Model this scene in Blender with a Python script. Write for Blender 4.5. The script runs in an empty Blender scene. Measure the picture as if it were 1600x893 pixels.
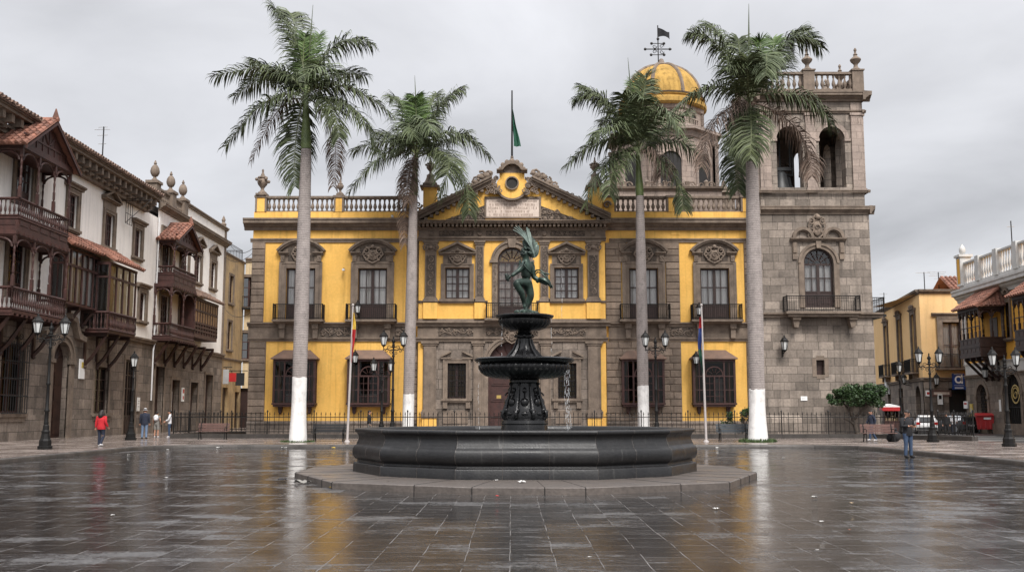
import bpy, math, random
from mathutils import Vector, Matrix, Quaternion

RND = random.Random(11)
PI = math.pi
F, CX, CY, EYE = 1600.0, 800.0, 446.5, 1.65
PITCH = math.atan(197 / 1600)
SP, CP = math.sin(PITCH), math.cos(PITCH)
SC = bpy.context.scene
COL = SC.collection


# ---------------------------------------------------------------- surveying: photograph pixel -> place on a known plane
def ray(px, py):
    u, v = (px - CX) / F, (CY - py) / F
    return Vector((u, CP - v * SP, SP + v * CP))


EYEV = Vector((0, 0, EYE))


def on_y(px, py, Y):
    d = ray(px, py)
    return EYEV + d * (Y / d.y)


def on_z(px, py, Z=0.0):
    d = ray(px, py)
    return EYEV + d * ((Z - EYE) / d.z)


class Frame:
    """a facade plane: local x runs along the wall, local -y points out of it"""
    def __init__(s, x, y, rot):
        s.o = Vector((x, y, 0)); s.rot = rot
        s.M = Matrix.Translation(s.o) @ Matrix.Rotation(rot, 4, 'Z')
        s.I = s.M.inverted()

    def hit(s, px, py, out=0.0):
        o = s.I @ EYEV
        d = s.I.to_3x3() @ ray(px, py)
        p = o + d * ((-out - o.y) / d.y)
        return p.x, p.z

    def x(s, px, py, out=0.0): return s.hit(px, py, out)[0]
    def z(s, px, py, out=0.0): return s.hit(px, py, out)[1]


# ---------------------------------------------------------------- materials
def nodes_of(name):
    m = bpy.data.materials.new(name); m.use_nodes = True
    nt = m.node_tree
    return m, nt, nt.nodes['Principled BSDF']


def mat(name, c1, c2=None, scale=1.5, rough=0.8, bump=0.0, bscale=25.0, brick=None, streak=None, island=0.0,
        metallic=0.0, spec=0.4, fine=0.25, rvar=0.0, dist=0.02, rings=None, grime=None, lime=None):
    m, nt, bs = nodes_of(name)
    N, L = nt.nodes.new, nt.links.new
    c2 = c2 or tuple(c * 0.75 for c in c1)
    tc = N('ShaderNodeTexCoord')
    nz = N('ShaderNodeTexNoise'); nz.inputs['Scale'].default_value = scale; nz.inputs['Detail'].default_value = 8
    nz.inputs['Roughness'].default_value = 0.62
    L(tc.outputs['Object'], nz.inputs['Vector'])
    rp = N('ShaderNodeMapRange'); rp.inputs['From Min'].default_value = 0.3; rp.inputs['From Max'].default_value = 0.7
    L(nz.outputs['Fac'], rp.inputs['Value'])
    mx = N('ShaderNodeMix'); mx.data_type = 'RGBA'
    mx.inputs['A'].default_value = (*c1, 1); mx.inputs['B'].default_value = (*c2, 1)
    L(rp.outputs['Result'], mx.inputs['Factor'])
    col = mx.outputs['Result']
    height = None

    def mult(col, fac_socket, lo, hi, fmin=0.0, fmax=1.0):
        r = N('ShaderNodeMapRange'); r.inputs['From Min'].default_value = fmin; r.inputs['From Max'].default_value = fmax
        r.inputs['To Min'].default_value = lo; r.inputs['To Max'].default_value = hi
        L(fac_socket, r.inputs['Value'])
        v = N('ShaderNodeVectorMath'); v.operation = 'SCALE'
        L(col, v.inputs[0]); L(r.outputs['Result'], v.inputs['Scale'])
        return v.outputs['Vector']

    if fine:
        n2 = N('ShaderNodeTexNoise'); n2.inputs['Scale'].default_value = scale * 14; n2.inputs['Detail'].default_value = 5
        L(tc.outputs['Object'], n2.inputs['Vector'])
        col = mult(col, n2.outputs['Fac'], 1 - fine, 1 + fine, 0.25, 0.75)
    if streak:                        # vertical rain stains, as grown on the wall
        mp = N('ShaderNodeMapping'); mp.inputs['Scale'].default_value = (2.2, 2.2, 0.16)
        L(tc.outputs['Object'], mp.inputs['Vector'])
        n3 = N('ShaderNodeTexNoise'); n3.inputs['Scale'].default_value = 1.6; n3.inputs['Detail'].default_value = 7
        L(mp.outputs['Vector'], n3.inputs['Vector'])
        col = mult(col, n3.outputs['Fac'], 1.0, 1 - streak, 0.5, 0.78)
    if grime:                         # large old blotches
        n4 = N('ShaderNodeTexNoise'); n4.inputs['Scale'].default_value = grime[0]; n4.inputs['Detail'].default_value = 9
        n4.inputs['Roughness'].default_value = 0.7
        L(tc.outputs['Object'], n4.inputs['Vector'])
        col = mult(col, n4.outputs['Fac'], 1.0, 1 - grime[1], 0.5, 0.72)
    if lime:                          # pale lime runs left by dripping water
        mp = N('ShaderNodeMapping'); mp.inputs['Scale'].default_value = (7, 7, .5); L(tc.outputs['Object'], mp.inputs['Vector'])
        n6 = N('ShaderNodeTexNoise'); n6.inputs['Scale'].default_value = 1.3; n6.inputs['Detail'].default_value = 6; L(mp.outputs['Vector'], n6.inputs['Vector'])
        r6 = N('ShaderNodeMapRange'); r6.inputs['From Min'].default_value = .64; r6.inputs['From Max'].default_value = .80; r6.inputs['To Max'].default_value = lime; L(n6.outputs['Fac'], r6.inputs['Value'])
        m6 = N('ShaderNodeMix'); m6.data_type = 'RGBA'; m6.inputs['B'].default_value = (.30, .29, .27, 1); L(r6.outputs['Result'], m6.inputs['Factor']); L(col, m6.inputs['A']); col = m6.outputs['Result']
    if brick:
        w, h, mo, mc, b1, b2 = brick
        sx = N('ShaderNodeSeparateXYZ'); L(tc.outputs['Object'], sx.inputs[0])
        ad = N('ShaderNodeMath'); ad.operation = 'ADD'; L(sx.outputs['X'], ad.inputs[0]); L(sx.outputs['Y'], ad.inputs[1])
        cb = N('ShaderNodeCombineXYZ'); L(ad.outputs[0], cb.inputs['X']); L(sx.outputs['Z'], cb.inputs['Y'])
        nb = N('ShaderNodeTexNoise'); nb.inputs['Scale'].default_value = 3.0
        L(tc.outputs['Object'], nb.inputs['Vector'])
        vm = N('ShaderNodeVectorMath'); vm.operation = 'MULTIPLY_ADD'
        L(nb.outputs['Color'], vm.inputs[0]); vm.inputs[1].default_value = (.03, .03, 0); L(cb.outputs[0], vm.inputs[2])
        br = N('ShaderNodeTexBrick'); L(vm.outputs[0], br.inputs['Vector'])
        br.inputs['Scale'].default_value = 1; br.inputs['Brick Width'].default_value = w
        br.inputs['Row Height'].default_value = h; br.inputs['Mortar Size'].default_value = mo
        br.inputs['Mortar Smooth'].default_value = 0.3
        br.offset_frequency = 2; br.offset = 0.43; br.squash = 0.75; br.squash_frequency = 3
        br.inputs['Color1'].default_value = (b1, b1, b1, 1); br.inputs['Color2'].default_value = (b2, b2, b2, 1)
        br.inputs['Mortar'].default_value = (mc, mc, mc, 1)
        mm = N('ShaderNodeMix'); mm.data_type = 'RGBA'; mm.blend_type = 'MULTIPLY'; mm.inputs['Factor'].default_value = 1
        L(col, mm.inputs['A']); L(br.outputs['Color'], mm.inputs['B']); col = mm.outputs['Result']
        inv = N('ShaderNodeMath'); inv.operation = 'SUBTRACT'; inv.inputs[0].default_value = 1; L(br.outputs['Fac'], inv.inputs[1])
        height = inv.outputs[0]
    if rings:
        wv = N('ShaderNodeTexWave'); wv.wave_type = 'BANDS'; wv.bands_direction = 'Z'
        wv.inputs['Scale'].default_value = rings; wv.inputs['Distortion'].default_value = 2.5
        wv.inputs['Detail'].default_value = 3; wv.inputs['Detail Scale'].default_value = 1.2
        L(tc.outputs['Object'], wv.inputs['Vector'])
        col = mult(col, wv.outputs['Fac'], 0.80, 1.03, 0.0, 0.3); height = wv.outputs['Fac']
    if island:
        g = N('ShaderNodeNewGeometry')
        col = mult(col, g.outputs['Random Per Island'], 1 - island, 1 + island)
    L(col, bs.inputs['Base Color'])
    bs.inputs['Roughness'].default_value = rough; bs.inputs['Metallic'].default_value = metallic
    bs.inputs['Specular IOR Level'].default_value = spec
    if rvar:
        rr = N('ShaderNodeMapRange'); rr.inputs['From Min'].default_value = .3; rr.inputs['From Max'].default_value = .7
        rr.inputs['To Min'].default_value = max(0.02, rough - rvar); rr.inputs['To Max'].default_value = min(1, rough + rvar)
        L(nz.outputs['Fac'], rr.inputs['Value']); L(rr.outputs['Result'], bs.inputs['Roughness'])
    if bump:
        n5 = N('ShaderNodeTexNoise'); n5.inputs['Scale'].default_value = bscale; n5.inputs['Detail'].default_value = 6
        L(tc.outputs['Object'], n5.inputs['Vector'])
        hh = n5.outputs['Fac']
        if height is not None:
            ma = N('ShaderNodeMath'); ma.operation = 'MULTIPLY_ADD'
            L(height, ma.inputs[0]); ma.inputs[1].default_value = 1.2; L(hh, ma.inputs[2]); hh = ma.outputs[0]
        bp = N('ShaderNodeBump'); bp.inputs['Strength'].default_value = bump; bp.inputs['Distance'].default_value = dist
        L(hh, bp.inputs['Height']); L(bp.outputs['Normal'], bs.inputs['Normal'])
    return m


def glass_mat(name, tint, fac=0.14, rough=0.03):
    m, nt, bs = nodes_of(name)
    N, L = nt.nodes.new, nt.links.new
    nt.nodes.remove(bs)
    out = nt.nodes['Material Output']
    tr = N('ShaderNodeBsdfTransparent'); tr.inputs[0].default_value = (*tint, 1)
    gl = N('ShaderNodeBsdfGlossy'); gl.inputs['Roughness'].default_value = rough
    tc = N('ShaderNodeTexCoord'); nz = N('ShaderNodeTexNoise'); nz.inputs['Scale'].default_value = 1.4
    L(tc.outputs['Object'], nz.inputs['Vector'])
    bp = N('ShaderNodeBump'); bp.inputs['Strength'].default_value = .12; bp.inputs['Distance'].default_value = .05
    L(nz.outputs['Fac'], bp.inputs['Height']); L(bp.outputs['Normal'], gl.inputs['Normal'])
    lw = N('ShaderNodeLayerWeight'); lw.inputs['Blend'].default_value = 0.25
    ad = N('ShaderNodeMath'); ad.operation = 'ADD'; ad.use_clamp = True; ad.inputs[1].default_value = fac
    L(lw.outputs['Fresnel'], ad.inputs[0])
    mx = N('ShaderNodeMixShader'); L(ad.outputs[0], mx.inputs['Fac']); L(tr.outputs[0], mx.inputs[1]); L(gl.outputs[0], mx.inputs[2])
    L(mx.outputs[0], out.inputs['Surface'])
    return m


def paving_mat(name, colA, colB, slab, row, mortar, along_y=True, wet=(0.05, 0.3), spec=0.5, bump=.3, joint=(.1, .09, .085), drysc=.12):
    """wet stone slabs: staggered joints, patches of standing water with low roughness"""
    m, nt, bs = nodes_of(name)
    N, L = nt.nodes.new, nt.links.new
    tc = N('ShaderNodeTexCoord')
    sx = N('ShaderNodeSeparateXYZ'); L(tc.outputs['Object'], sx.inputs[0])
    cb = N('ShaderNodeCombineXYZ')
    L(sx.outputs['Y' if along_y else 'X'], cb.inputs['X']); L(sx.outputs['X' if along_y else 'Y'], cb.inputs['Y'])
    nw = N('ShaderNodeTexNoise'); nw.inputs['Scale'].default_value = 1.1; nw.inputs['Detail'].default_value = 4
    L(tc.outputs['Object'], nw.inputs['Vector'])
    vm = N('ShaderNodeVectorMath'); vm.operation = 'MULTIPLY_ADD'
    L(nw.outputs['Color'], vm.inputs[0]); vm.inputs[1].default_value = (.09, .05, 0); L(cb.outputs[0], vm.inputs[2])
    br = N('ShaderNodeTexBrick'); L(vm.outputs[0], br.inputs['Vector'])
    br.inputs['Scale'].default_value = 1; br.inputs['Brick Width'].default_value = slab
    br.inputs['Row Height'].default_value = row; br.inputs['Mortar Size'].default_value = mortar
    br.inputs['Mortar Smooth'].default_value = .2; br.offset = .5; br.squash = .8; br.squash_frequency = 3
    br.inputs['Color1'].default_value = (0, 0, 0, 1); br.inputs['Color2'].default_value = (1, 1, 1, 1)
    br.inputs['Mortar'].default_value = (.5, .5, .5, 1)
    n1 = N('ShaderNodeTexNoise'); n1.inputs['Scale'].default_value = .55; n1.inputs['Detail'].default_value = 10; n1.inputs['Roughness'].default_value = .68
    ms = N('ShaderNodeMapping'); ms.inputs['Scale'].default_value = (.6, 1.5, 1); L(tc.outputs['Object'], ms.inputs['Vector']); L(ms.outputs['Vector'], n1.inputs['Vector'])
    n2 = N('ShaderNodeTexNoise'); n2.inputs['Scale'].default_value = 7; n2.inputs['Detail'].default_value = 9; n2.inputs['Roughness'].default_value = .7
    L(tc.outputs['Object'], n2.inputs['Vector'])
    # base colour
    mx = N('ShaderNodeMix'); mx.data_type = 'RGBA'; mx.inputs['A'].default_value = (*colA, 1); mx.inputs['B'].default_value = (*colB, 1)
    av = N('ShaderNodeMath'); av.operation = 'MULTIPLY_ADD'
    L(br.outputs['Color'], av.inputs[0]); av.inputs[1].default_value = .55
    n2r = N('ShaderNodeMapRange'); n2r.inputs['From Min'].default_value = .35; n2r.inputs['From Max'].default_value = .7; n2r.inputs['To Max'].default_value = .5
    L(n2.outputs['Fac'], n2r.inputs['Value']); L(n2r.outputs['Result'], av.inputs[2])
    pd = N('ShaderNodeMapRange'); pd.inputs['From Min'].default_value = .45; pd.inputs['From Max'].default_value = .62; pd.inputs['To Min'].default_value = .25; pd.inputs['To Max'].default_value = 1.25
    L(n1.outputs['Fac'], pd.inputs['Value'])
    pm = N('ShaderNodeMath'); pm.operation = 'MULTIPLY'; pm.use_clamp = True; L(av.outputs[0], pm.inputs[0]); L(pd.outputs['Result'], pm.inputs[1])
    L(pm.outputs[0], mx.inputs['Factor'])
    mj = N('ShaderNodeMix'); mj.data_type = 'RGBA'; mj.inputs['B'].default_value = (*joint, 1)
    jf = N('ShaderNodeMath'); jf.operation = 'MULTIPLY'
    jn = N('ShaderNodeMapRange'); jn.inputs['From Min'].default_value = .36; jn.inputs['From Max'].default_value = .66
    n3 = N('ShaderNodeTexNoise'); n3.inputs['Scale'].default_value = 1.7; n3.inputs['Detail'].default_value = 3
    L(tc.outputs['Object'], n3.inputs['Vector']); L(n3.outputs['Fac'], jn.inputs['Value'])
    L(br.outputs['Fac'], jf.inputs[0]); L(jn.outputs['Result'], jf.inputs[1])
    L(jf.outputs[0], mj.inputs['Factor']); L(mx.outputs['Result'], mj.inputs['A'])
    # thin pale broken streaks: dry slab edges plus sky glints put into the colour
    mk = N('ShaderNodeMapping'); mk.inputs['Scale'].default_value = (1.3, 8, 1); L(tc.outputs['Object'], mk.inputs['Vector'])
    nk = N('ShaderNodeTexNoise'); nk.inputs['Scale'].default_value = 1.25; nk.inputs['Detail'].default_value = 7; nk.inputs['Roughness'].default_value = .66; L(mk.outputs['Vector'], nk.inputs['Vector'])
    kr = N('ShaderNodeMapRange'); kr.inputs['From Min'].default_value = .56; kr.inputs['From Max'].default_value = .70; kr.inputs['To Max'].default_value = .75; L(nk.outputs['Fac'], kr.inputs['Value'])
    mj2 = N('ShaderNodeMix'); mj2.data_type = 'RGBA'; mj2.inputs['B'].default_value = (*[c * 1.9 for c in colB], 1); L(kr.outputs['Result'], mj2.inputs['Factor']); L(mj.outputs['Result'], mj2.inputs['A'])
    ng = N('ShaderNodeTexNoise'); ng.inputs['Scale'].default_value = 22; ng.inputs['Detail'].default_value = 4; ng.inputs['Roughness'].default_value = .7; L(tc.outputs['Object'], ng.inputs['Vector'])  # fine light and dark specks: wet sparkle put into the slab colour
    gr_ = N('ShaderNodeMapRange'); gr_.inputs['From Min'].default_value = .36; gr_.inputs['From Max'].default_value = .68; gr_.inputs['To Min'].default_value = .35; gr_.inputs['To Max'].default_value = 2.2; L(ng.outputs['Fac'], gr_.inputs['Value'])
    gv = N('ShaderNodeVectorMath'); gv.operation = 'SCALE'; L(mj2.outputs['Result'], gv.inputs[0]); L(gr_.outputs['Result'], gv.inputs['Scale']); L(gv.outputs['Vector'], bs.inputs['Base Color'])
    # wetness: large puddle film x slab-to-slab polish x fine grain
    st = N('ShaderNodeMath'); st.operation = 'MULTIPLY_ADD'; L(br.outputs['Color'], st.inputs[0]); st.inputs[1].default_value = drysc
    L(n1.outputs['Fac'], st.inputs[2])
    st2 = N('ShaderNodeMath'); st2.operation = 'MULTIPLY_ADD'; L(n2.outputs['Fac'], st2.inputs[0]); st2.inputs[1].default_value = .3
    L(st.outputs[0], st2.inputs[2])
    rr = N('ShaderNodeMapRange'); rr.inputs['From Min'].default_value = .71; rr.inputs['From Max'].default_value = .86
    rr.inputs['To Min'].default_value = wet[0]; rr.inputs['To Max'].default_value = wet[1]
    L(st2.outputs[0], rr.inputs['Value'])
    rj = N('ShaderNodeMix'); rj.data_type = 'FLOAT'; rj.inputs['B'].default_value = .6
    L(jf.outputs[0], rj.inputs['Factor']); L(rr.outputs['Result'], rj.inputs['A'])
    rk = N('ShaderNodeMix'); rk.data_type = 'FLOAT'; rk.inputs['B'].default_value = .5; L(kr.outputs['Result'], rk.inputs['Factor']); L(rj.outputs['Result'], rk.inputs['A']); L(rk.outputs['Result'], bs.inputs['Roughness'])
    bs.inputs['Specular IOR Level'].default_value = spec
    # relief: joints, worn slab faces (long gentle waves), grain
    hs = N('ShaderNodeMath'); hs.operation = 'MULTIPLY_ADD'; L(br.outputs['Fac'], hs.inputs[0]); hs.inputs[1].default_value = -.8
    hm = N('ShaderNodeMath'); hm.operation = 'MULTIPLY'; hm.inputs[1].default_value = .5; L(n2.outputs['Fac'], hm.inputs[0])
    L(hm.outputs[0], hs.inputs[2])
    hb = N('ShaderNodeMath'); hb.operation = 'MULTIPLY_ADD'; L(br.outputs['Color'], hb.inputs[0]); hb.inputs[1].default_value = .25; L(hs.outputs[0], hb.inputs[2])
    bp = N('ShaderNodeBump'); bp.inputs['Strength'].default_value = bump; bp.inputs['Distance'].default_value = .02
    # every slab has settled at its own slight tilt
    wn = N('ShaderNodeTexWhiteNoise'); wn.noise_dimensions = '1D'; L(br.outputs['Color'], wn.inputs['W'])
    tv = N('ShaderNodeVectorMath'); tv.operation = 'MULTIPLY_ADD'; L(wn.outputs['Color'], tv.inputs[0]); tv.inputs[1].default_value = (.02, .034, 0); tv.inputs[2].default_value = (-.01, -.017, 0)
    ge = N('ShaderNodeNewGeometry'); ta = N('ShaderNodeVectorMath'); L(tv.outputs[0], ta.inputs[0]); L(ge.outputs['Normal'], ta.inputs[1])
    tn = N('ShaderNodeVectorMath'); tn.operation = 'NORMALIZE'; L(ta.outputs[0], tn.inputs[0]); L(tn.outputs[0], bp.inputs['Normal'])
    L(hb.outputs[0], bp.inputs['Height']); L(bp.outputs['Normal'], bs.inputs['Normal'])
    return m


M = {}
M['yellow'] = mat('yellow_plaster', (.81, .49, .135), (.74, .42, .10), scale=.5, rough=.9, bump=.15, bscale=9, streak=.32, fine=.07, grime=(.7, .2), spec=.2)
M['dome'] = mat('dome_ochre', (.47, .29, .085), (.33, .205, .065), scale=1.2, rough=.95, bump=.2, bscale=12, streak=.45, fine=.15, grime=(1.2, .3), spec=.1)
M['yellow_far'] = mat('pale_yellow_plaster', (.76, .51, .25), (.70, .45, .20), scale=.5, rough=.85, bump=.1, bscale=9, streak=.2, fine=.05)
M['orange'] = mat('orange_plaster', (.66, .35, .055), (.58, .29, .04), scale=.5, rough=.85, bump=.1, bscale=9, streak=.22, fine=.06)
M['white'] = mat('white_plaster', (.84, .81, .775), (.78, .745, .70), scale=.5, rough=.88, bump=.1, bscale=8, streak=.2, fine=.04, grime=(.6, .12))
M['paint'] = mat('white_paint', (.56, .55, .535), (.44, .43, .41), scale=1.2, rough=.6, streak=.15, fine=.05)
M['ochre'] = mat('ochre_plaster', (.42, .29, .14), (.24, .18, .115), scale=.6, rough=.9, bump=.25, bscale=6, streak=.45, fine=.12, grime=(.7, .45))
M['cream'] = mat('cream_plaster', (.58, .46, .29), (.46, .36, .22), scale=.6, rough=.9, bump=.2, bscale=6, streak=.4, fine=.1)
M['stone'] = mat('brown_stone', (.235, .178, .132), (.115, .088, .068), scale=1.3, rough=.88, bump=.5, bscale=14, streak=.38, fine=.22, grime=(1.1, .3))
M['block'] = mat('brown_stone_blocks', (.27, .205, .155), (.13, .10, .078), scale=1.1, rough=.88, bump=.5, bscale=14, streak=.3, fine=.22, island=.22)
M['carved'] = mat('carved_stone', (.26, .20, .155), (.10, .078, .062), scale=4, rough=.9, bump=.7, bscale=16, streak=.3, fine=.3)
M['recess_shade'] = mat('recess_shaded_stone', (.105, .082, .065), (.042, .034, .029), scale=5, rough=.95, bump=.6, bscale=16, fine=.3)  # dark backing behind carving: grime and recess shade put into the colour
M['ashlar'] = mat('tower_ashlar', (.30, .25, .207), (.18, .150, .127), scale=.55, rough=.9, bump=.55, bscale=9, streak=.42, fine=.2,
                  brick=(.95, .50, .016, .38, .64, 1.24), grime=(.35, .4))
M['church'] = mat('church_stone', (.36, .285, .24), (.25, .20, .17), scale=.6, rough=.9, bump=.4, bscale=8, streak=.35, fine=.15, brick=(.8, .45, .018, .6, .85, 1.1))
M['plinth'] = mat('grey_ashlar', (.25, .203, .167), (.135, .110, .091), scale=.6, rough=.88, bump=.5, bscale=9, streak=.4, fine=.22,
                  brick=(1.25, .62, .018, .35, .65, 1.2), grime=(.5, .4))
M['trim'] = mat('grey_stone_trim', (.225, .174, .134), (.115, .089, .070), scale=2, rough=.88, bump=.4, bscale=14, streak=.35, fine=.2)
M['wood'] = mat('dark_wood', (.048, .022, .016), (.022, .011, .009), scale=2.5, rough=.55, bump=.2, bscale=18, streak=.3, fine=.3, island=.15)
M['redwood'] = mat('red_brown_wood', (.066, .025, .020), (.030, .013, .011), scale=2.5, rough=.6, bump=.2, bscale=18, streak=.3, fine=.3, island=.12)
M['tanwood'] = mat('tan_wood_panel', (.27, .16, .07), (.15, .085, .04), scale=2.5, rough=.6, streak=.3, fine=.2)
M['frame'] = mat('window_wood', (.036, .018, .015), (.020, .011, .009), scale=3, rough=.5, fine=.2)
M['iron'] = mat('black_iron', (.010, .0095, .0095), (.018, .016, .015), scale=4, rough=.5, fine=.3, spec=.25)
M['lampiron'] = mat('lamp_iron', (.009, .0088, .0088), (.016, .015, .0145), scale=4, rough=.5, bump=.15, bscale=30, spec=.14)
M['tile'] = mat('clay_roof_tile', (.27, .115, .075), (.155, .080, .060), scale=2, rough=.85, fine=.25, island=.32, grime=(1.2, .3))
M['oldtile'] = mat('weathered_clay_tile', (.20, .125, .092), (.125, .088, .07), scale=2, rough=.88, fine=.25, island=.3)
M['curtain'] = mat('white_curtain', (.80, .77, .73), (.72, .69, .66), scale=3, rough=.9, fine=.05)
M['pane'] = glass_mat('window_glass', (.84, .85, .86), .06)
M['darkpane'] = glass_mat('dark_window_glass', (.22, .22, .22), .0)
M['lampglass'] = mat('milky_lantern_glass', (.60, .61, .60), (.46, .47, .46), scale=5, rough=.25, fine=.08)
M['dark'] = mat('dark_opening', (.012, .011, .011), (.018, .016, .015), scale=3, rough=.7, fine=.1)
M['black_stone'] = mat('black_basin_stone', (.011, .011, .012), (.020, .0195, .0195), scale=1.3, rough=.40, rvar=.14, bump=.2, bscale=26, fine=.35, spec=.34, streak=.25, lime=.22)
M['black_iron'] = mat('black_cast_iron', (.005, .005, .0055), (.011, .011, .0115), scale=2.5, rough=.24, rvar=.1, bump=.25, bscale=22, fine=.3, spec=.32, lime=.10)
M['bronze'] = mat('green_bronze', (.038, .068, .052), (.007, .010, .009), scale=6, rough=.42, rvar=.12, bump=.35, bscale=14, fine=.35, spec=.4, metallic=.3, streak=.6)
M['feather'] = mat('pale_bronze', (.21, .26, .23), (.07, .10, .085), scale=6, rough=.5, fine=.3, metallic=.2)
M['trunk'] = mat('palm_bark', (.33, .288, .268), (.25, .218, .204), scale=1.4, rough=.9, bump=.4, bscale=10, fine=.22, rings=2.6, dist=.014, grime=(2.6, .38), streak=.2)
M['whitewash'] = mat('whitewashed_bark', (.78, .765, .74), (.66, .64, .615), scale=1.5, rough=.85, bump=.35, bscale=8, fine=.06, streak=.2, grime=(2.2, .3))
M['shaft'] = mat('palm_crownshaft', (.13, .17, .062), (.085, .115, .045), scale=2, rough=.5, fine=.15, streak=.2)
M['leaf'] = mat('palm_leaf', (.100, .118, .052), (.048, .064, .031), scale=.8, rough=.5, fine=.2, island=.45, spec=.28)
M['greyleaf'] = mat('grey_palm_leaf', (.125, .150, .075), (.07, .092, .046), scale=.8, rough=.55, fine=.2, island=.35, spec=.28)
M['youngleaf'] = mat('young_palm_leaf', (.095, .15, .035), (.055, .095, .025), scale=1, rough=.45, fine=.2, island=.3)
M['deadleaf'] = mat('dead_palm_leaf', (.21, .150, .115), (.12, .085, .068), scale=1, rough=.85, fine=.2, island=.4)
M['rachis'] = mat('palm_rib', (.15, .17, .075), (.10, .11, .055), scale=2, rough=.6)
M['bark'] = mat('tree_bark', (.085, .065, .05), (.05, .04, .032), scale=3, rough=.9, bump=.5, bscale=20)
M['bush'] = mat('round_tree_leaf', (.036, .068, .020), (.018, .040, .012), scale=1.2, rough=.5, fine=.2, island=.5)
M['grass'] = mat('grass_blade', (.060, .095, .028), (.035, .06, .018), scale=2, rough=.7, island=.4)
M['red'] = mat('red_plastic', (.42, .022, .022), (.34, .018, .02), scale=2, rough=.45, fine=.1)
M['rubber'] = mat('black_rubber', (.02, .02, .02), (.03, .03, .03), scale=4, rough=.75)
M['carwhite'] = mat('white_car_paint', (.72, .72, .72), (.68, .68, .68), scale=1, rough=.2, fine=.02, spec=.6)
M['cardark'] = mat('dark_car_paint', (.03, .032, .036), (.025, .027, .03), scale=1, rough=.2, fine=.02, spec=.6)
M['chrome'] = mat('bright_metal', (.5, .5, .5), (.42, .42, .42), scale=2, rough=.3, metallic=1, fine=.05)
M['taillight'] = mat('tail_light', (.35, .015, .012), (.3, .012, .01), scale=2, rough=.2, fine=.02)
M['blue'] = mat('blue_sign', (.018, .06, .24), (.015, .05, .2), scale=1, rough=.4, fine=.04)
M['signwhite'] = mat('white_sign', (.78, .78, .77), (.72, .72, .71), scale=1, rough=.5, fine=.03)
M['greyinfo'] = mat('grey_sign', (.4, .4, .4), (.33, .33, .33), scale=1, rough=.6, fine=.1)
M['goldsign'] = mat('yellow_sign', (.55, .42, .10), (.45, .33, .08), scale=1, rough=.6)
M['marble'] = mat('inscribed_marble', (.66, .55, .47), (.50, .41, .35), scale=3, rough=.7, fine=.12, streak=.3)
M['ink'] = mat('inscription_ink', (.26, .19, .15), (.34, .26, .21), scale=8, rough=.8)
M['skin'] = mat('skin', (.46, .25, .17), (.40, .21, .14), scale=4, rough=.55, fine=.05)
M['hair'] = mat('dark_hair', (.012, .010, .009), (.022, .017, .014), scale=8, rough=.6)
M['denim'] = mat('blue_denim', (.026, .043, .085), (.05, .078, .13), scale=5, rough=.9, fine=.2)
M['denim_pale'] = mat('pale_denim', (.16, .22, .32), (.11, .16, .25), scale=5, rough=.9, fine=.15)
M['navy'] = mat('navy_cloth', (.016, .020, .036), (.022, .027, .045), scale=5, rough=.9)
M['blackcloth'] = mat('black_cloth', (.012, .012, .014), (.020, .020, .022), scale=5, rough=.9)
M['redcloth'] = mat('red_cloth', (.46, .018, .025), (.36, .013, .02), scale=5, rough=.85, fine=.15)
M['greycloth'] = mat('grey_cloth', (.22, .21, .19), (.17, .16, .15), scale=5, rough=.9)
M['whitecloth'] = mat('white_cloth', (.66, .65, .66), (.56, .55, .57), scale=5, rough=.9)
M['tancloth'] = mat('tan_cloth', (.40, .30, .19), (.33, .25, .16), scale=5, rough=.9)
M['flagred'] = mat('flag_red', (.45, .02, .025), (.38, .018, .02), scale=2, rough=.8)
M['flagyellow'] = mat('flag_yellow', (.62, .42, .06), (.55, .36, .05), scale=2, rough=.8)
M['flaggreen'] = mat('flag_green', (.02, .095, .055), (.015, .07, .045), scale=2, rough=.8)
M['flagblue'] = mat('flag_blue', (.03, .055, .20), (.025, .045, .16), scale=2, rough=.8)
M['pole'] = mat('pale_pole_paint', (.42, .38, .36), (.33, .30, .29), scale=2, rough=.5, fine=.1)
M['benchwood'] = mat('brown_bench_slat', (.135, .075, .062), (.095, .055, .048), scale=3, rough=.5, fine=.2, island=.15)
M['benchblack'] = mat('black_bench_slat', (.022, .022, .023), (.03, .03, .031), scale=3, rough=.4, fine=.2)
M['benchgrey'] = mat('grey_bench_slat', (.065, .075, .085), (.05, .058, .065), scale=3, rough=.45, fine=.2)
M['paper'] = mat('white_litter', (.52, .51, .49), (.42, .41, .39), scale=8, rough=.8)
M['brass'] = mat('brass_plate', (.5, .36, .12), (.4, .28, .09), scale=3, rough=.4, metallic=.6)
M['camwhite'] = mat('white_housing', (.65, .65, .66), (.6, .6, .6), scale=3, rough=.4)
M['bellbronze'] = mat('bell_bronze', (.035, .038, .040), (.05, .05, .05), scale=3, rough=.5, metallic=.4)
M['kerb'] = mat('kerb_stone', (.070, .060, .053), (.040, .035, .031), scale=1.2, rough=.5, rvar=.2, bump=.4, bscale=16, fine=.3, brick=(.95, 5, .012, .45, .8, 1.15))
M['rim'] = mat('platform_stone', (.125, .105, .092), (.062, .052, .046), scale=1.0, rough=.45, rvar=.2, bump=.4, bscale=16, fine=.25)
M['asphalt'] = mat('wet_asphalt', (.055, .053, .051), (.040, .038, .037), scale=.5, rough=.38, rvar=.16, bump=.3, bscale=60, fine=.25)
M['roadpaint'] = mat('road_paint', (.55, .55, .53), (.4, .4, .39), scale=2, rough=.6, fine=.2)
M['gravelroof'] = mat('flat_roof', (.25, .22, .2), (.18, .16, .15), scale=1, rough=.9)
M['plaza'] = paving_mat('wet_plaza_slabs', (.008, .0078, .0079), (.068, .0645, .0635), .56, .507, .0065, True, (.02, .40), .62, .5, (.125, .116, .11))
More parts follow.
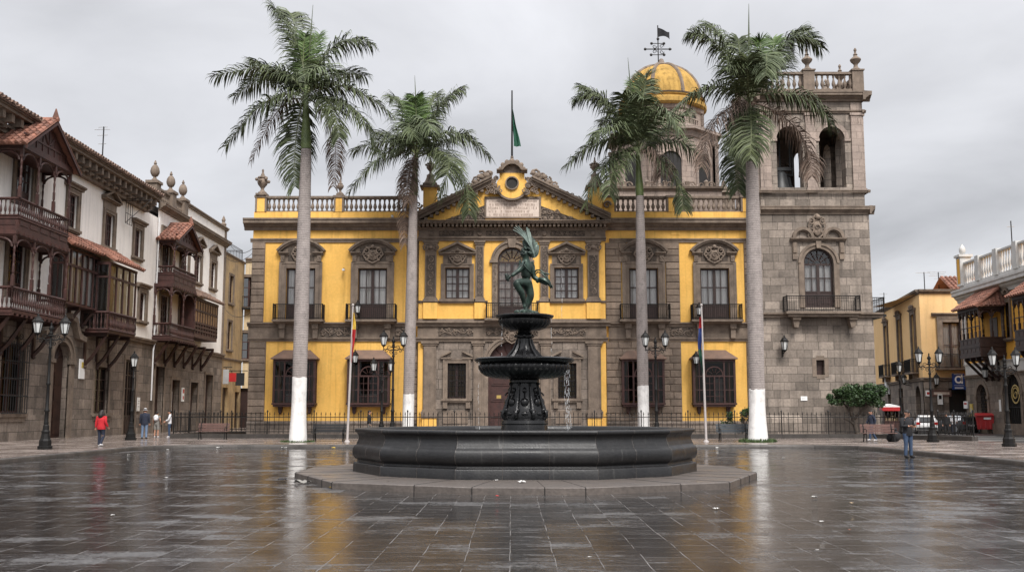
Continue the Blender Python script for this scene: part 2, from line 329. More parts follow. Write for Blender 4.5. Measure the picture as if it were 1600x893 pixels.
M['walk'] = paving_mat('wet_pavement_slabs', (.13, .105, .092), (.23, .19, .168), 1.2, .6, .007, False, (.14, .48), .5, .3, (.11, .10, .09))

# water film / falling water
_m, _nt, _b = nodes_of('falling_water')
_b.inputs['Base Color'].default_value = (.9, .92, .94, 1); _b.inputs['Roughness'].default_value = .15
_b.inputs['Transmission Weight'].default_value = .35
M['water'] = _m
_m, _nt, _b = nodes_of('basin_water')
_b.inputs['Base Color'].default_value = (.02, .028, .026, 1); _b.inputs['Roughness'].default_value = .06
M['pool'] = _m


# ---------------------------------------------------------------- mesh builder
class MB:
    def __init__(s):
        s.v = []; s.f = []; s.mi = []; s.k = 0; s.T = None

    def add(s, vs, fs):
        n = len(s.v)
        if s.T is not None: vs = [s.T @ Vector(p) for p in vs]
        s.v.extend(tuple(p) for p in vs)
        for f in fs:
            s.f.append(tuple(i + n for i in f)); s.mi.append(s.k)
        return s

    def box(s, x0, x1, y0, y1, z0, z1):
        vs = [(x0, y0, z0), (x1, y0, z0), (x1, y1, z0), (x0, y1, z0), (x0, y0, z1), (x1, y0, z1), (x1, y1, z1), (x0, y1, z1)]
        return s.add(vs, [(0, 3, 2, 1), (4, 5, 6, 7), (0, 1, 5, 4), (1, 2, 6, 5), (2, 3, 7, 6), (3, 0, 4, 7)])

    def cbox(s, x0, x1, y0, y1, z0, z1, c=.015):
        """box whose front (-y) edges are chamfered, for a stone block"""
        vs = [(x0, y1, z0), (x1, y1, z0), (x1, y1, z1), (x0, y1, z1), (x0, y0 + c, z0), (x1, y0 + c, z0), (x1, y0 + c, z1), (x0, y0 + c, z1),
              (x0 + c, y0, z0 + c), (x1 - c, y0, z0 + c), (x1 - c, y0, z1 - c), (x0 + c, y0, z1 - c)]
        return s.add(vs, [(8, 9, 10, 11), (4, 5, 9, 8), (5, 6, 10, 9), (6, 7, 11, 10), (7, 4, 8, 11), (0, 1, 5, 4), (1, 2, 6, 5), (2, 3, 7, 6), (3, 0, 4, 7), (3, 2, 1, 0)])

    def prism(s, poly, y0, y1):
        """polygon in x,z pushed along y"""
        n = len(poly)
        vs = [(x, y0, z) for x, z in poly] + [(x, y1, z) for x, z in poly]
        fs = [tuple(range(n)), tuple(range(2 * n - 1, n - 1, -1))]
        fs += [(i, i + n, (i + 1) % n + n, (i + 1) % n) for i in range(n)]
        return s.add(vs, fs)

    def run(s, x0, x1, prof):
        """cornice: profile in y,z pushed along x"""
        n = len(prof)
        vs = [(x0, y, z) for y, z in prof] + [(x1, y, z) for y, z in prof]
        fs = [tuple(range(n)), tuple(range(2 * n - 1, n - 1, -1))]
        fs += [(i, i + n, (i + 1) % n + n, (i + 1) % n) for i in range(n)]
        return s.add(vs, fs)

    def lathe(s, c, prof, n=16, flute=None, a0=0.0, squash=(1, 1), cap=True):
        cx, cy, cz = c
        vs = []
        for j, (r, z) in enumerate(prof):
            for i in range(n):
                a = a0 + 2 * PI * i / n
                rr = r if not flute else r * (1 + flute(j, a))
                vs.append((cx + rr * math.cos(a) * squash[0], cy + rr * math.sin(a) * squash[1], cz + z))
        fs = []
        for j in range(len(prof) - 1):
            for i in range(n):
                k = (i + 1) % n
                fs.append((j * n + i, j * n + k, (j + 1) * n + k, (j + 1) * n + i))
        if cap:
            fs.append(tuple(range(n - 1, -1, -1)))
            fs.append(tuple(range((len(prof) - 1) * n, len(prof) * n)))
        return s.add(vs, fs)

    def ball(s, c, r, n=8, m=5, sq=(1, 1, 1)):
        prof = [(max(.02, math.sin(PI * j / m)) * r, -math.cos(PI * j / m) * r * sq[2]) for j in range(m + 1)]
        return s.lathe(c, prof, n, squash=(sq[0], sq[1]))

    def tube(s, pts, r, n=6, caps=True):
        pts = [Vector(p) for p in pts]
        m = len(pts)
        rs = r if isinstance(r, (list, tuple)) else [r] * m
        up = Vector((0, 0, 1)); vs = []; prev = None
        for i, p in enumerate(pts):
            t = (pts[min(i + 1, m - 1)] - pts[max(i - 1, 0)])
            if t.length < 1e-9: t = up.copy()
            t.normalize()
            if prev is None:
                a = t.cross(up)
                if a.length < .05: a = t.cross(Vector((1, 0, 0)))
            else:
                a = prev - t * prev.dot(t)
                if a.length < 1e-6: a = t.cross(up)
            a.normalize(); prev = a
            b = t.cross(a)
            for k in range(n):
                an = 2 * PI * k / n
                vs.append(p + (a * math.cos(an) + b * math.sin(an)) * rs[i])
        fs = []
        for i in range(m - 1):
            for k in range(n):
                k2 = (k + 1) % n
                fs.append((i * n + k, i * n + k2, (i + 1) * n + k2, (i + 1) * n + k))
        if caps:
            fs.append(tuple(range(n - 1, -1, -1))); fs.append(tuple(range((m - 1) * n, m * n)))
        return s.add(vs, fs)

    def bar(s, p, q, w):
        return s.tube([p, q], w * .7071, 4)

    def arc(s, xc, zc, r0, r1, a0, a1, y0, y1, n=14, sx=1.0):
        """ring segment in the x,z plane pushed along y"""
        for i in range(n):
            t0, t1 = a0 + (a1 - a0) * i / n, a0 + (a1 - a0) * (i + 1) / n
            P = lambda r, t: (xc + r * math.cos(t) * sx, zc + r * math.sin(t))
            s.prism([P(r0, t0), P(r1, t0), P(r1, t1), P(r0, t1)], y0, y1)
        return s

    def build(s, name, m, parent=None, smooth=None, at=None, rot=0.0):
        me = bpy.data.meshes.new(name)
        me.from_pydata(s.v, [], s.f)
        ms = m if isinstance(m, (list, tuple)) else [m]
        for q in ms: me.materials.append(M[q])
        if len(ms) > 1: me.polygons.foreach_set('material_index', s.mi)
        if smooth is not None:
            me.polygons.foreach_set('use_smooth', [True] * len(me.polygons))
            me.set_sharp_from_angle(angle=math.radians(smooth))
        me.update()
        o = bpy.data.objects.new(name, me); COL.objects.link(o)
        if parent is not None: o.parent = parent
        if at is not None: o.location = at
        if rot: o.rotation_euler = (0, 0, rot)
        return o


def tag(o, label=None, cat=None, group=None, kind=None):
    if label: o['label'] = label
    if cat: o['category'] = cat
    if group: o['group'] = group
    if kind: o['kind'] = kind
    return o


def thing(name, label, cat, loc=(0, 0, 0), rot=0.0, group=None):
    o = bpy.data.objects.new(name, None); COL.objects.link(o)
    o.location = loc; o.rotation_euler = (0, 0, rot); o.empty_display_size = .2
    return tag(o, label, cat, group)


def on_frame(name, label, cat, fr, group=None):
    return thing(name, label, cat, fr.o, fr.rot, group)


def dup(o, parent=None, label=None, loc=None, rot=None, scale=None):
    c = o.copy(); COL.objects.link(c)
    if parent is not None: c.parent = parent
    for ch in list(o.children): dup(ch, c)
    if label: c['label'] = label
    if loc is not None: c.location = loc
    if rot is not None: c.rotation_euler = (0, 0, rot)
    if scale is not None: c.scale = (scale,) * 3 if not isinstance(scale, tuple) else scale
    return c


# ---------------------------------------------------------------- architecture kit (all in facade coordinates)
def wall(mb, x0, x1, z0, z1, holes, y=0.0, depth=.3):
    """wall sheet with openings and their reveals; a hole is (x0,x1,z0,z1) or (x0,x1,z0,zspring,'arch')"""
    rects = []
    for h in holes:
        if len(h) == 5: rects.append((h[0], h[1], h[2], h[3] + (h[1] - h[0]) / 2))
        else: rects.append(h)
    xs = sorted({x0, x1, *[c for r in rects for c in r[:2] if x0 < c < x1]})
    zs = sorted({z0, z1, *[c for r in rects for c in r[2:4] if z0 < c < z1]})
    for i in range(len(xs) - 1):
        for j in range(len(zs) - 1):
            mx, mz = (xs[i] + xs[i + 1]) / 2, (zs[j] + zs[j + 1]) / 2
            if any(r[0] < mx < r[1] and r[2] < mz < r[3] for r in rects): continue
            mb.add([(xs[i], y, zs[j]), (xs[i + 1], y, zs[j]), (xs[i + 1], y, zs[j + 1]), (xs[i], y, zs[j + 1])], [(0, 1, 2, 3)])
    for h, r in zip(holes, rects):
        a, b, c, d = r
        if len(h) == 5:
            xc, rad, zs_ = (a + b) / 2, (b - a) / 2, h[3]
            n = 18
            arc = [(xc + rad * math.cos(PI * i / n), zs_ + rad * math.sin(PI * i / n)) for i in range(n + 1)]
            for i in range(n):
                (xa, za), (xb, zb) = arc[i], arc[i + 1]
                mb.add([(xa, y, za), (xb, y, zb), (xb, y, d), (xa, y, d)], [(0, 1, 2, 3)])
                mb.add([(xa, y, za), (xb, y, zb), (xb, y + depth, zb), (xa, y + depth, za)], [(0, 1, 2, 3)])
            d = zs_
        else:
            mb.add([(a, y, d), (b, y, d), (b, y + depth, d), (a, y + depth, d)], [(0, 1, 2, 3)])
        mb.add([(a, y, c), (b, y, c), (b, y + depth, c), (a, y + depth, c)], [(0, 1, 2, 3)])
        for q in (a, b):
            mb.add([(q, y, c), (q, y + depth, c), (q, y + depth, d), (q, y, d)], [(0, 1, 2, 3)])


def blocks(mb, x0, x1, z0, z1, rh, y0, proud, skip=(), bw=1.1, gap=.04, rnd=RND):
    """rusticated courses: separate chamfered stones with open joints, leaving out the skip rectangles"""
    n = max(1, round((z1 - z0) / rh)); rh = (z1 - z0) / n
    for j in range(n):
        a, b = z0 + j * rh, z0 + (j + 1) * rh
        segs = [(x0, x1)]
        for (sx0, sx1, sz0, sz1) in skip:
            if sz0 < b - .05 and sz1 > a + .05:
                ns = []
                for (p, q) in segs:
                    if sx1 <= p or sx0 >= q: ns.append((p, q)); continue
                    if sx0 - p > .08: ns.append((p, sx0))
                    if q - sx1 > .08: ns.append((sx1, q))
                segs = ns
        for (p, q) in segs:
            mb.box(p + .005, q - .005, y0 - proud * .45, y0 + .01, a, b)
            k = max(1, round((q - p) / bw))
            cuts = [p + (q - p) * i / k for i in range(k + 1)]
            if k > 1 and j % 2: cuts = [p] + [c + (q - p) / k * (.3 if 0 < i else 0) for i, c in enumerate(cuts)][1:-1] + [q]
            for c0, c1 in zip(cuts[:-1], cuts[1:]):
                mb.cbox(c0 + gap / 2, c1 - gap / 2, y0 - proud + rnd.uniform(-.008, .008), y0 + .03, a + gap / 2, b - gap / 2, .028)


def molding(z0, z1, proud, y=0.0, kind='cornice'):
    """profile polygon y,z of a projecting cornice or string course"""
    h = z1 - z0
    if kind == 'cornice':
        return [(y + .02, z0), (y - proud * .22, z0), (y - proud * .30, z0 + h * .22), (y - proud * .55, z0 + h * .36), (y - proud * .62, z0 + h * .48),
                (y - proud * .92, z0 + h * .56), (y - proud * .92, z0 + h * .78), (y - proud, z0 + h * .86), (y - proud, z1), (y + .02, z1 + h * .06)]
    return [(y + .02, z0), (y - proud * .55, z0), (y - proud * .6, z0 + h * .4), (y - proud, z0 + h * .65), (y - proud, z1), (y + .02, z1 + h * .1)]


def spiral(mb, c, r, turns, w, sgn=1, a0=0.0, n=5, steps=14):
    pts, rad = [], []
    for i in range(steps + 1):
        t = i / steps
        a = a0 + sgn * turns * 2 * PI * t
        rr = r * (1 - .82 * t)
        pts.append((c[0] + rr * math.cos(a), c[1], c[2] + rr * math.sin(a)))
        rad.append(w * (1 - .45 * t))
    mb.tube(pts, rad, n)


def relief(mb, x0, x1, z0, z1, y, unit=None, rnd=RND):
    """carved scrollwork standing out of a panel"""
    h = z1 - z0
    zc = (z0 + z1) / 2
    n = max(1, round((x1 - x0) / (h * .95))); u = (x1 - x0) / n
    mb.tube([(x0 + u * n * i / (n * 6), y, zc + h * .24 * math.sin(PI * i / 6)) for i in range(n * 6 + 1)], h * .07, 4)
    for i in range(n):
        xc = x0 + (i + .5) * u; sg = 1 if i % 2 else -1
        spiral(mb, (xc, y - .01, zc + sg * h * .12), h * .30, 1.3, h * .075, sg, a0=PI / 2 * sg + rnd.uniform(-.4, .4), n=4, steps=9)
        for q in range(5):
            mb.ball((xc + rnd.uniform(-.5, .5) * u, y, zc + rnd.uniform(-.40, .40) * h), h * rnd.uniform(.07, .14), 5, 3, (rnd.uniform(.8, 1.6), .8, rnd.uniform(.7, 1.2)))


def relief_v(mb, x0, x1, z0, z1, y, rnd=RND):
    w = x1 - x0
    n = max(2, round((z1 - z0) / (w * 1.0))); u = (z1 - z0) / n
    for i in range(n):
        zc, xc = z0 + (i + .5) * u, (x0 + x1) / 2
        r = min(w, u) * .40
        spiral(mb, (xc, y - .01, zc), r, 1.25, r * .2, 1 if i % 2 else -1, a0=PI / 2, n=4, steps=9)
        mb.ball((xc + rnd.uniform(-.3, .3) * w, y, zc + u * .45), r * .3, 6, 3, (1, .6, 1))


def crest(mb, xc, zc, w, h, y):
    """shield with scrolls round it"""
    mb.ball((xc, y, zc), .5, 10, 6, (w * .55, .16, h * .72))
    for sg in (-1, 1):
        spiral(mb, (xc + sg * w * .34, y - .03, zc + h * .24), w * .2, 1.2, w * .055, sg, a0=PI / 2, n=5, steps=10)
        spiral(mb, (xc + sg * w * .36, y - .03, zc - h * .12), w * .17, 1.2, w * .05, -sg, a0=-PI / 2, n=5, steps=10)
        mb.tube([(xc + sg * w * .1, y - .05, zc + h * .46), (xc + sg * w * .4, y - .04, zc + h * .38), (xc + sg * w * .52, y - .02, zc + h * .05), (xc + sg * w * .3, y - .03, zc - h * .32), (xc, y - .03, zc - h * .5)], w * .045, 5)
    mb.ball((xc, y - .05, zc + h * .5), w * .12, 8, 4)
    spiral(mb, (xc, y - .09, zc), w * .17, 1.4, w * .04, 1, n=4)


BAL = [(.075, 0), (.075, .05), (.045, .08), (.05, .14), (.095, .28), (.10, .36), (.07, .50), (.042, .64), (.04, .72), (.06, .76), (.045, .80), (.075, .88), (.075, .93)]


def baluster_mesh(mb, c, h, k=1.0, n=8):
    mb.lathe(c, [(r * k, z / .93 * h) for r, z in BAL], n)


def urn(mb, c, s, ornate=False):
    prof = [(.26, 0), (.26, .10), (.16, .16), (.11, .24), (.10, .34), (.15, .42), (.28, .58), (.33, .74), (.30, .86), (.20, .94), (.23, .98), (.16, 1.06), (.10, 1.12), (.12, 1.2), (.075, 1.28), (.055, 1.4), (.075, 1.46), (.03, 1.55)]
    mb.lathe(c, [(r * s, z * s) for r, z in prof], 12)
    if ornate:
        for i in range(6):
            a = i * PI / 3 + .3
            mb.ball((c[0] + math.cos(a) * .36 * s, c[1] + math.sin(a) * .36 * s, c[2] + (.78 + .12 * (i % 2)) * s), .11 * s, 6, 4)
            mb.ball((c[0] + math.cos(a) * .22 * s, c[1] + math.sin(a) * .22 * s, c[2] + 1.02 * s), .09 * s, 6, 4)


def sash(parent, xc, z0, w, h, y, cols=4, rows=3, arch=False, low=.0, name='window', frame='frame', pane='pane', curtain=True, leaf=2, bars=.05, curt='curtain'):
    """one window: wooden frame as the part, glass and curtain as sub-parts"""
    f = MB(); fw = .11
    zt = z0 + h
    f.box(xc - w / 2, xc - w / 2 + fw, y, y + .09, z0, zt)
    f.box(xc + w / 2 - fw, xc + w / 2, y, y + .09, z0, zt)
    f.box(xc - w / 2 + fw, xc + w / 2 - fw, y, y + .09, z0, z0 + fw)
    f.box(xc - w / 2 + fw, xc + w / 2 - fw, y, y + .09, zt - fw, zt)
    if leaf == 2: f.box(xc - .09, xc + .09, y - .012, y + .08, z0 + fw, zt - fw)
    if low:
        f.box(xc - w / 2 + fw, xc + w / 2 - fw, y + .02, y + .07, z0 + fw, z0 + low)
        for sg in (-1, 1):
            f.box(xc + sg * w * .24 - w * .15, xc + sg * w * .24 + w * .15, y + .003, y + .03, z0 + low * .25, z0 + low * .82)
        f.box(xc - w / 2 + fw, xc + w / 2 - fw, y - .004, y + .085, z0 + low, z0 + low + .09)
    zb = z0 + (low + .09 if low else fw)
    for i in range(1, cols):
        x = xc - w / 2 + fw + (w - 2 * fw) * i / cols
        if leaf == 2 and abs(x - xc) < .06: continue
        f.box(x - bars / 2, x + bars / 2, y + .015, y + .06, zb, zt - fw)
    for j in range(1, rows):
        z = zb + (zt - fw - zb) * j / rows
        f.box(xc - w / 2 + fw, xc + w / 2 - fw, y + .012, y + .062, z - bars * .7, z + bars * .7)
    if arch:
        r = w / 2
        f.arc(xc, zt, r - fw, r, 0, PI, y, y + .09, 16)
        for k in range(1, 6):
            a = PI * k / 6
            f.bar((xc + .25 * r * math.cos(a), y + .04, zt + .25 * r * math.sin(a)), (xc + (r - fw) * math.cos(a), y + .04, zt + (r - fw) * math.sin(a)), bars)
        f.arc(xc, zt, r * .23, r * .28, 0, PI, y + .02, y + .06, 10)
        f.arc(xc, zt, r * .6, r * .64, 0, PI, y + .02, y + .06, 12)
    o = f.build(name, frame, parent)
    g = MB()
    g.add([(xc - w / 2 + .02, y + .045, z0 + .02), (xc + w / 2 - .02, y + .045, z0 + .02), (xc + w / 2 - .02, y + .045, zt - .001), (xc - w / 2 + .02, y + .045, zt - .001)], [(0, 1, 2, 3)])
    if arch:
        r = w / 2 - .02
        g.add([(xc, y + .045, zt + .001)] + [(xc + r * math.cos(PI * i / 14), y + .045, zt + .001 + r * math.sin(PI * i / 14)) for i in range(15)], [(0, i, i + 1) for i in range(1, 15)])
    g.build('pane', pane, o)
    if curtain:
        c = MB()
        for sg in (-1, 1):
            n = 26
            xa = xc + sg * w * .03; xb = xc + sg * (w / 2 - .05)
            vs = []
            for i in range(n + 1):
                x = xa + (xb - xa) * i / n
                yy = y + .18 + .035 * math.sin(i * 1.55 + sg) + .012 * math.sin(i * 3.7)
                vs += [(x, yy, zb - .05), (x + .02 * math.sin(i), yy + .02, zt - .05)]
            c.add(vs, [(2 * i, 2 * i + 2, 2 * i + 3, 2 * i + 1) for i in range(n)])
        c.build('curtain', curt, o, smooth=80)
    return o


def surround(mb, xc, z0, w, h, y, fw=.28, proud=.1, sill=True):
    """stone architrave round an opening"""
    a, b = xc - w / 2, xc + w / 2
    mb.box(a - fw, a, y - proud, y + .02, z0, z0 + h)
    mb.box(b, b + fw, y - proud, y + .02, z0, z0 + h)
    mb.box(a - fw, b + fw, y - proud, y + .02, z0 + h, z0 + h + fw)
    i = fw * .3
    mb.box(a - fw - i * .4, a - fw + i, y - proud - .035, y - proud + .01, z0, z0 + h + fw + .002)
    mb.box(b + fw - i, b + fw + i * .4, y - proud - .035, y - proud + .01, z0, z0 + h + fw + .002)
    mb.box(a - fw + i, b + fw - i, y - proud - .033, y - proud + .01, z0 + h + fw - i, z0 + h + fw + .004)
    if sill:
        mb.box(a - fw - .12, b + fw + .12, y - proud - .12, y + .02, z0 - .16, z0 - .002)
        mb.box(a - fw - .02, b + fw + .02, y - proud - .05, y + .02, z0 - .26, z0 - .162)


def tri_pediment(mb, xc, z0, w, h, y, proud=.28, t=.16):
    mb.run(xc - w / 2, xc + w / 2, molding(z0, z0 + t, proud, y, 'string'))
    for sg in (-1, 1):
        mb.prism([(xc + sg * w / 2 * 1.02, z0 + t), (xc + sg * w / 2 * 1.02, z0 + t * 1.9), (xc, z0 + h + t), (xc, z0 + h)], y - proud, y + .02)
    mb.prism([(xc - w / 2 * .95, z0 + t), (xc + w / 2 * .95, z0 + t), (xc, z0 + h)], y - .06, y + .02)


def seg_pediment(mb, xc, z0, w, h, y, proud=.30, t=.17, broken=False):
    R = (w * w / 4 + h * h) / (2 * h); zc = z0 + t + h - R
    a = math.asin(min(1, w / 2 / R))
    for lo, hi, pr in ((0, t * .55, proud * .75), (t * .55, t * 1.15, proud)):
        n = 12
        mb.arc(xc, zc, R + lo - t * .2, R + hi - t * .2, PI / 2 - a, PI / 2 + a, y - pr, y + .02, n)
    for sg in (-1, 1):
        x0, x1 = sorted((xc + sg * w / 2, xc + sg * w * .27))
        mb.run(x0, x1, molding(z0, z0 + t, proud * .95, y, 'string'))
    pts = [(xc + (R - t * .18) * math.cos(PI / 2 - a + 2 * a * i / 10), zc + (R - t * .18) * math.sin(PI / 2 - a + 2 * a * i / 10)) for i in range(11)]
    mb.prism(pts, y - .05, y + .02)


def iron_rail(mb, pts, z0, z1, step=.13, r=.012):
    """railing along a polyline of x,y"""
    for (xa, ya), (xb, yb) in zip(pts[:-1], pts[1:]):
        L = math.hypot(xb - xa, yb - ya); n = max(1, round(L / step))
        mb.bar((xa, ya, z1), (xb, yb, z1), .045)
        mb.bar((xa, ya, z0 + .08), (xb, yb, z0 + .08), .03)
        mb.bar((xa, ya, z1 - .14), (xb, yb, z1 - .14), .02)
        for i in range(n + 1):
            x, y = xa + (xb - xa) * i / n, ya + (yb - ya) * i / n
            mb.tube([(x, y, z0), (x, y, z1)], r, 4, False)
        mb.bar((xa, ya, z0), (xa, ya, z1 + .05), .05)
    mb.bar((*pts[-1], z0), (*pts[-1], z1 + .05), .05)


def tiles(mb, o, along, up, na, nu, seg=5, jit=.012, rnd=RND):
    """clay half-round tiles: o corner, along = eave vector, up = slope vector"""
    o, along, up = Vector(o), Vector(along), Vector(up)
    nrm = along.cross(up).normalized()
    if nrm.z < 0: nrm = -nrm
    da, du = along / na, up / nu
    w = da.length
    for i in range(na):
        for j in range(nu):
            j0 = o + da * i + du * j + nrm * (.03 + rnd.uniform(-jit, jit)) - du * .12
            j1 = j0 + du * 1.12 - nrm * .035
            sh = da * rnd.uniform(-.04, .04)
            vs = []
            for base, k in ((j0 + sh, 1.0), (j1 + sh, .9)):
                for q in range(seg + 1):
                    a = PI * q / seg
                    vs.append(base + da * (.5 - .37 * k * math.cos(a)) + nrm * (w * .40 * k * math.sin(a)))
            n = seg + 1
            fs = [(q, q + 1, n + q + 1, n + q) for q in range(seg)] + [tuple(range(n - 1, -1, -1))]
            mb.add(vs, fs)
    # bed under the tiles
    a, b, c, d = o, o + along, o + along + up, o + up
    mb.add([a, b, c, d, a - nrm * .08, b - nrm * .08, c - nrm * .08, d - nrm * .08], [(0, 1, 2, 3), (4, 5, 6, 7), (0, 1, 5, 4), (1, 2, 6, 5), (2, 3, 7, 6), (3, 0, 4, 7)])
# ================================================================ camera, sky, light
cam_d = bpy.data.cameras.new('camera'); cam = bpy.data.objects.new('camera', cam_d); COL.objects.link(cam)
cam_d.sensor_width = 36; cam_d.lens = 36; cam_d.clip_end = 3000; cam_d.clip_start = .1
cam.location = (0, 0, EYE); cam.rotation_euler = (PI / 2 + PITCH, 0, 0)
SC.camera = cam

SUN_EL, SUN_AZ = math.radians(50), math.radians(161)     # high behind the viewer, veiled by cloud
w = bpy.data.worlds.new('World'); SC.world = w; w.use_nodes = True
nt = w.node_tree; N, L = nt.nodes.new, nt.links.new
bg = nt.nodes['Background']; out = nt.nodes['World Output']
sky = N('ShaderNodeTexSky'); sky.sky_type = 'NISHITA'; sky.sun_disc = False
sky.sun_elevation = SUN_EL; sky.sun_rotation = SUN_AZ
L(sky.outputs[0], bg.inputs['Color']); bg.inputs['Strength'].default_value = .06
tc = N('ShaderNodeTexCoord'); sep = N('ShaderNodeSeparateXYZ'); L(tc.outputs['Generated'], sep.inputs[0])
# cloud deck: direction projected on a high flat layer, so that lumps flatten towards the horizon
zz = N('ShaderNodeMath'); zz.operation = 'ADD'; zz.inputs[1].default_value = .22; L(sep.outputs['Z'], zz.inputs[0])
zm = N('ShaderNodeMath'); zm.operation = 'MAXIMUM'; zm.inputs[1].default_value = .1; L(zz.outputs[0], zm.inputs[0])
cbn = N('ShaderNodeCombineXYZ')
for ax in 'XY':
    dv = N('ShaderNodeMath'); dv.operation = 'DIVIDE'; L(sep.outputs[ax], dv.inputs[0]); L(zm.outputs[0], dv.inputs[1]); L(dv.outputs[0], cbn.inputs[ax])
n1 = N('ShaderNodeTexNoise'); n1.inputs['Scale'].default_value = 1.35; n1.inputs['Detail'].default_value = 7; n1.inputs['Roughness'].default_value = .52; n1.inputs['Distortion'].default_value = .3
off = N('ShaderNodeVectorMath'); off.operation = 'ADD'; off.inputs[1].default_value = (3.1, 7.4, 0); L(cbn.outputs[0], off.inputs[0])
L(off.outputs[0], n1.inputs['Vector'])
cr = N('ShaderNodeMapRange'); cr.inputs['From Min'].default_value = .30; cr.inputs['From Max'].default_value = .70
cr.inputs['To Min'].default_value = .72; cr.inputs['To Max'].default_value = 1.15
L(n1.outputs['Fac'], cr.inputs['Value'])
# an overcast sky is brighter overhead than at the horizon, and brighter towards the hidden sun
gr = N('ShaderNodeMapRange'); gr.inputs['From Min'].default_value = .28; gr.inputs['From Max'].default_value = .80
gr.inputs['To Min'].default_value = 1.0; gr.inputs['To Max'].default_value = 2.5
L(sep.outputs['Z'], gr.inputs['Value'])
bk = N('ShaderNodeMapRange'); bk.inputs['From Min'].default_value = .1; bk.inputs['From Max'].default_value = -.9
bk.inputs['To Min'].default_value = 1.0; bk.inputs['To Max'].default_value = 1.6
L(sep.outputs['Y'], bk.inputs['Value'])
m1 = N('ShaderNodeMath'); m1.operation = 'MULTIPLY'; L(cr.outputs[0], m1.inputs[0]); L(gr.outputs[0], m1.inputs[1])
m2 = N('ShaderNodeMath'); m2.operation = 'MULTIPLY'; L(m1.outputs[0], m2.inputs[0]); L(bk.outputs[0], m2.inputs[1])
bg2 = N('ShaderNodeBackground'); L(m2.outputs[0], bg2.inputs['Strength']); bg2.inputs['Color'].default_value = (.250, .251, .261, 1)
mixs = N('ShaderNodeMixShader'); mixs.inputs['Fac'].default_value = .94
L(bg.outputs[0], mixs.inputs[1]); L(bg2.outputs[0], mixs.inputs[2]); L(mixs.outputs[0], out.inputs['Surface'])

sd = bpy.data.lights.new('sun', 'SUN'); sd.energy = 1.5; sd.angle = math.radians(20); sd.color = (1, .965, .92)
sun = bpy.data.objects.new('sun', sd); COL.objects.link(sun)
dirv = Vector((math.sin(SUN_AZ) * math.cos(SUN_EL), math.cos(SUN_AZ) * math.cos(SUN_EL), math.sin(SUN_EL)))
sun.rotation_euler = dirv.to_track_quat('Z', 'Y').to_euler()
SC.view_settings.view_transform = 'Standard'; SC.view_settings.look = 'None'
SC.view_settings.exposure = 1.5; SC.view_settings.gamma = 1.0
SC.cycles.max_bounces = 6; SC.cycles.transparent_max_bounces = 12
SC.cycles.use_denoising = True
SC.cycles.caustics_reflective = False; SC.cycles.caustics_refractive = False
SC.cycles.sample_clamp_indirect = 6

# ================================================================ ground
XL, XR, YB = -16.4, 15.7, 48.0          # the sunken wet square: kerbs left, right and at the back
SB = -40.0


def kerb_path(off):
    r = 3.0 + off
    p = [(XL - off, SB), (XL - off, YB - 3)]
    p += [(XL + 3 + r * math.cos(PI - PI / 2 * i / 8), YB - 3 + r * math.sin(PI - PI / 2 * i / 8)) for i in range(1, 9)]
    p += [(XR - 3, YB + off)]
    p += [(XR - 3 + r * math.cos(PI / 2 - PI / 2 * i / 8), YB - 3 + r * math.sin(PI / 2 - PI / 2 * i / 8)) for i in range(1, 9)]
    p += [(XR + off, SB)]
    return p


mb = MB(); mb.add([(-420, -200, -.012), (420, -200, -.012), (420, 700, -.012), (-420, 700, -.012)], [(0, 1, 2, 3)])
tag(mb.build('street', 'asphalt'), kind='structure')
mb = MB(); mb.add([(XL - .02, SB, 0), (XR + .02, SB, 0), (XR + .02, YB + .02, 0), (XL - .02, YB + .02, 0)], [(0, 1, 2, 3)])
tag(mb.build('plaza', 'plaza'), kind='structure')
mb = MB()
pts = [(x, y, .15) for x, y in kerb_path(.27)]
pts += [(25.2, SB, .15), (25.2, 62, .15), (22.6, 64, .15), (22.6, 70, .15), (-10, 70, .15), (-10, 101, .15), (-27, 101, .15), (-27, SB, .15)]
mb.add(pts, [tuple(range(len(pts)))])
mb.add([(25.2, SB, .15), (25.2, 62, .15), (25.2, 62, -.05), (25.2, SB, -.05)], [(0, 1, 2, 3)])
mb.add([(25.2, 62, .15), (22.6, 64, .15), (22.6, 64, -.05), (25.2, 62, -.05)], [(0, 1, 2, 3)])
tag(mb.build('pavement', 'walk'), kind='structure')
mb = MB()
a, b, c = kerb_path(0), kerb_path(.03), kerb_path(.30)
n = len(a)
vs = [(x, y, -.03) for x, y in a] + [(x, y, .125) for x, y in a] + [(x, y, .158) for x, y in b] + [(x, y, .158) for x, y in c] + [(x, y, .10) for x, y in c]
mb.add(vs, [(k * n + i, k * n + i + 1, (k + 1) * n + i + 1, (k + 1) * n + i) for k in range(4) for i in range(n - 1)])
tag(mb.build('kerb', 'kerb', smooth=50), kind='structure')
# crossing lines painted on the side street
mb = MB()
for i in range(4):
    y = 62 + i * 5.0
    mb.add([(28.0, y, -.006), (34.0, y + .4, -.006), (34.0, y + .8, -.006), (28.0, y + .4, -.006)], [(0, 1, 2, 3)])
tag(mb.build('road_marking', 'roadpaint'), kind='structure')
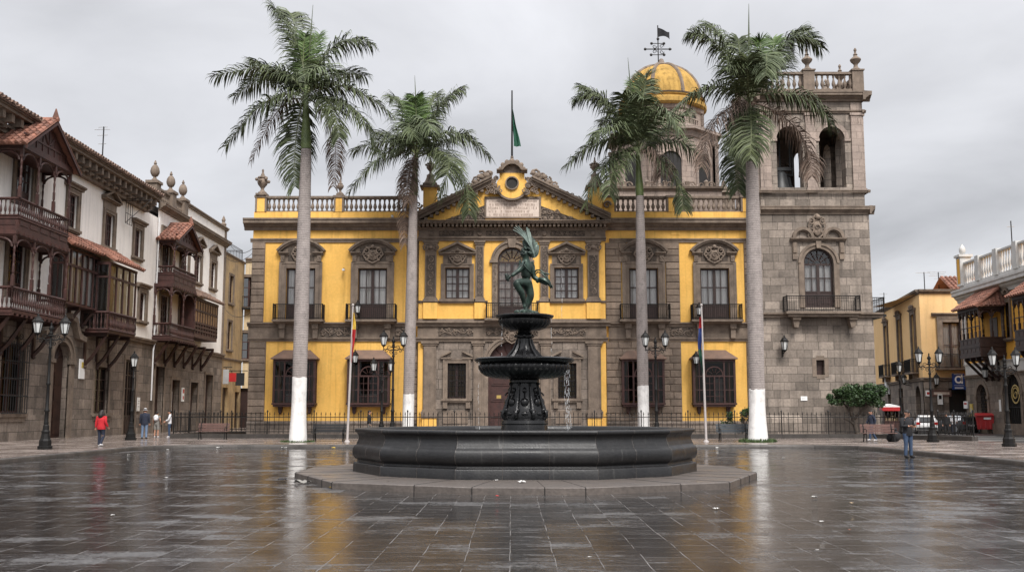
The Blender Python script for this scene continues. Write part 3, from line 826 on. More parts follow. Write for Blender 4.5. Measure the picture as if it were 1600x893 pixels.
# ================================================================ the yellow palace
FP = Frame(0, 65, 0)
PX = lambda px, py=440, o=0: FP.x(px, py, o)
PZ = lambda py, o=0: FP.z(800, py, o)
pal = on_frame('palace', 'long yellow palace of two tall storeys with brown stone trim and a pedimented centre', 'palace', FP)
W_UP = [(PX(470), 'up'), (PX(582.3), 'up'), (PX(1005.5), 'up'), (PX(1116.5), 'up')]
X0, X1 = -16.65, 15.6
CB = 5.95                                     # half width of the centre bay
zG, zS0, zS1, zBal = .15, PZ(531), PZ(505), PZ(502)
zw0, zw1 = PZ(501), PZ(419)
zo0, zo1 = PZ(632), PZ(566)
zCor0, zCor1, zPar = PZ(360), PZ(344), PZ(331)
zRail = PZ(306)
zFr = PZ(376)
ww = 1.86
holes = [(x - ww / 2, x + ww / 2, zw0 + .02, zw1) for x, _ in W_UP]
OX = [PX(461, 600, .3), PX(576.5, 600, .3), PX(1004.5, 600, .3), PX(1115, 600, .3)]
holes += [(x - .95, x + .95, zo0 + .25, zo1 - .05) for x in OX]
mb = MB(); wall(mb, X0, X1, zG, zCor0 + .05, holes, 0, .32)
mb.box(X0 + .02, X1, -.03, .5, zCor1 - .02, zPar)       # parapet base
mb.build('wall', 'yellow', pal)
mb = MB()
for a, b in ((X0, X0 + .02), (X1 - .02, X1)): mb.box(a, b, .002, 20, zG, zCor1)
mb.box(X0, X1, 19.98, 20, zG, zCor1)
mb.build('side_wall', 'yellow', pal)
mb = MB(); mb.box(X0 + .03, X1 - .03, .55, 19.9, zCor1 - .4, zCor1 - .1); mb.build('roof', 'gravelroof', pal)
mb = MB(); mb.box(X0 + .05, X1 - .05, 3.0, 3.1, zG, zCor1 - .5)
mb.box(X0 + .05, X1 - .05, .35, 2.9, zS1 - .15, zS1)
mb.build('inner_wall', 'dark', pal)

# plinth, string course, cornice over both wings
mb = MB()
zp = PZ(662)
for a, b in ((X0 - .03, -CB), (CB, X1)):
    mb.box(a, b, -.10, .01, zG - .05, zp); mb.run(a, b, [(0.01, zp), (-.16, zp), (-.16, zp + .1), (-.02, zp + .2), (.01, zp + .2)])
mb.build('plinth', 'plinth', pal)
mb = MB()
for a, b in ((X0 - .12, -CB - .2), (CB + .2, X1)):
    mb.box(a, b, -.09, .01, zS0 + .1, zS1 - .2)
    mb.run(a - .05, b, molding(zS1 - .21, zS1 + .06, .30, 0, 'string'))
    mb.run(a, b, molding(zS0 - .08, zS0 + .14, .17, 0, 'string'))
mb.build('string_course', 'trim', pal)
mb = MB()
for a, b in ((PX(503), PX(549)), (PX(1045), PX(1080)), (PX(618), PX(640))):
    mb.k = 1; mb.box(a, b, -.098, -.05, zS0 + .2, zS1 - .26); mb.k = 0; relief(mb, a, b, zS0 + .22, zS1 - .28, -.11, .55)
mb.build('relief', ['carved', 'recess_shade'], pal, smooth=60)
mb = MB()
for a, b in ((X0 - .55, -CB + .1), (CB - .1, X1)):
    mb.run(a, b, molding(zCor0, zCor1 + .05, .62))
    mb.run(a + .4, b, molding(zFr - .12, zFr + .14, .13, 0, 'string'))
mb.build('cornice', 'trim', pal)

# rusticated corner pier, stone bay and right-hand quoins
mb = MB()
blocks(mb, X0 - .03, X0 + .82, zS1 + .06, zFr - .13, .44, 0, .10, bw=.9)
blocks(mb, X0 - .03, X0 + 1.05, zp + .2, zS0 - .1, .44, 0, .10, bw=1.1)
blocks(mb, PX(1163), X1, zS1 + .06, zFr - .13, .44, 0, .10, bw=.9)
blocks(mb, PX(1163), X1, zp + .2, zS0 - .1, .44, 0, .10, bw=.9)
blocks(mb, PX(635), -CB, zp + .2, zS0 - .1, .44, 0, .10, bw=.9)
blocks(mb, PX(635), -CB, zS1 + .06, zFr - .13, .44, 0, .10, bw=.9)
blocks(mb, CB, PX(1062), zS1 + .06, zFr - .13, .44, 0, .10, [(W_UP[2][0] - 1.42, W_UP[2][0] + 1.42, zw0 - .4, zw1 + .4), (W_UP[2][0] - 1.1, W_UP[2][0] + 1.1, zw1, PZ(381))], bw=.85)
blocks(mb, CB, PX(1062), zp + .2, zS0 - .1, .44, 0, .10, [(OX[2] - 1.0, OX[2] + 1.0, zo0, zo1 + .3)], bw=.85)
mb.build('quoin', 'block', pal)

# upper windows: architrave, crest panel, curved pediment, glazed door, iron balcony
proto = None
for i, (x, _) in enumerate(W_UP):
    s = MB()
    surround(s, x, zw0, ww, zw1 - zw0, 0, .40, .12, False)
    zc0, zc1 = zw1 + .40, PZ(399)
    s.box(x - 1.16, x + 1.16, -.10, .01, zc0 + .004, zc1 + .45)
    for sg in (-1, 1):
        s.box(x + sg * 1.17 - .13, x + sg * 1.17 + .13, -.20, .01, zc0 + .02, zc1 - .01)
        spiral(s, (x + sg * 1.17, -.2, zc0 + .2), .12, 1, .035, sg, n=4)
    seg_pediment(s, x, zc1, 2.85, PZ(379) - zc1 - .15, 0, .34, .2)
    so = s.build('window_surround', 'trim', pal)
    c = MB(); c.k = 1; c.box(x - .85, x + .85, -.112, -.06, zc0 + .05, zc1 + .5); c.k = 0; crest(c, x, (zc0 + zc1) / 2 + .22, 1.15 + .1 * (i % 2), 1.05, -.17); c.build('crest', ['carved', 'recess_shade'], so, smooth=60)
    sash(pal, x, zw0, ww, zw1 - zw0, .12, 4, 2, low=.95, name='window', curt='curtain')
    b = MB()
    b.box(x - 1.62, x + 1.62, -.78, -.02, zS1 + .065, zS1 + .20)
    b.run(x - 1.5, x + 1.5, [(-.1, zS1 - .06), (-.5, zS1 - .06), (-.72, zS1 + .063), (-.1, zS1 + .063)])
    for sg in (-1, 1):
        xx = x + sg * 1.05
        b.prism([(xx - .17, zS1 - .07), (xx + .17, zS1 - .07), (xx + .15, zS0 + .1), (xx - .15, zS0 + .1)], -.34, -.09)
        b.prism([(xx - .21, zS1 - .06), (xx + .21, zS1 - .06), (xx + .19, zS1 - .34), (xx - .19, zS1 - .34)], -.46, -.092)
    bo = b.build('balcony', 'trim', pal)
    r = MB(); iron_rail(r, [(x - 1.55, -.05), (x - 1.55, -.72), (x + 1.55, -.72), (x + 1.55, -.05)], zS1 + .20, zS1 + 1.15, .125)
    r.build('railing', 'iron', bo)

# lower windows: wooden bay with sloped roof
zr0, zr1 = PZ(561, .4), PZ(549, .3)
zb0 = PZ(635, .5)
for i, x in enumerate(OX):
    hw = 1.27; d = .62
    o = MB()
    for sg in (-1, 1):
        o.box(x + sg * hw - .07, x + sg * hw + .07, -d, -d + .14, zb0 + .24, zr0)
        o.box(x + sg * hw - .05, x + sg * hw + .05, -.12, .01, zb0 + .24, zr0)
        o.box(x + sg * .62 - .05, x + sg * .62 + .05, -d + .01, -d + .11, zb0 + .24, zr0 - .01)
        for z in (zb0 + 1.05, zb0 + 1.9):
            o.box(x + sg * hw - .03, x + sg * hw + .03, -d + .14, -.12, z - .03, z + .03)
        o.box(x + sg * (hw + .62) / 2 - .02, x + sg * (hw + .62) / 2 + .02, -d + .03, -d + .08, zb0 + .25, zr0 - .02)
        for z in (zb0 + 1.05, zb0 + 1.9): o.box(x + sg * .95 - .32, x + sg * .95 + .32, -d + .02, -d + .08, z - .03, z + .03)
    o.box(x - .57, x + .57, -d + .02, -d + .09, zb0 + 1.86, zb0 + 1.96)
    o.box(x - .04, x + .04, -d + .015, -d + .095, zb0 + .25, zb0 + 1.86)
    for k in (-.3, .3): o.box(x + k - .015, x + k + .015, -d + .03, -d + .07, zb0 + .25, zb0 + 1.86)
    for k in range(1, 4): o.box(x - .57, x + .57, -d + .032, -d + .068, zb0 + .25 + k * .4 - .015, zb0 + .25 + k * .4 + .015)
    o.arc(x, zb0 + 1.96, .50, .57, 0, PI, -d + .015, -d + .09, 14)
    for k in range(1, 5):
        a = PI * k / 5; o.bar((x + .15 * math.cos(a), -d + .05, zb0 + 1.96 + .15 * math.sin(a)), (x + .5 * math.cos(a), -d + .05, zb0 + 1.96 + .5 * math.sin(a)), .025)
    o.box(x - hw - .05, x + hw + .05, -d - .02, .01, zr0 - .14, zr0 - .002)
    # sill, apron and brackets
    o.box(x - hw - .10, x + hw + .10, -d - .07, .01, zb0 + .12, zb0 + .24)
    o.box(x - hw - .02, x + hw + .02, -d, .01, zb0, zb0 + .118)
    for sg in (-1, 1):
        xx = x + sg * .92
        o.prism([(xx - .13, zb0 - .002), (xx + .13, zb0 - .002), (xx + .09, zb0 - .36), (xx - .09, zb0 - .36)], -.30, -.0)
        o.ball((xx, -.16, zb0 - .36), .11, 8, 4)
    oo = o.build('bay_window', 'redwood', pal)
    r = MB()
    rx, ry = hw + .20, d + .18
    vs = [(x - rx, -ry, zr0), (x + rx, -ry, zr0), (x + rx, .0, zr0), (x - rx, .0, zr0), (x - rx + .62, -.02, zr1 + .12), (x + rx - .62, -.02, zr1 + .12), (x - rx, -ry, zr0 + .06), (x + rx, -ry, zr0 + .06), (x + rx, 0, zr0 + .06), (x - rx, 0, zr0 + .06)]
    r.add(vs, [(0, 1, 2, 3), (0, 1, 7, 6), (1, 2, 8, 7), (3, 0, 6, 9), (6, 7, 5, 4), (7, 8, 5), (9, 6, 4)])
    r.build('bay_roof', 'oldtile', oo)
    g = MB()
    for s0, s1, yy in ((x - hw, x + hw, -d + .05),):
        g.add([(s0, yy, zb0 + .2), (s1, yy, zb0 + .2), (s1, yy, zr0), (s0, yy, zr0)], [(0, 1, 2, 3)])
    for sg in (-1, 1):
        g.add([(x + sg * hw, -d + .05, zb0 + .2), (x + sg * hw, -.05, zb0 + .2), (x + sg * hw, -.05, zr0), (x + sg * hw, -d + .05, zr0)], [(0, 1, 2, 3)])
    g.build('pane', 'darkpane', oo)
    if i in (0, 1, 3):
        c = MB(); c.box(x - .52 + (.5 if i == 3 else 0), x + .52, -d + .16, -d + .18, zb0 + .28, zb0 + (1.75 if i == 3 else .8)); c.build('blind', 'curtain', oo)

# roof balustrade: piers, rails, balusters
def balustrade(root, x0, x1, y, za, zb, m, mp, step=.31, lipm=None, nm='balustrade'):
    b = MB()
    b.box(x0, x1, y - .16, y + .16, zb - .14, zb); b.box(x0, x1, y - .12, y + .12, zb - .19, zb - .141)
    b.box(x0, x1, y - .14, y + .14, za, za + .08)
    o = b.build(nm, m, root)
    n = max(1, round((x1 - x0) / step))
    q = MB(); baluster_mesh(q, (0, 0, 0), zb - .19 - za - .08, 1.25)
    first = q.build('baluster', m, o, smooth=50, at=(x0 + (x1 - x0) * .5 / n, y, za + .08))
    for k in range(1, n): dup(first, o, loc=(x0 + (x1 - x0) * (k + .5) / n, y, za + .08))
    return o


def pier(root, xc, w, y, za, zb, face, trim, name='roof_pier'):
    p = MB(); p.box(xc - w / 2, xc + w / 2, y - .22, y + .22, za, zb - .12); o = p.build(name, face, root)
    t = MB()
    t.box(xc - w / 2 - .06, xc + w / 2 + .06, y - .28, y + .28, zb - .118, zb + .03)
    for sg in (-1, 1): t.box(xc + sg * (w / 2 - .05) - .06, xc + sg * (w / 2 - .05) + .06, y - .245, y + .2, za + .01, zb - .13)
    t.build('pier_trim', trim, o)
    return o


yb = .16
P_ = lambda px: PX(px, 320, -.1)
for a, b in ((P_(417), P_(522)), (P_(538), P_(634))): balustrade(pal, a, b, yb, zPar, zRail, 'carved', 'trim')
for a, b in ((P_(962), P_(1040)), (P_(1057), P_(1158))): balustrade(pal, a, b, yb, zPar, zRail, 'carved', 'trim')
for px, wd in ((408.5, .72), (530, .64), (1048.5, .6), (950, 1.0), (1163, .5), (639, .4)): pier(pal, P_(px), wd, yb, zPar, zRail, 'yellow', 'trim')
for px, s, orn in ((409, 1.06, True), (531, .68, False)):
    u = MB(); u.box(P_(px) - .42 * s / 1.0 * .8, P_(px) + .42 * s * .8, yb - .34 * s, yb + .34 * s, zRail + .034, zRail + .16)
    urn(u, (P_(px), yb, zRail + .16), s, orn); u.build('urn', 'carved', pal, smooth=60)
u = MB(); urn(u, (P_(447) * 1.2, 12, zRail - .6), .9); u.box(P_(447) * 1.2 - .4, P_(447) * 1.2 + .4, 11.6, 12.4, zCor1 - .2, zRail - .6); u.build('urn', 'carved', pal, smooth=60)

# ---------------------------------------------------------------- centre bay
yC = -.40
zcl = PZ(646, .4)                            # top of the pilaster pedestals on the ground floor
hd = 1.50
zsp = PZ(570, .4)
wx = 3.47
lw0, lw1 = PZ(622, .4), PZ(567, .4)
uw0, uw1 = PZ(467, .4), PZ(418, .4)
zU0, zU1 = zS1 + .06, PZ(374, .4)
ra, rz = .92, PZ(386, .4) - .92
mb = MB()
wall(mb, -CB, CB, zS1 - .2, zU1 + .3, [(-wx - .78, -wx + .78, uw0, uw1), (wx - .78, wx + .78, uw0, uw1), (-ra, ra, zU0 + .01, rz, 'arch')], yC, .3)
for sg in (-1, 1): mb.box(min(sg * CB, sg * (CB - .02)), max(sg * CB, sg * (CB - .02)), yC, .01, zG, PZ(343))
mb.build('centre_wall', 'yellow', pal)
mb = MB()
wall(mb, -CB, CB, zG, zS1 - .2, [(-wx - .58, -wx + .58, lw0, lw1), (wx - .58, wx + .58, lw0, lw1), (-hd, hd, zG + .02, zsp, 'arch')], yC, .5)
mb.build('centre_ground_wall', 'plinth', pal)
# yellow strips between the outer pilasters and the edge, ground floor
mb = MB()
for sg in (-1, 1):
    a, b = sorted((sg * 5.93, sg * 5.60)); mb.box(a, b, yC - .012, yC + .01, zG + .3, zS0 - .1)
    a, b = sorted((sg * 4.72, sg * 5.62)); mb.box(a, b, yC - .20, yC - .01, zG + .25, zcl - .25)
    a, b = sorted((sg * 4.72, sg * 5.62)); mb.box(a, b, yC - .17, yC - .01, zU0 + .20, PZ(473, .4))
    a, b = sorted((sg * 1.74, sg * 2.38)); mb.box(a, b, yC - .17, yC - .01, zU0 + .20, PZ(473, .4))
mb.build('yellow_panel', 'yellow', pal)
mb = MB()                                     # mouldings of the centre bay
mb.run(-CB - .25, CB + .25, molding(zS1 - .22, zS1 + .10, .36, yC, 'string'))
mb.run(-CB - .12, CB + .12, molding(zS0 - .12, zS0 + .14, .20, yC, 'string'))
mb.box(-CB - .02, CB + .02, yC - .06, yC + .01, zS0 + .141, zS1 - .221)
mb.run(-CB, -ra - .62, molding(PZ(473, .4), PZ(469.5, .4), .10, yC, 'string')); mb.run(ra + .62, CB, molding(PZ(473, .4), PZ(469.5, .4), .10, yC, 'string'))
mb.box(-CB, CB, yC - .05, yC + .01, zU0 + .01, zU0 + .2)
zE0, zE1 = PZ(375, .4), PZ(360, .4)
mb.run(-CB - .05, CB + .05, molding(zE0 - .06, zE0 + .20, .22, yC, 'string'))
mb.box(-CB - .02, CB + .02, yC - .10, yC + .01, zE0 + .201, zE1)
zP0 = PZ(346, .9)
mb.run(-CB - .15, CB + .15, molding(zE1 + .001, zE1 + .16, .25, yC, 'string'))
mb.run(-CB - .30, CB + .30, [(yC, zE1 + .36), (yC - .75, zE1 + .36), (yC - .78, zE1 + .55), (yC - .86, zP0), (yC, zP0 + .02)])
for i in range(45):
    x = -CB + .05 + i * (2 * CB - .1) / 44
    mb.box(x - .075, x + .075, yC - .62, yC + .01, zE1 + .165, zE1 + .355)
mb.build('entablature', 'trim', pal)
mb = MB()
for a, b in ((-4.65, -2.45), (-1.65, 1.65), (2.45, 4.65)):
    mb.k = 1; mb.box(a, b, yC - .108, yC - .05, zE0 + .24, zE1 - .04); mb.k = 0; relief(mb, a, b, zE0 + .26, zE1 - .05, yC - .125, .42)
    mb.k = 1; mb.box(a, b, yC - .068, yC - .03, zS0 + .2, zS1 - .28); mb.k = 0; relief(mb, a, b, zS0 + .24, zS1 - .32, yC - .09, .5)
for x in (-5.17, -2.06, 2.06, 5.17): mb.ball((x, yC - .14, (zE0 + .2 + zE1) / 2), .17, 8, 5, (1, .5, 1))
mb.build('relief', ['carved', 'recess_shade'], pal, smooth=60)

# pilasters, upper and lower
def pilaster(x, w, z0, z1, carved, cap, y=yC, proud=.16):
    p = MB()
    p.box(x - w * .66, x + w * .66, y - proud - .06, y + .01, z0, z0 + .16)
    p.box(x - w * .58, x + w * .58, y - proud - .03, y + .01, z0 + .162, z0 + .26)
    p.box(x - w / 2, x + w / 2, y - proud, y + .01, z0 + .262, z1 - .24)
    for sg in (-1, 1): p.box(x + sg * w * .43 - .035, x + sg * w * .43 + .035, y - proud - .035, y - proud + .005, z0 + .35, z1 - (.9 if cap else .35))
    p.box(x - w * .60, x + w * .60, y - proud - .05, y + .01, z1 - .238, z1 - .12)
    p.box(x - w * .70, x + w * .70, y - proud - .10, y + .01, z1 - .118, z1)
    o = p.build('pilaster', 'trim', pal)
    c = MB()
    c.k = 1
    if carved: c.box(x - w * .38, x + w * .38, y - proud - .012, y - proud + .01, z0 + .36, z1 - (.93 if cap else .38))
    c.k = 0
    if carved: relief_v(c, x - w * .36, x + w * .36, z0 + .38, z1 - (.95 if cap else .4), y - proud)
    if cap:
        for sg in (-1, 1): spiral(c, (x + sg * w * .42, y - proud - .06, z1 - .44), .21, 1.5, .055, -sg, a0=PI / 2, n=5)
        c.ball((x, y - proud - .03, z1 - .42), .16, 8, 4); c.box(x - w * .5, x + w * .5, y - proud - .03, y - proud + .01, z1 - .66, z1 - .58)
    if c.v: c.build('relief', ['carved', 'recess_shade'], o, smooth=60)


zu0 = PZ(472, .4) + .02
for x in (-5.17, 5.17): pilaster(x, .72, zu0, zE0 - .07, True, True)
for x in (-2.06, 2.06): pilaster(x, .52, zu0, zE0 - .07, True, False)
for x in (-5.17, 5.17):
    pilaster(x, .80, zcl, zS0 - .13, False, False)
for x in (-2.12, 2.12): pilaster(x, .62, zG + .3, zS0 - .13, False, False)
mb = MB()
for sg in (-1, 1):
    for xc, w in ((5.17, .98), (2.12, .8)):
        mb.box(sg * xc - w / 2, sg * xc + w / 2, yC - .26, yC + .01, zG - .02, zG + .26)
        if xc > 5: mb.box(sg * xc - w / 2, sg * xc + w / 2, yC - .26, yC + .01, zcl - .26, zcl - .001)
    a, b = sorted((sg * 2.45, sg * 4.65))
    mb.box(a, b, yC - .08, yC + .01, zG, zG + .55); mb.box(a + .3, b - .3, yC - .05, yC + .01, zG + .8, lw0 - .75)
mb.build('pedestal', 'trim', pal)

# windows of the centre bay
for sg in (-1, 1):
    x = sg * wx
    s = MB(); surround(s, x, uw0, 1.56, uw1 - uw0, yC, .24, .10)
    zc0, zc1 = uw1 + .25, PZ(399, .4)
    s.box(x - .92, x + .92, yC - .09, yC + .01, zc0, zc1)
    tri_pediment(s, x, zc1, 2.36, PZ(379, .4) - zc1 - .1, yC, .30, .16)
    so = s.build('window_surround', 'trim', pal)
    c = MB(); c.k = 1; c.box(x - .62, x + .62, yC - .105, yC - .05, zc0 + .03, zc1 + .02); c.k = 0; crest(c, x, (zc0 + zc1) / 2 + .12, 1.05, .95, yC - .14); c.build('crest', ['carved', 'recess_shade'], so, smooth=60)
    sash(pal, x, uw0, 1.56, uw1 - uw0, yC + .14, 4, 4)
    s = MB(); surround(s, x, lw0, 1.16, lw1 - lw0, yC, .26, .10)
    for q in (-1, 1):                          # split pediment
        xa, xb = x + q * .35, x + q * 1.02
        s.prism([(xb, lw1 + .36), (xb, lw1 + .48), (xa, lw1 + .80), (xa, lw1 + .68)], yC - .22, yC + .01)
        a, b = sorted((xa, xb)); s.box(a, b, yC - .18, yC + .01, lw1 + .262, lw1 + .36)
        s.box(x + q * .72 - .14, x + q * .72 + .14, yC - .2, yC + .01, lw0 - .62, lw0 - .262)
    s.build('window_surround', 'trim', pal)
    f = MB()
    for k in range(6): f.bar((x - .5 + k * .2, yC + .03, lw0), (x - .5 + k * .2, yC + .03, lw1), .028)
    for k in range(7): f.bar((x - .58, yC + .03, lw0 + .12 + k * (lw1 - lw0 - .2) / 6), (x + .58, yC + .03, lw0 + .12 + k * (lw1 - lw0 - .2) / 6), .028)
    so = sash(pal, x, lw0, 1.16, lw1 - lw0, yC + .22, 2, 2, curtain=False, pane='darkpane')
    f.build('window_grille', 'iron', so)

# arched balcony door over the portal
s = MB(); s.arc(0, rz, ra, ra + .28, 0, PI, yC - .10, yC + .01, 18); s.arc(0, rz, ra + .28, ra + .42, 0, PI, yC - .18, yC + .01, 18)
for sg in (-1, 1):
    a, b = sorted((sg * ra, sg * (ra + .34))); s.box(a, b, yC - .10, yC + .01, zU0 + .21, rz)
    a, b = sorted((sg * (ra - .02), sg * (ra + .5))); s.box(a, b, yC - .2, yC + .01, rz - .09, rz + .08)
s.prism([(-.2, rz + ra - .05), (.2, rz + ra - .05), (.28, rz + ra + .52), (-.28, rz + ra + .52)], yC - .26, yC - .0)
so = s.build('door_surround', 'trim', pal)
c = MB()
for sg in (-1, 1): relief_v(c, min(sg * (ra + .05), sg * (ra + .3)), max(sg * (ra + .05), sg * (ra + .3)), zU0 + .4, rz - .2, yC - .105)
c.build('relief', 'carved', so, smooth=60)
sash(pal, 0, zU0 + .02, 2 * ra - .04, rz - zU0 - .02, yC + .12, 4, 5, arch=True, low=.9, name='balcony_door', pane='pane', curtain=True, curt='marble')
b = MB(); b.box(-1.7, 1.7, yC - .80, yC - .37, zU0 + .05, zU0 + .18); bo = b.build('balcony', 'trim', pal)
r = MB(); iron_rail(r, [(-1.6, yC - .06), (-1.6, yC - .74), (1.6, yC - .74), (1.6, yC - .06)], zU0 + .18, zU0 + 1.12, .125); r.build('railing', 'iron', bo)

# the portal
s = MB(); s.arc(0, zsp, hd, hd + .22, 0, PI, yC - .08, yC + .01, 20); s.arc(0, zsp, hd + .20, hd + .36, 0, PI, yC - .15, yC + .01, 20)
for sg in (-1, 1):
    a, b = sorted((sg * hd, sg * (hd + .34))); s.box(a, b, yC - .08, yC + .01, zG + .01, zsp)
so = s.build('door_surround', 'trim', pal)
c = MB(); crest(c, 0, zsp + hd + .30, 1.0, .9, yC - .2); c.build('crest', 'carved', so, smooth=60)
d = MB()
d.prism([(-hd, zG)] + [(hd, zG)] + [(hd * math.cos(PI * i / 18), zsp + hd * math.sin(PI * i / 18)) for i in range(19)], yC + .34, yC + .42)
for sg in (-1, 1):
    for z0, z1 in ((.3, 1.0), (1.15, 2.0), (2.15, 3.0), (3.15, 3.9)):
        a, b = sorted((sg * .14, sg * 1.32)); d.box(a, b, yC + .30, yC + .35, zG + z0, zG + z1); d.box(a + .14, b - .14, yC + .275, yC + .31, zG + z0 + .12, zG + z1 - .12)
d.box(-hd, hd, yC + .25, yC + .345, zsp - .16, zsp + .04); d.box(-.06, .06, yC + .27, yC + .345, zG, zsp - .16)
d.arc(0, zsp, .5, .56, 0, PI, yC + .28, yC + .345, 12)
for k in range(1, 8):
    a = PI * k / 8; d.bar((.56 * math.cos(a), yC + .33, zsp + .56 * math.sin(a)), (1.42 * math.cos(a), yC + .33, zsp + 1.42 * math.sin(a)), .05)
do = d.build('door', 'redwood', pal)
q = MB(); q.box(PX(776, 620), PX(783, 620), yC + .262, yC + .28, PZ(622), PZ(617)); q.build('door_plate', 'brass', do)

# pediment
zA = PZ(284, .8)
xa = 1.28
yP = yC - .80
t = MB()
t.prism([(-CB, zP0), (CB, zP0), (xa, zA), (.85, zA - .2), (-.85, zA - .2), (-xa, zA)], yC - .2, yC + .6)
for sg in (-1, 1):
    t.prism([(sg * (CB - .35), zP0 + .35), (sg * (CB - .35), zP0 + .62), (sg * xa * 1.02, zA + .30), (sg * xa * 1.02, zA + .02)], yP + .3, yC + .3)
t.prism([(-.78, zA - .55), (.78, zA - .55), (.80, PZ(272, .6)), (-.80, PZ(272, .6))], yP + .28, yC + .6)
to = t.build('pediment', 'yellow', pal)
k = MB()
for sg in (-1, 1):
    for lo, hi, pr in ((-.02, .22, .55), (.22, .36, .75), (.36, .48, .84)):
        k.prism([(sg * (CB + .32), zP0 + lo - .02), (sg * (CB + .32), zP0 + hi), (sg * xa, zA + hi - .12), (sg * xa, zA + lo - .14)], yC - pr, yC + .1)
    for i in range(13):
        u = (i + .6) / 13.4
        x = sg * (CB + .1 + (xa - CB - .1) * u); z = zP0 + (zA - .14 - zP0) * u - .14
        if z > zP0 + .02: k.box(x - .1, x + .1, yC - .5, yC + .0, z - .05, z + .13)
tz = MB()
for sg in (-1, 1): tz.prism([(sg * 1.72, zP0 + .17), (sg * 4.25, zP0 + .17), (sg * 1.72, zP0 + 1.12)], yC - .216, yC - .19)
tz.build('tympanum_panel', 'recess_shade', to)
xp0, xp1, zp0_, zp1_ = PX(760, 325, .6), PX(842.5, 325, .6), PZ(339, .6), PZ(310.5, .6)
k.box(xp0 - .12, xp1 + .12, yC - .30, yC - .19, zp0_ - .10, zp0_); k.box(xp0 - .12, xp1 + .12, yC - .30, yC - .19, zp1_, zp1_ + .12)
k.box(xp0 - .12, xp0, yC - .297, yC - .19, zp0_, zp1_); k.box(xp1, xp1 + .12, yC - .297, yC - .19, zp0_, zp1_)
zq = PZ(268, .7); zq2 = zq - 1.0
k.run(-.98, -.60, molding(PZ(272, .7), PZ(267, .7), .45, yP + .3, 'string')); k.run(.60, .98, molding(PZ(272, .7), PZ(267, .7), .45, yP + .3, 'string'))
zr_ = PZ(287.5, .7)
k.arc(0, zr_, .36, .44, 0, 2 * PI, yP + .16, yP + .3, 22)
k.arc(0, PZ(267, .7) - .28, .62, .82, math.radians(24), math.radians(156), yP - .08, yC + .5, 14)
t2 = MB(); zc_ = PZ(267, .7) - .28; t2.prism([(-.79, zq - .4), (.79, zq - .4)] + [(.64 * math.cos(PI * i / 14), max(zq - .1, zc_ + .64 * math.sin(PI * i / 14))) for i in range(15)], yP + .285, yC + .48); t2.build('oculus_cap', 'carved', to); t2 = MB(); t2.prism([(.97 * math.cos(2 * PI * i / 28), zr_ + .97 * math.sin(2 * PI * i / 28) * (1 if i > 14 else .55)) for i in range(28)], yP + .282, yC + .47); t2.build('oculus_wall', 'yellow', to)
k.arc(0, zr_, .98, 1.10, PI * 1.12, PI * 1.88, yP + .22, yC + .2, 14)
k.build('pediment_moulding', 'trim', to)
k = MB(); k.lathe((0, 0, 0), [(.355, 0), (.355, .05)], 20)
k.T = None
k2 = MB(); k2.prism([(.36 * math.cos(2 * PI * i / 20), zr_ + .36 * math.sin(2 * PI * i / 20)) for i in range(20)], yP + .26, yP + .275); k2.build('round_window', 'dark', to)
c = MB()
for sg in (-1, 1):                             # carved acanthus along the raking cornice and round the oculus
    for i in range(9):
        u = .30 + .70 * i / 8.0
        x = sg * (CB + (xa + .25 - CB) * u); z = zP0 + (zA - zP0) * u + .42 + .12 * math.sin(i * 1.3) + (.18 if i > 6 else 0)
        r = (.16, .20, .15, .21, .17, .24, .24, .30, .33)[i]
        spiral(c, (x, yP + .3, z), r * .95, 1.3, r * .30, sg * (1 if i % 2 else -1), a0=PI / 2 + i, n=5, steps=9)
        c.ball((x + sg * .1, yP + .36, z - .1), r * .8, 7, 4, (1.2, .8, .8)); c.ball((x - sg * .16, yP + .33, z + .05), r * .5, 6, 4)
    for i, (dx, dz, r) in enumerate(((1.05, -.05, .26), (1.22, .28, .22), (1.0, .42, .16), (.95, -.45, .22), (1.3, -.35, .18), (1.45, -.05, .16), (1.62, -.5, .15))):
        spiral(c, (sg * dx, yP + .28, zr_ + dz - .1), r, 1.3, r * .3, sg, a0=i * 1.3, n=5, steps=9); c.ball((sg * dx, yP + .34, zr_ + dz - .1), r * .7, 6, 4, (1, .7, 1))
    spiral(c, (sg * .74, yP + .1, zA - .62), .16, 1.4, .045, -sg, a0=PI / 2)
    # reliefs in the two corners of the tympanum
    for i in range(5):
        x = sg * (2.02 + i * .42); hmax = max(.18, 1.02 - i * .22)
        for q in range(2 if i < 3 else 1):
            spiral(c, (x, yC - .22, zP0 + .30 + q * .38 + RND.uniform(-.04, .04)), min(.22, hmax * .3), 1.3, .055, sg if q else -sg, a0=i + q, n=5, steps=9)
            c.ball((x + .1 * sg, yC - .21, zP0 + .26 + q * .36), .13, 6, 4, (1, .6, 1))
for i in range(7):
    a = PI * (i + .5) / 7
    c.ball((.74 * math.cos(a), yP + .15, PZ(267, .7) - .10 + .66 * math.sin(a)), .17, 7, 4, (1, .7, 1))
c.lathe((0, yP + .3, PZ(259, .7) - .06), [(.20, 0), (.14, .1), (.18, .2), (.22, .3), (.15, .42), (.08, .5), (.11, .58), (.04, .66)], 10)
c.build('acanthus', 'carved', to, smooth=60)
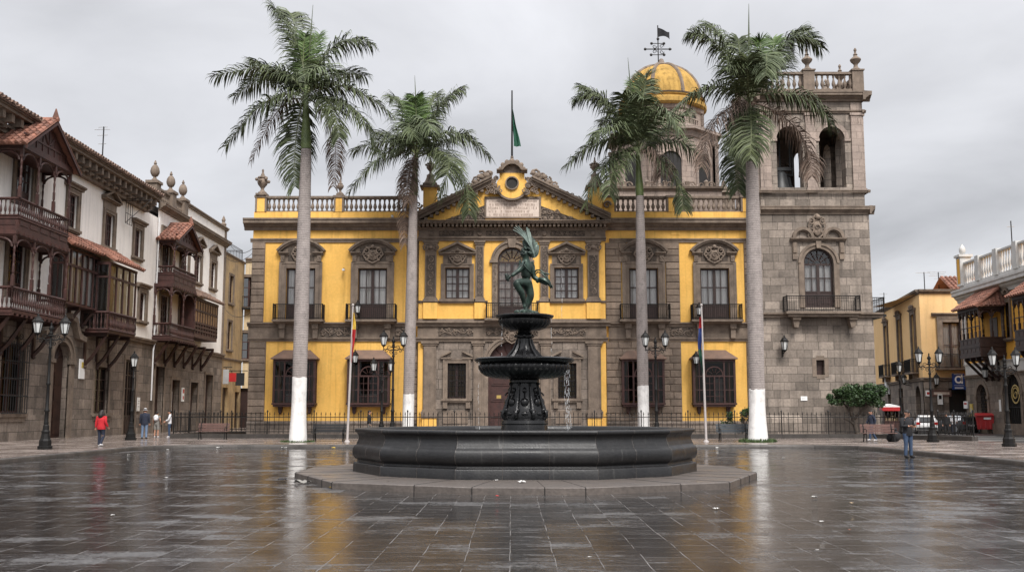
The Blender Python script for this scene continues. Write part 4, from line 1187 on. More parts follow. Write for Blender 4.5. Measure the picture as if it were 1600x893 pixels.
# inscribed plaque
q = MB(); q.box(xp0, xp1, yC - .235, yC - .19, zp0_, zp1_); qo = q.build('plaque', 'marble', to)
q = MB(); rr = random.Random(5)
for row, (u0, u1) in enumerate(((.06, .94), (.04, .93), (.04, .95), (.05, .80), (.04, .88))):
    z = zp1_ - (zp1_ - zp0_) * (.14 + .185 * row); hh = .085 if row else .05
    x = xp0 + (xp1 - xp0) * u0
    while x < xp0 + (xp1 - xp0) * u1:
        if rr.random() < .16: x += .09; continue
        wd = rr.uniform(.05, .085)
        q.bar((x, yC - .236, z - hh), (x + rr.uniform(-.01, .02), yC - .236, z + hh), .018)
        if rr.random() < .6: q.bar((x + wd * .6, yC - .236, z - hh), (x + wd * .6, yC - .236, z + hh * rr.uniform(.2, 1)), .016)
        if rr.random() < .6: q.bar((x, yC - .236, z + hh * rr.choice((-.9, 0, .9))), (x + wd * .6, yC - .236, z + hh * rr.choice((-.9, 0, .9))), .015)
        x += wd + .03
q.build('inscription', 'ink', qo)
# yellow pedestals with urns at both ends of the pediment
for px in (672, 930):
    x = PX(px, 300, .1); z1 = PZ(294, .1)
    p = MB(); p.box(x - .42, x + .42, -.35, .6, zCor1 + .05, z1); p.box(x - .7, x + .7, -.28, .6, zCor1 + .04, PZ(327, .1)); po = p.build('roof_pedestal', 'yellow', pal)
    p = MB(); p.box(x - .62, x + .62, -.5, .7, z1 + .001, z1 + .14); p.box(x - .46, x + .46, -.4, .62, z1 + .142, z1 + .3)
    p.lathe((x, .1, z1 + .3), [(.5, 0), (.36, .2), (.26, .45), (.26, .6)], 8, a0=PI / 8); urn(p, (x, .1, z1 + .85), .8, True)
    for sg in (-1, 1): spiral(p, (x + sg * .75, -.2, PZ(327, .1) + .28), .26, 1.3, .08, sg, n=5)
    p.build('urn', 'carved', po, smooth=60)
mb = MB(); mb.box(P_(1048) - .05, P_(1062), -.03, .4, zCor0 - .3, zCor0 - .02); mb.build('frieze_block', 'yellow', pal)

# security cameras and wall lanterns are fixed things of their own
def cctv(fr, px, py, label):
    x, z = fr.hit(px, py)
    o = on_frame('security_camera', label, 'security camera', fr)
    o.location = fr.M @ Vector((x, 0, z))
    b = MB(); b.tube([(0, 0, 0), (0, -.22, .02), (0, -.26, -.05)], .03, 6); b.build('bracket', 'iron', o)
    b = MB(); b.box(-.07, .07, -.45, -.16, -.16, -.04); b.build('housing', 'camwhite', o)


cctv(FP, 614, 337, 'small white security camera high on the parapet of the yellow palace')
cctv(FP, 538, 420, 'small security camera on the yellow wall between the two left balcony windows')
# ================================================================ stone bell tower
FT = Frame(0, 63.4, 0)
tow = on_frame('bell_tower', 'square grey stone bell tower with arched belfry at the right end of the yellow palace', 'bell tower', FT)
TX = lambda px, py=440, o=0: FT.x(px, py, o)
TZ = lambda py, o=0: FT.z(1270, py, o)
tx0, tx1, tD = 15.55, 22.45, 6.9
txc = (tx0 + tx1) / 2
zt1, zt2, zt3, zt4 = TZ(493), TZ(330), TZ(292), TZ(150)
axc = TX(1280, 440); aw = .93; az0, azs = TZ(480), TZ(388) - .93
mb = MB()
sx = TX(1282, 573); sz0, sz1 = TZ(585), TZ(562)
wall(mb, tx0, tx1, .1, zt2, [(axc - aw, axc + aw, az0, azs, 'arch'), (sx - .25, sx + .25, sz0, sz1)], 0, .5)
for x in (tx0, tx1): mb.add([(x, 0, .1), (x, tD, .1), (x, tD, zt2), (x, 0, zt2)], [(0, 1, 2, 3)])
mb.add([(tx0, tD, .1), (tx1, tD, .1), (tx1, tD, zt2), (tx0, tD, zt2)], [(0, 1, 2, 3)])
mb.box(tx0 + .1, tx1 - .1, .1, tD - .1, zt2 - .3, zt2 - .1)
mb.box(tx0 - .14, tx1 + .14, -.16, tD, .1, TZ(653)); mb.run(tx0 - .14, tx1 + .14, [(0, TZ(653)), (-.16, TZ(653) + .001), (-.02, TZ(648)), (0, TZ(648))])
# belfry stage: four arched walls
bx0, bx1 = tx0 + .16, tx1 - .16
for k in range(4):
    mb.T = Matrix.Translation((txc, tD / 2, 0)) @ Matrix.Rotation(k * PI / 2, 4, 'Z')
    hwid = (bx1 - bx0) / 2 - .001 * k
    o1, o2 = TX(1239, 250) - txc + .10, TX(1302, 250) - txc
    o1 = -o2 if k else o1
    zsb = TZ(196) - .85
    wall(mb, -hwid, hwid, zt2 + .05, zt4, [(-o2 - .83, -o2 + .83, zt3, zsb, 'arch'), (o2 - .83, o2 + .83, zt3, zsb, 'arch')], -hwid, .85)
    mb.add([(-hwid + .85, -hwid + .85, zt2), (hwid - .85, -hwid + .85, zt2), (hwid - .85, -hwid + .85, zt3), (-hwid + .85, -hwid + .85, zt3)], [(0, 1, 2, 3)])
mb.T = None
mb.box(bx0 + .03, bx1 - .03, .25, tD - .25, zt4 - .25, zt4 + .05)
mb.box(bx0 + .2, bx1 - .2, .4, tD - .4, zt3 - .25, zt3 - .05)
mb.build('wall', 'ashlar', tow)
mb = MB(); mb.box(tx0 + .3, tx1 - .3, 1.2, 1.3, .2, zt2 - .5); mb.build('inner_wall', 'dark', tow)
mb = MB()                                     # cornices run round all four sides
for k in range(4):
    mb.T = Matrix.Translation((txc, tD / 2, 0)) @ Matrix.Rotation(k * PI / 2, 4, 'Z')
    h = (tx1 - tx0) / 2; e = .001 * k
    mb.run(-h - .32 - e, h + .32 + e, molding(TZ(335), TZ(324) + .05, .32, -h))
    mb.run(-h - .40 - e, h + .40 + e, molding(TZ(158), TZ(145), .55, -h + .15))
    mb.run(-h - .12 - e, h + .12 + e, molding(TZ(176), TZ(172), .16, -h + .15, 'string'))
    mb.run(-h - .15 - e, h + .15 + e, molding(TZ(298), TZ(292), .16, -h + .12, 'string') if k == 9 else molding(TZ(301), TZ(297), .10, -h, 'string'))
mb.T = None
mb.run(tx0 - .12, tx1 + .55, molding(zt1 - .12, zt1 + .18, .34, 0, 'string'))
mb.build('cornice', 'trim', tow)
mb = MB()
for k in range(4):
    mb.T = Matrix.Translation((txc, tD / 2, 0)) @ Matrix.Rotation(k * PI / 2, 4, 'Z')
    h = (bx1 - bx0) / 2
    o2 = TX(1302, 250) - txc
    for x, w in ((-h + .36, .68), (h - .36, .68), (0, .62)):
        mb.box(x - w / 2, x + w / 2, -h - .13, -h + .02, zt3 - .3, TZ(180)); mb.box(x - w / 2 - .07, x + w / 2 + .07, -h - .2, -h + .02, TZ(180) + .002, TZ(176) - .002)
        mb.box(x - w / 2 - .05, x + w / 2 + .05, -h - .19, -h + .02, zt3 - .32, zt3 - .05)
        mb.box(x - w / 2 + .01, x + w / 2 - .01, -h - .09, -h + .02, TZ(172) + .03, TZ(160) - .001)
        for q in range(5): mb.box(x - w / 2 + .07 + q * (w - .14) / 4 - .025, x - w / 2 + .07 + q * (w - .14) / 4 + .025, -h - .155, -h - .12, TZ(192), TZ(184))
    for o in (-o2, o2):
        zsb = TZ(196) - .85
        mb.arc(o, zsb, .83, 1.10, 0, PI, -h - .05, -h + .01, 18)
        for sg in (-1, 1): a, b = sorted((o + sg * .80, o + sg * 1.2)); mb.box(a, b, -h - .1, -h + .3, zsb - .14, zsb + .05)
mb.T = None
mb.build('belfry_trim', 'church', tow)
# top balustrade and finials
h = (tx1 - tx0) / 2
zb0, zb1 = TZ(143), TZ(112)
root = thing('balustrade_group', None, None); root.parent = tow
bpy.data.objects.remove(root)
mb = MB()
for k in range(4):
    mb.T = Matrix.Translation((txc, tD / 2, 0)) @ Matrix.Rotation(k * PI / 2, 4, 'Z')
    hh = h - .05 - .001 * k
    mb.box(-hh, hh, -hh, -hh + .3, zb0 - .02, zb0 + .18); mb.box(-hh, hh, -hh - .02, -hh + .32, zb1 - .15, zb1)
mb.T = None
bo = mb.build('balustrade', 'trim', tow)
q = MB(); baluster_mesh(q, (0, 0, 0), zb1 - .15 - zb0 - .18, 1.3); first = None
for k in range(4):
    T = Matrix.Translation((txc, tD / 2, 0)) @ Matrix.Rotation(k * PI / 2, 4, 'Z')
    for i in range(16):
        x = -h + .75 + i * (2 * h - 1.5) / 15
        if abs(x) < .5: continue
        p = T @ Vector((x, -h + .2, zb0 + .18))
        if first is None: first = q.build('baluster', 'trim', bo, smooth=50, at=p)
        else: dup(first, bo, loc=p)
for cx, cy in ((-1, -1), (1, -1), (1, 1), (-1, 1), (0, -1), (1, 0), (0, 1), (-1, 0)):
    p = MB(); x, y = txc + cx * (h - .32), tD / 2 + cy * (h - .32)
    p.box(x - .36, x + .36, y - .36, y + .36, zb0 + .03, zb1 + .07); p.box(x - .42, x + .42, y - .42, y + .42, zb1 + .072, zb1 + .16)
    po = p.build('roof_pier', 'trim', bo)
    u = MB(); u.lathe((x, y, zb1 + .16), [(.28, 0), (.3, .08), (.16, .2), (.12, .36), (.15, .44), (.30, .60), (.36, .72), (.33, .78), (.16, .92), (.10, 1.02), (.15, 1.06), (.08, 1.14), (.06, 1.28), (.10, 1.34), (.09, 1.42), (.03, 1.52)], 10)
    u.build('finial', 'trim', po, smooth=45)
# bells
for x, y, s in ((TX(1232, 262) , 2.0, .72), (TX(1246, 270), 2.6, .45), (TX(1300, 262) - .3, 4.2, .6)):
    b = MB(); zb = zt3 + .15 + (0 if s > .7 else .3)
    b.lathe((x, y, zb), [(s * 1.0, 0), (s * .95, .1 * s), (s * .72, .5 * s), (s * .6, 1.2 * s), (s * .55, 1.6 * s), (s * .3, 1.8 * s), (s * .1, 1.9 * s)], 16)
    b.box(x - s, x + s, y - .1, y + .1, zb + 1.9 * s, zb + 2.2 * s)
    for sg in (-1, 1): b.bar((x + sg * s * .9, y, zb + 2.1 * s), (x + sg * s * .9, y, zt4 - .3), .08)
    b.build('bell', 'bellbronze', tow, smooth=40)
# balcony window
s = MB(); s.arc(axc, azs, aw, aw + .2, 0, PI, -.05, .02, 20); s.arc(axc, azs, aw + .2, aw + .36, 0, PI, -.12, .02, 20)
for sg in (-1, 1):
    a, b = sorted((axc + sg * aw, axc + sg * (aw + .34))); s.box(a, b, -.07, .02, az0, azs)
    a, b = sorted((axc + sg * 1.32, axc + sg * 1.62)); s.box(a, b, -.10, .02, TZ(405), TZ(378)); s.box(a + .04, b - .04, -.16, .02, TZ(395), TZ(379))
s.prism([(axc - .13, azs + aw), (axc + .13, azs + aw), (axc + .17, TZ(376)), (axc - .17, TZ(376))], -.2, 0)
s.run(axc - 1.75, axc + 1.75, molding(TZ(377), TZ(372.5), .30, 0, 'string'))
for sg in (-1, 1):
    c0 = axc + sg * .95
    s.arc(c0, TZ(372), .50, .68, 0, PI, -.26, .02, 12); s.arc(c0, TZ(372), .42, .5, 0, PI, -.16, .02, 12)
so = s.build('window_surround', 'trim', tow)
c = MB(); crest(c, axc - .05, TZ(356), 1.05, 1.5, -.14)
spiral(c, (axc - .1, -.16, TZ(342)), .25, 1.2, .08, 1); c.ball((axc, -.14, TZ(340)), .2, 8, 5)
for sg in (-1, 1): spiral(c, (axc + sg * .52, -.15, TZ(369)), .17, 1.3, .05, -sg)
c.build('crest', 'carved', so, smooth=60)
sash(tow, axc, az0, 2 * aw - .02, azs - az0, .22, 4, 2, arch=True, low=.95, name='window')
b = MB(); b.box(TX(1228, 490, .8), TX(1346, 490, .8), -.95, .01, zt1 + .05, zt1 + .2); b.box(TX(1232, 490, .8), TX(1342, 490, .8), -.8, .01, zt1 - .12, zt1 + .048)
for px in (1243, 1331):
    x = TX(px, 505, .3); b.prism([(x - .2, zt1 - .121), (x + .2, zt1 - .121), (x + .2, zt1 - .4), (x + .12, TZ(512)), (x - .12, TZ(512)), (x - .2, zt1 - .4)], -.55, .01)
    b.box(x - .25, x + .25, -.68, .01, zt1 - .3, zt1 - .122)
bo = b.build('balcony', 'trim', tow)
r = MB(); xa, xb = TX(1230, 480, .85), TX(1344, 480, .85); iron_rail(r, [(xa, -.05), (xa, -.88), (xb, -.88), (xb, -.05)], zt1 + .2, zt1 + 1.15, .14); r.build('railing', 'iron', bo)
r = MB(); iron_rail(r, [(tx1 + .05, .2), (tx1 + .75, .2), (tx1 + .75, 4.0)], zt1 + .1, zt1 + 1.15, .14); r.box(tx1, tx1 + .85, .05, 4.2, zt1 - .05, zt1 + .1); r.build('side_balcony', 'iron', tow)
s = MB()
for sg in (-1, 1): a, b = sorted((sx + sg * .25, sx + sg * .5)); s.box(a, b, -.025, .02, sz0 - .12, sz1 + .12)
s.box(sx - .25, sx + .25, -.024, .02, sz1, sz1 + .26); s.box(sx - .25, sx + .25, -.024, .02, sz0 - .26, sz0)
s.build('slit_window_surround', 'trim', tow)
q = MB(); q.box(sx - .25, sx + .25, .3, .34, sz0, sz1); q.build('shutter', 'wood', tow)
x, z = FT.hit(1256, 622); o = thing('wall_plaque', 'small white plaque fixed low on the stone bell tower wall', 'sign', FT.M @ Vector((x, -.03, z)))
q = MB(); q.box(-.20, .20, -.02, .028, -.13, .13); q.build('plate', 'signwhite', o)
q = MB()
for k in range(3): q.box(-.15, .15 - .06 * k, -.024, -.019, .05 - k * .06, .065 - k * .06)
q.build('lettering', 'greyinfo', o)

# ================================================================ domed church behind the palace
FCx, FCy = 12.68, 84.0
chu = thing('domed_church', 'octagonal stone church drum with yellow ribbed dome rising behind the palace', 'church', (FCx, FCy, 0))
CZ = lambda py: on_y(1040, py, FCy - 3).z
z0, z1, z2, z3, z4 = 8.0, CZ(208), CZ(194), CZ(162), CZ(146)
ap = PI / 8
mb = MB()
mb.lathe((0, 0, 0), [(4.35, z0), (4.35, z1)], 8, a0=ap); mb.lathe((0, 0, 0), [(3.35, z2), (3.35, z3)], 8, a0=ap)
mb.build('drum', 'church', chu)
mb = MB()
mb.lathe((0, 0, 0), [(4.3, z1 - .6), (4.45, z1 - .5), (4.6, z1 - .1), (4.95, z1), (4.95, z1 + .25), (3.3, z2 + .1)], 8, a0=ap)
mb.lathe((0, 0, 0), [(3.3, z3 - .5), (3.5, z3 - .35), (3.55, z3 - .05)], 8, a0=ap)
for k in range(8):
    a = k * PI / 4 + ap
    for da in (-.09, .09): mb.lathe((4.30 * math.cos(a + da), 4.30 * math.sin(a + da), z0), [(.30, 0), (.30, z1 - z0 - .9), (.36, z1 - z0 - .8), (.42, z1 - z0 - .55)], 10)
    mb.lathe((3.32 * math.cos(a), 3.32 * math.sin(a), z2), [(.2, 0), (.2, z3 - z2 - .5), (.26, z3 - z2 - .4)], 8)
    b = k * PI / 4
    mb.T = Matrix.Rotation(b + PI / 2, 4, 'Z')
    d = 4.35 * math.cos(ap)
    mb.arc(0, z1 - 2.6, .85, 1.15, 0, PI, -d - .14, -d + .1, 12)
    for sg in (-1, 1): p, q = sorted((sg * .85, sg * 1.12)); mb.box(p, q, -d - .12, -d + .1, z1 - 5.6, z1 - 2.6)
    mb.box(-1.3, 1.3, -d - .3, -d + .1, z1 - 5.8, z1 - 5.601)
    d2 = 3.35 * math.cos(ap); mb.arc(0, z3 - 1.0, .34, .5, 0, PI, -d2 - .1, -d2 + .1, 8); mb.box(-.62, .62, -d2 - .2, -d2 + .1, z2 + .55, z2 + .65)
    for q in range(5): mb.bar((-.5 + q * .25, -d2 - .14, z2 + .1), (-.5 + q * .25, -d2 - .14, z2 + .56), .08)
mb.T = None
mb.build('drum_trim', 'church', chu)
mb = MB()
for k in range(8):
    mb.T = Matrix.Rotation(k * PI / 4 + PI / 2, 4, 'Z'); d = 4.35 * math.cos(ap); d2 = 3.35 * math.cos(ap)
    mb.prism([(-.85, z1 - 5.6), (.85, z1 - 5.6)] + [(.85 * math.cos(PI * i / 10), z1 - 2.6 + .85 * math.sin(PI * i / 10)) for i in range(11)], -d - .02, -d + .1)
    mb.prism([(-.34, z2 + .2), (.34, z2 + .2)] + [(.34 * math.cos(PI * i / 8), z3 - 1.0 + .34 * math.sin(PI * i / 8)) for i in range(9)], -d2 - .02, -d2 + .1)
mb.T = None
mb.build('opening', 'dark', chu)
mb = MB()
zd = on_y(1040, 104, FCy).z; H = zd - z4
mb.lathe((0, 0, 0), [(3.55, z3 - .05), (3.7, z3 + .1), (3.7, z3 + .45), (3.45, z3 + .55), (3.4, z4 - .15), (3.52, z4 - .08), (3.52, z4)], 32)
mb.lathe((0, 0, z4), [(3.32 * math.cos(t), H * math.sin(t)) for t in [i * (PI / 2 - .18) / 10 for i in range(11)]], 32)
mb.build('dome', 'dome', chu, smooth=40)
mb = MB()
for k in range(8):
    a = k * PI / 4 + ap
    mb.tube([(3.32 * math.cos(t) * math.cos(a), 3.32 * math.cos(t) * math.sin(a), z4 + (H + .05) * math.sin(t)) for t in [i * (PI / 2 - .18) / 8 for i in range(9)]], .16, 6)
    urn(mb, (3.25 * math.cos(a), 3.25 * math.sin(a), z4 - .02), .55)
mb.lathe((0, 0, zd - .25), [(.95, 0), (1.05, .15), (.85, .3), (.6, .36), (.3, .5), (.2, .8), (.12, .9)], 16)
mb.lathe((0, 0, 0), [(3.56, z4 - .001), (3.62, z4 + .1), (3.3, z4 + .16)], 32)
mb.build('dome_rib', 'trim', chu, smooth=50)
v = MB(); zt = on_y(1035, 40, FCy).z; zc = on_y(1035, 77, FCy).z; zs = zd + .3
v.tube([(-.25, 0, zs), (-.25, 0, zt)], .05, 6)
for sg, l in ((1, 1.15), (-1, 1.0)): v.bar((-.25, 0, zc), (-.25 + sg * l, 0, zc), .07)
for zz, l in ((zc + .5, .5), (zc - .5, .55)): v.bar((-.25 - l, 0, zz), (-.25 + l, 0, zz), .05)
for dx, dz in ((-1.1, 0), (1.0, 0), (-.55, .5), (.5, .5), (-.6, -.5), (.5, -.5), (0, .9)): v.ball((-.25 + dx, 0, zc + dz), .13, 6, 4)
for sg in (-1, 1):
    spiral(v, (-.25 + sg * .3, 0, zc + .24), .2, 1.2, .035, sg, n=4); spiral(v, (-.25 + sg * .3, 0, zc - .24), .2, 1.2, .035, -sg, n=4)
vo = v.build('weathervane', 'iron', chu)
v = MB(); f0 = zt - .9
vs = []; 
for i in range(9):
    u = i / 8
    vs += [(-.2 + u * .95, .10 * math.sin(u * 7), f0 - .12 + .1 * math.sin(u * 5) - (.1 if i == 8 else 0)), (-.2 + u * .95, .10 * math.sin(u * 7 + .6) + .02, f0 + .62 + .12 * math.sin(u * 5 + 1) - u * .22)]
v.add(vs, [(2 * i, 2 * i + 2, 2 * i + 3, 2 * i + 1) for i in range(8)]); v.build('flag', 'blackcloth', vo, smooth=60)
# nave wall with its own parapet in front of the drum
nv = thing('church_nave', 'grey stone church wall showing above the right roof balustrade of the palace', 'church wall', (0, 76, 0))
NX = lambda px: on_y(px, 300, 76).x
NZ = lambda py: on_y(1000, py, 76).z
mb = MB(); mb.box(NX(935), NX(1128), 0, 2, 8, NZ(297)); mb.build('wall', 'church', nv)
mb = MB(); mb.run(NX(933), NX(1130), molding(NZ(298), NZ(292), .3, 0)); mb.build('cornice', 'trim', nv)
mb = MB()
for px in (948, 976, 1012, 1040, 1075, 1105):
    x = NX(px)
    for sg in (-1, 1): spiral(mb, (x + sg * .34, .3, NZ(288)), .3, 1.3, .07, sg)
    mb.lathe((x, .3, NZ(292)), [(.2, 0), (.14, .2), (.2, .45), (.06, .6)], 8)
mb.build('roof_scroll', 'carved', nv, smooth=50)
sp = thing('roof_spire', 'small dark stone spire standing between the domed church and the bell tower', 'spire', (on_y(1131, 300, 82).x, 82, 0))
mb = MB(); zz = lambda py: on_y(1131, py, 82).z
mb.lathe((0, 0, 0), [(.9, 8), (.9, zz(306)), (1.1, zz(304)), (.55, zz(300)), (.6, zz(297)), (.28, zz(292)), (.2, zz(290)), (.12, zz(283))], 8); mb.build('body', 'trim', sp)
mb = MB(); mb.bar((0, 0, zz(284)), (0, 0, zz(276)), .07); mb.bar((-.3, 0, zz(280)), (.3, 0, zz(280)), .06); mb.build('cross', 'iron', sp)
# ================================================================ fountain
FYc, FXc = 27.4, .33
foun = thing('fountain', 'tiered black fountain with a wide stone basin and green winged bronze figure', 'fountain', (FXc, FYc, 0))


def poly_ring(angles, rad):
    return [(r * math.cos(math.radians(a)), r * math.sin(math.radians(a))) for a, r in zip(angles, rad)]


# low step: kerb stones with a paved top
ang = [-168, -131, -100, -80, -48, -12, 12, 48, 80, 100, 132, 168]
rad = [5.92, 6.45, 6.55, 6.62, 6.55, 5.95, 5.95, 6.5, 6.6, 6.6, 6.5, 5.95]
P = poly_ring(ang, rad); n = len(P)
mb = MB()
inn = [(x * .965, y * .965) for x, y in P]
vs = [(x, y, -.01) for x, y in P] + [(x, y, .135) for x, y in P] + [(x * .996, y * .996, .15) for x, y in P] + [(x, y, .152) for x, y in inn]
mb.add(vs, [(k * n + i, k * n + (i + 1) % n, (k + 1) * n + (i + 1) % n, (k + 1) * n + i) for k in range(3) for i in range(n)] + [tuple(range(3 * n, 4 * n))])
po = mb.build('step', 'rim', foun)
mb = MB(); rj = random.Random(3)
for i in range(n):                            # open joints between the kerb stones and paving slabs
    (xa, ya), (xb, yb) = P[i], P[(i + 1) % n]
    Ln = math.hypot(xb - xa, yb - ya); k = max(1, round(Ln / 1.5))
    for j in range(k):
        u = (j + (rj.uniform(.1, .4) if j else 0)) / k
        x, y = xa + (xb - xa) * u, ya + (yb - ya) * u
        l = math.hypot(x, y)
        mb.bar((x * 1.0006, y * 1.0006, 0), (x * 1.0006, y * 1.0006, .14), .014)
        mb.bar((x * .999, y * .999, .149), (x * (4.4 / l), y * (4.4 / l), .149), .014)
mb.build('step_joint', 'dark', po)

# basin: moulded wall of dark stone
ang = [-170, -140.5, -111, -69, -39.5, -10, 10, 39.5, 69, 111, 140.5, 170]
prof = [(4.47, .145), (4.47, .36), (4.45, .385), (4.38, .39), (4.36, .43), (4.37, .47), (4.42, .49), (4.475, .56), (4.495, .66), (4.48, .75), (4.44, .81), (4.40, .83), (4.385, .88), (4.36, .93), (4.335, 1.00), (4.34, 1.06), (4.37, 1.12),
        (4.41, 1.145), (4.435, 1.165), (4.44, 1.20), (4.43, 1.228), (4.40, 1.24), (4.02, 1.24), (3.99, 1.225), (3.98, 1.10), (3.98, .5)]
mb = MB(); n = len(ang)
# each corner has a broken pier: the faces step out a little before the mitre
pts = []
for i, a in enumerate(ang): pts.append((a, 1.0))
vs = []
for i in range(n):
    cs_ = [(math.cos(math.radians(a)), math.sin(math.radians(a))) for a in (ang[i], ang[(i + 1) % n])]
    mb.add([(r * c_ * .999999 ** i, r * s_, z) for r, z in prof for c_, s_ in cs_], [(2 * j, 2 * j + 1, 2 * j + 3, 2 * j + 2) for j in range(len(prof) - 1)])
bo = mb.build('basin', 'black_stone', foun, smooth=62)
mb = MB()
for i in range(n):
    a0, a1 = math.radians(ang[i]), math.radians(ang[(i + 1) % n] + (360 if i == n - 1 else 0))
    for u in ((.0, .33, .66) if i in (2, 8) else (0, .5)):
        p = [Vector((r * math.cos(a0), r * math.sin(a0), z)) * (1 - u) + Vector((r * math.cos(a1), r * math.sin(a1), z)) * u for r, z in prof[:22]]
        mb.tube([(q.x * 1.0004, q.y * 1.0004, q.z) for q in p], .0035, 4)
mb.build('basin_joint', 'rim', bo)
mb = MB(); mb.lathe((0, 0, 0), [(4.05, 1.05), (.01, 1.0501)], 48, cap=False); mb.build('basin_water', 'pool', foun)

K = 27.18 / 1600
FZ = lambda py: on_y(820, py, FYc).z
# pedestal
def flute(cnt, amp, lo, hi): return lambda j, a: (amp * abs(math.sin(cnt * a / 2)) if lo <= j <= hi else 0)
r = K
mb = MB()
mb.lathe((0, 0, 0), [(.62, .5), (.62, FZ(668)), (.60, FZ(663)), (.62, FZ(661)), (.60, FZ(656)), (.56, FZ(654)), (.57, FZ(650)), (.555, FZ(643)), (.50, FZ(633)), (.44, FZ(622)), (.40, FZ(611)), (.375, FZ(603)), (.37, FZ(599)), (.40, FZ(597)), (.40, FZ(594)), (.36, FZ(591)), (.34, FZ(588))], 32)
po = mb.build('pedestal', 'black_iron', foun, smooth=35)
mb = MB()
for k in range(8):
    a = k * PI / 4 + PI / 8
    mb.T = Matrix.Rotation(a, 4, 'Z')
    spiral(mb, (.50, 0, FZ(646)), .15, 1.6, .05, 1, a0=-PI / 2, n=6)
    mb.tube([(.56, 0, FZ(642)), (.52, 0, FZ(633)), (.455, 0, FZ(621)), (.41, 0, FZ(610)), (.385, 0, FZ(602)), (.42, 0, FZ(598))], [.075, .06, .045, .035, .03, .035], 6)
    mb.ball((.53, 0, FZ(641)), .10, 8, 5)
    mb.T = Matrix.Rotation(a + PI / 8, 4, 'Z')
    mb.ball((.46, 0, FZ(629)), .09, 8, 5, (.9, 1.3, 1.5)); mb.ball((.40, 0, FZ(610)), .06, 6, 4, (.8, 1.2, 1.4)); mb.ball((.54, 0, FZ(646)), .07, 6, 4, (.8, 1.6, 1))
    spiral(mb, (.41, 0, FZ(618)), .10, 1.3, .025, 1)
mb.T = None
mb.build('scroll', 'black_iron', po, smooth=60)
# lower bowl: gadrooned underside
fl = lambda j, a: (.028 * (abs(math.sin(20 * a)) - .5) if 1 <= j <= 7 else 0)
mb = MB()
mb.lathe((0, 0, 0), [(.30, FZ(592.5)), (.52, FZ(592)), (.82, FZ(590.3)), (1.03, FZ(587)), (1.15, FZ(582)), (1.21, FZ(576)), (1.215, FZ(571.5)), (1.18, FZ(569)), (1.16, FZ(568.2)), (1.19, FZ(567.6)), (1.27, FZ(566.4)), (1.33, FZ(564)), (1.345, FZ(561.5)), (1.31, FZ(559.8)), (1.24, FZ(559.6)), (1.15, FZ(561)), (.5, FZ(566))], 160, flute=fl)
b1 = mb.build('lower_bowl', 'black_iron', foun, smooth=40)
mb = MB()
mb.lathe((0, 0, 0), [(.55, FZ(567)), (.42, FZ(558)), (.40, FZ(555)), (.30, FZ(551)), (.23, FZ(544)), (.19, FZ(535)), (.19, FZ(529)), (.235, FZ(527)), (.24, FZ(524.5)), (.20, FZ(522.5)), (.17, FZ(519)), (.19, FZ(517)), (.25, FZ(515.5)), (.25, FZ(513))], 28)
st = mb.build('stem', 'black_iron', foun, smooth=35)
mb = MB()
for k in range(8):
    a = k * PI / 4
    ca, sa = math.cos(a), math.sin(a)
    mb.tube([(rr * ca, rr * sa, FZ(py)) for rr, py in ((.46, 559), (.38, 553), (.29, 546), (.225, 537), (.20, 529))], [.055, .05, .04, .03, .02], 5)
    mb.ball((.22 * ca, .22 * sa, FZ(525)), .05, 6, 4)
mb.build('leaf_ornament', 'black_iron', st, smooth=60)
fl = lambda j, a: (.035 * (abs(math.sin(14 * a)) - .5) if 1 <= j <= 5 else 0)
mb = MB()
mb.lathe((0, 0, 0), [(.24, FZ(517)), (.40, FZ(515.8)), (.56, FZ(512.5)), (.655, FZ(508)), (.70, FZ(503)), (.70, FZ(500)), (.675, FZ(499)), (.70, FZ(498)), (.765, FZ(496.5)), (.795, FZ(494.6)), (.79, FZ(493)), (.74, FZ(492.4)), (.66, FZ(493.4)), (.2, FZ(495))], 112, flute=fl)
b2 = mb.build('upper_bowl', 'black_iron', foun, smooth=40)


# ---------------------------------------------------------------- grown bodies
def grow(verts, edges, radii, sub=2, root=0):
    """one continuous skin over a skeleton; returns vertices and faces"""
    me = bpy.data.meshes.new('body'); me.from_pydata([tuple(v) for v in verts], edges, [])
    o = bpy.data.objects.new('body', me); COL.objects.link(o)
    md = o.modifiers.new('skin', 'SKIN'); md.branch_smoothing = .6
    if not me.skin_vertices: me.skin_vertices.new() if hasattr(me.skin_vertices, 'new') else None
    bpy.context.view_layer.update()
    if not me.skin_vertices:
        import bmesh
        bm = bmesh.new(); bm.from_mesh(me); bm.verts.layers.skin.verify(); bm.to_mesh(me); bm.free()
    for i, r in enumerate(radii):
        sv = me.skin_vertices[0].data[i]; sv.radius = r if isinstance(r, tuple) else (r, r); sv.use_root = (i == root)
    s = o.modifiers.new('sub', 'SUBSURF'); s.levels = sub; s.render_levels = sub
    dg = bpy.context.evaluated_depsgraph_get(); dg.update()
    ev = o.evaluated_get(dg); m2 = ev.to_mesh()
    vs = [v.co.copy() for v in m2.vertices]; fs = [tuple(p.vertices) for p in m2.polygons]
    ev.to_mesh_clear(); bpy.data.objects.remove(o); bpy.data.meshes.remove(me)
    return vs, fs


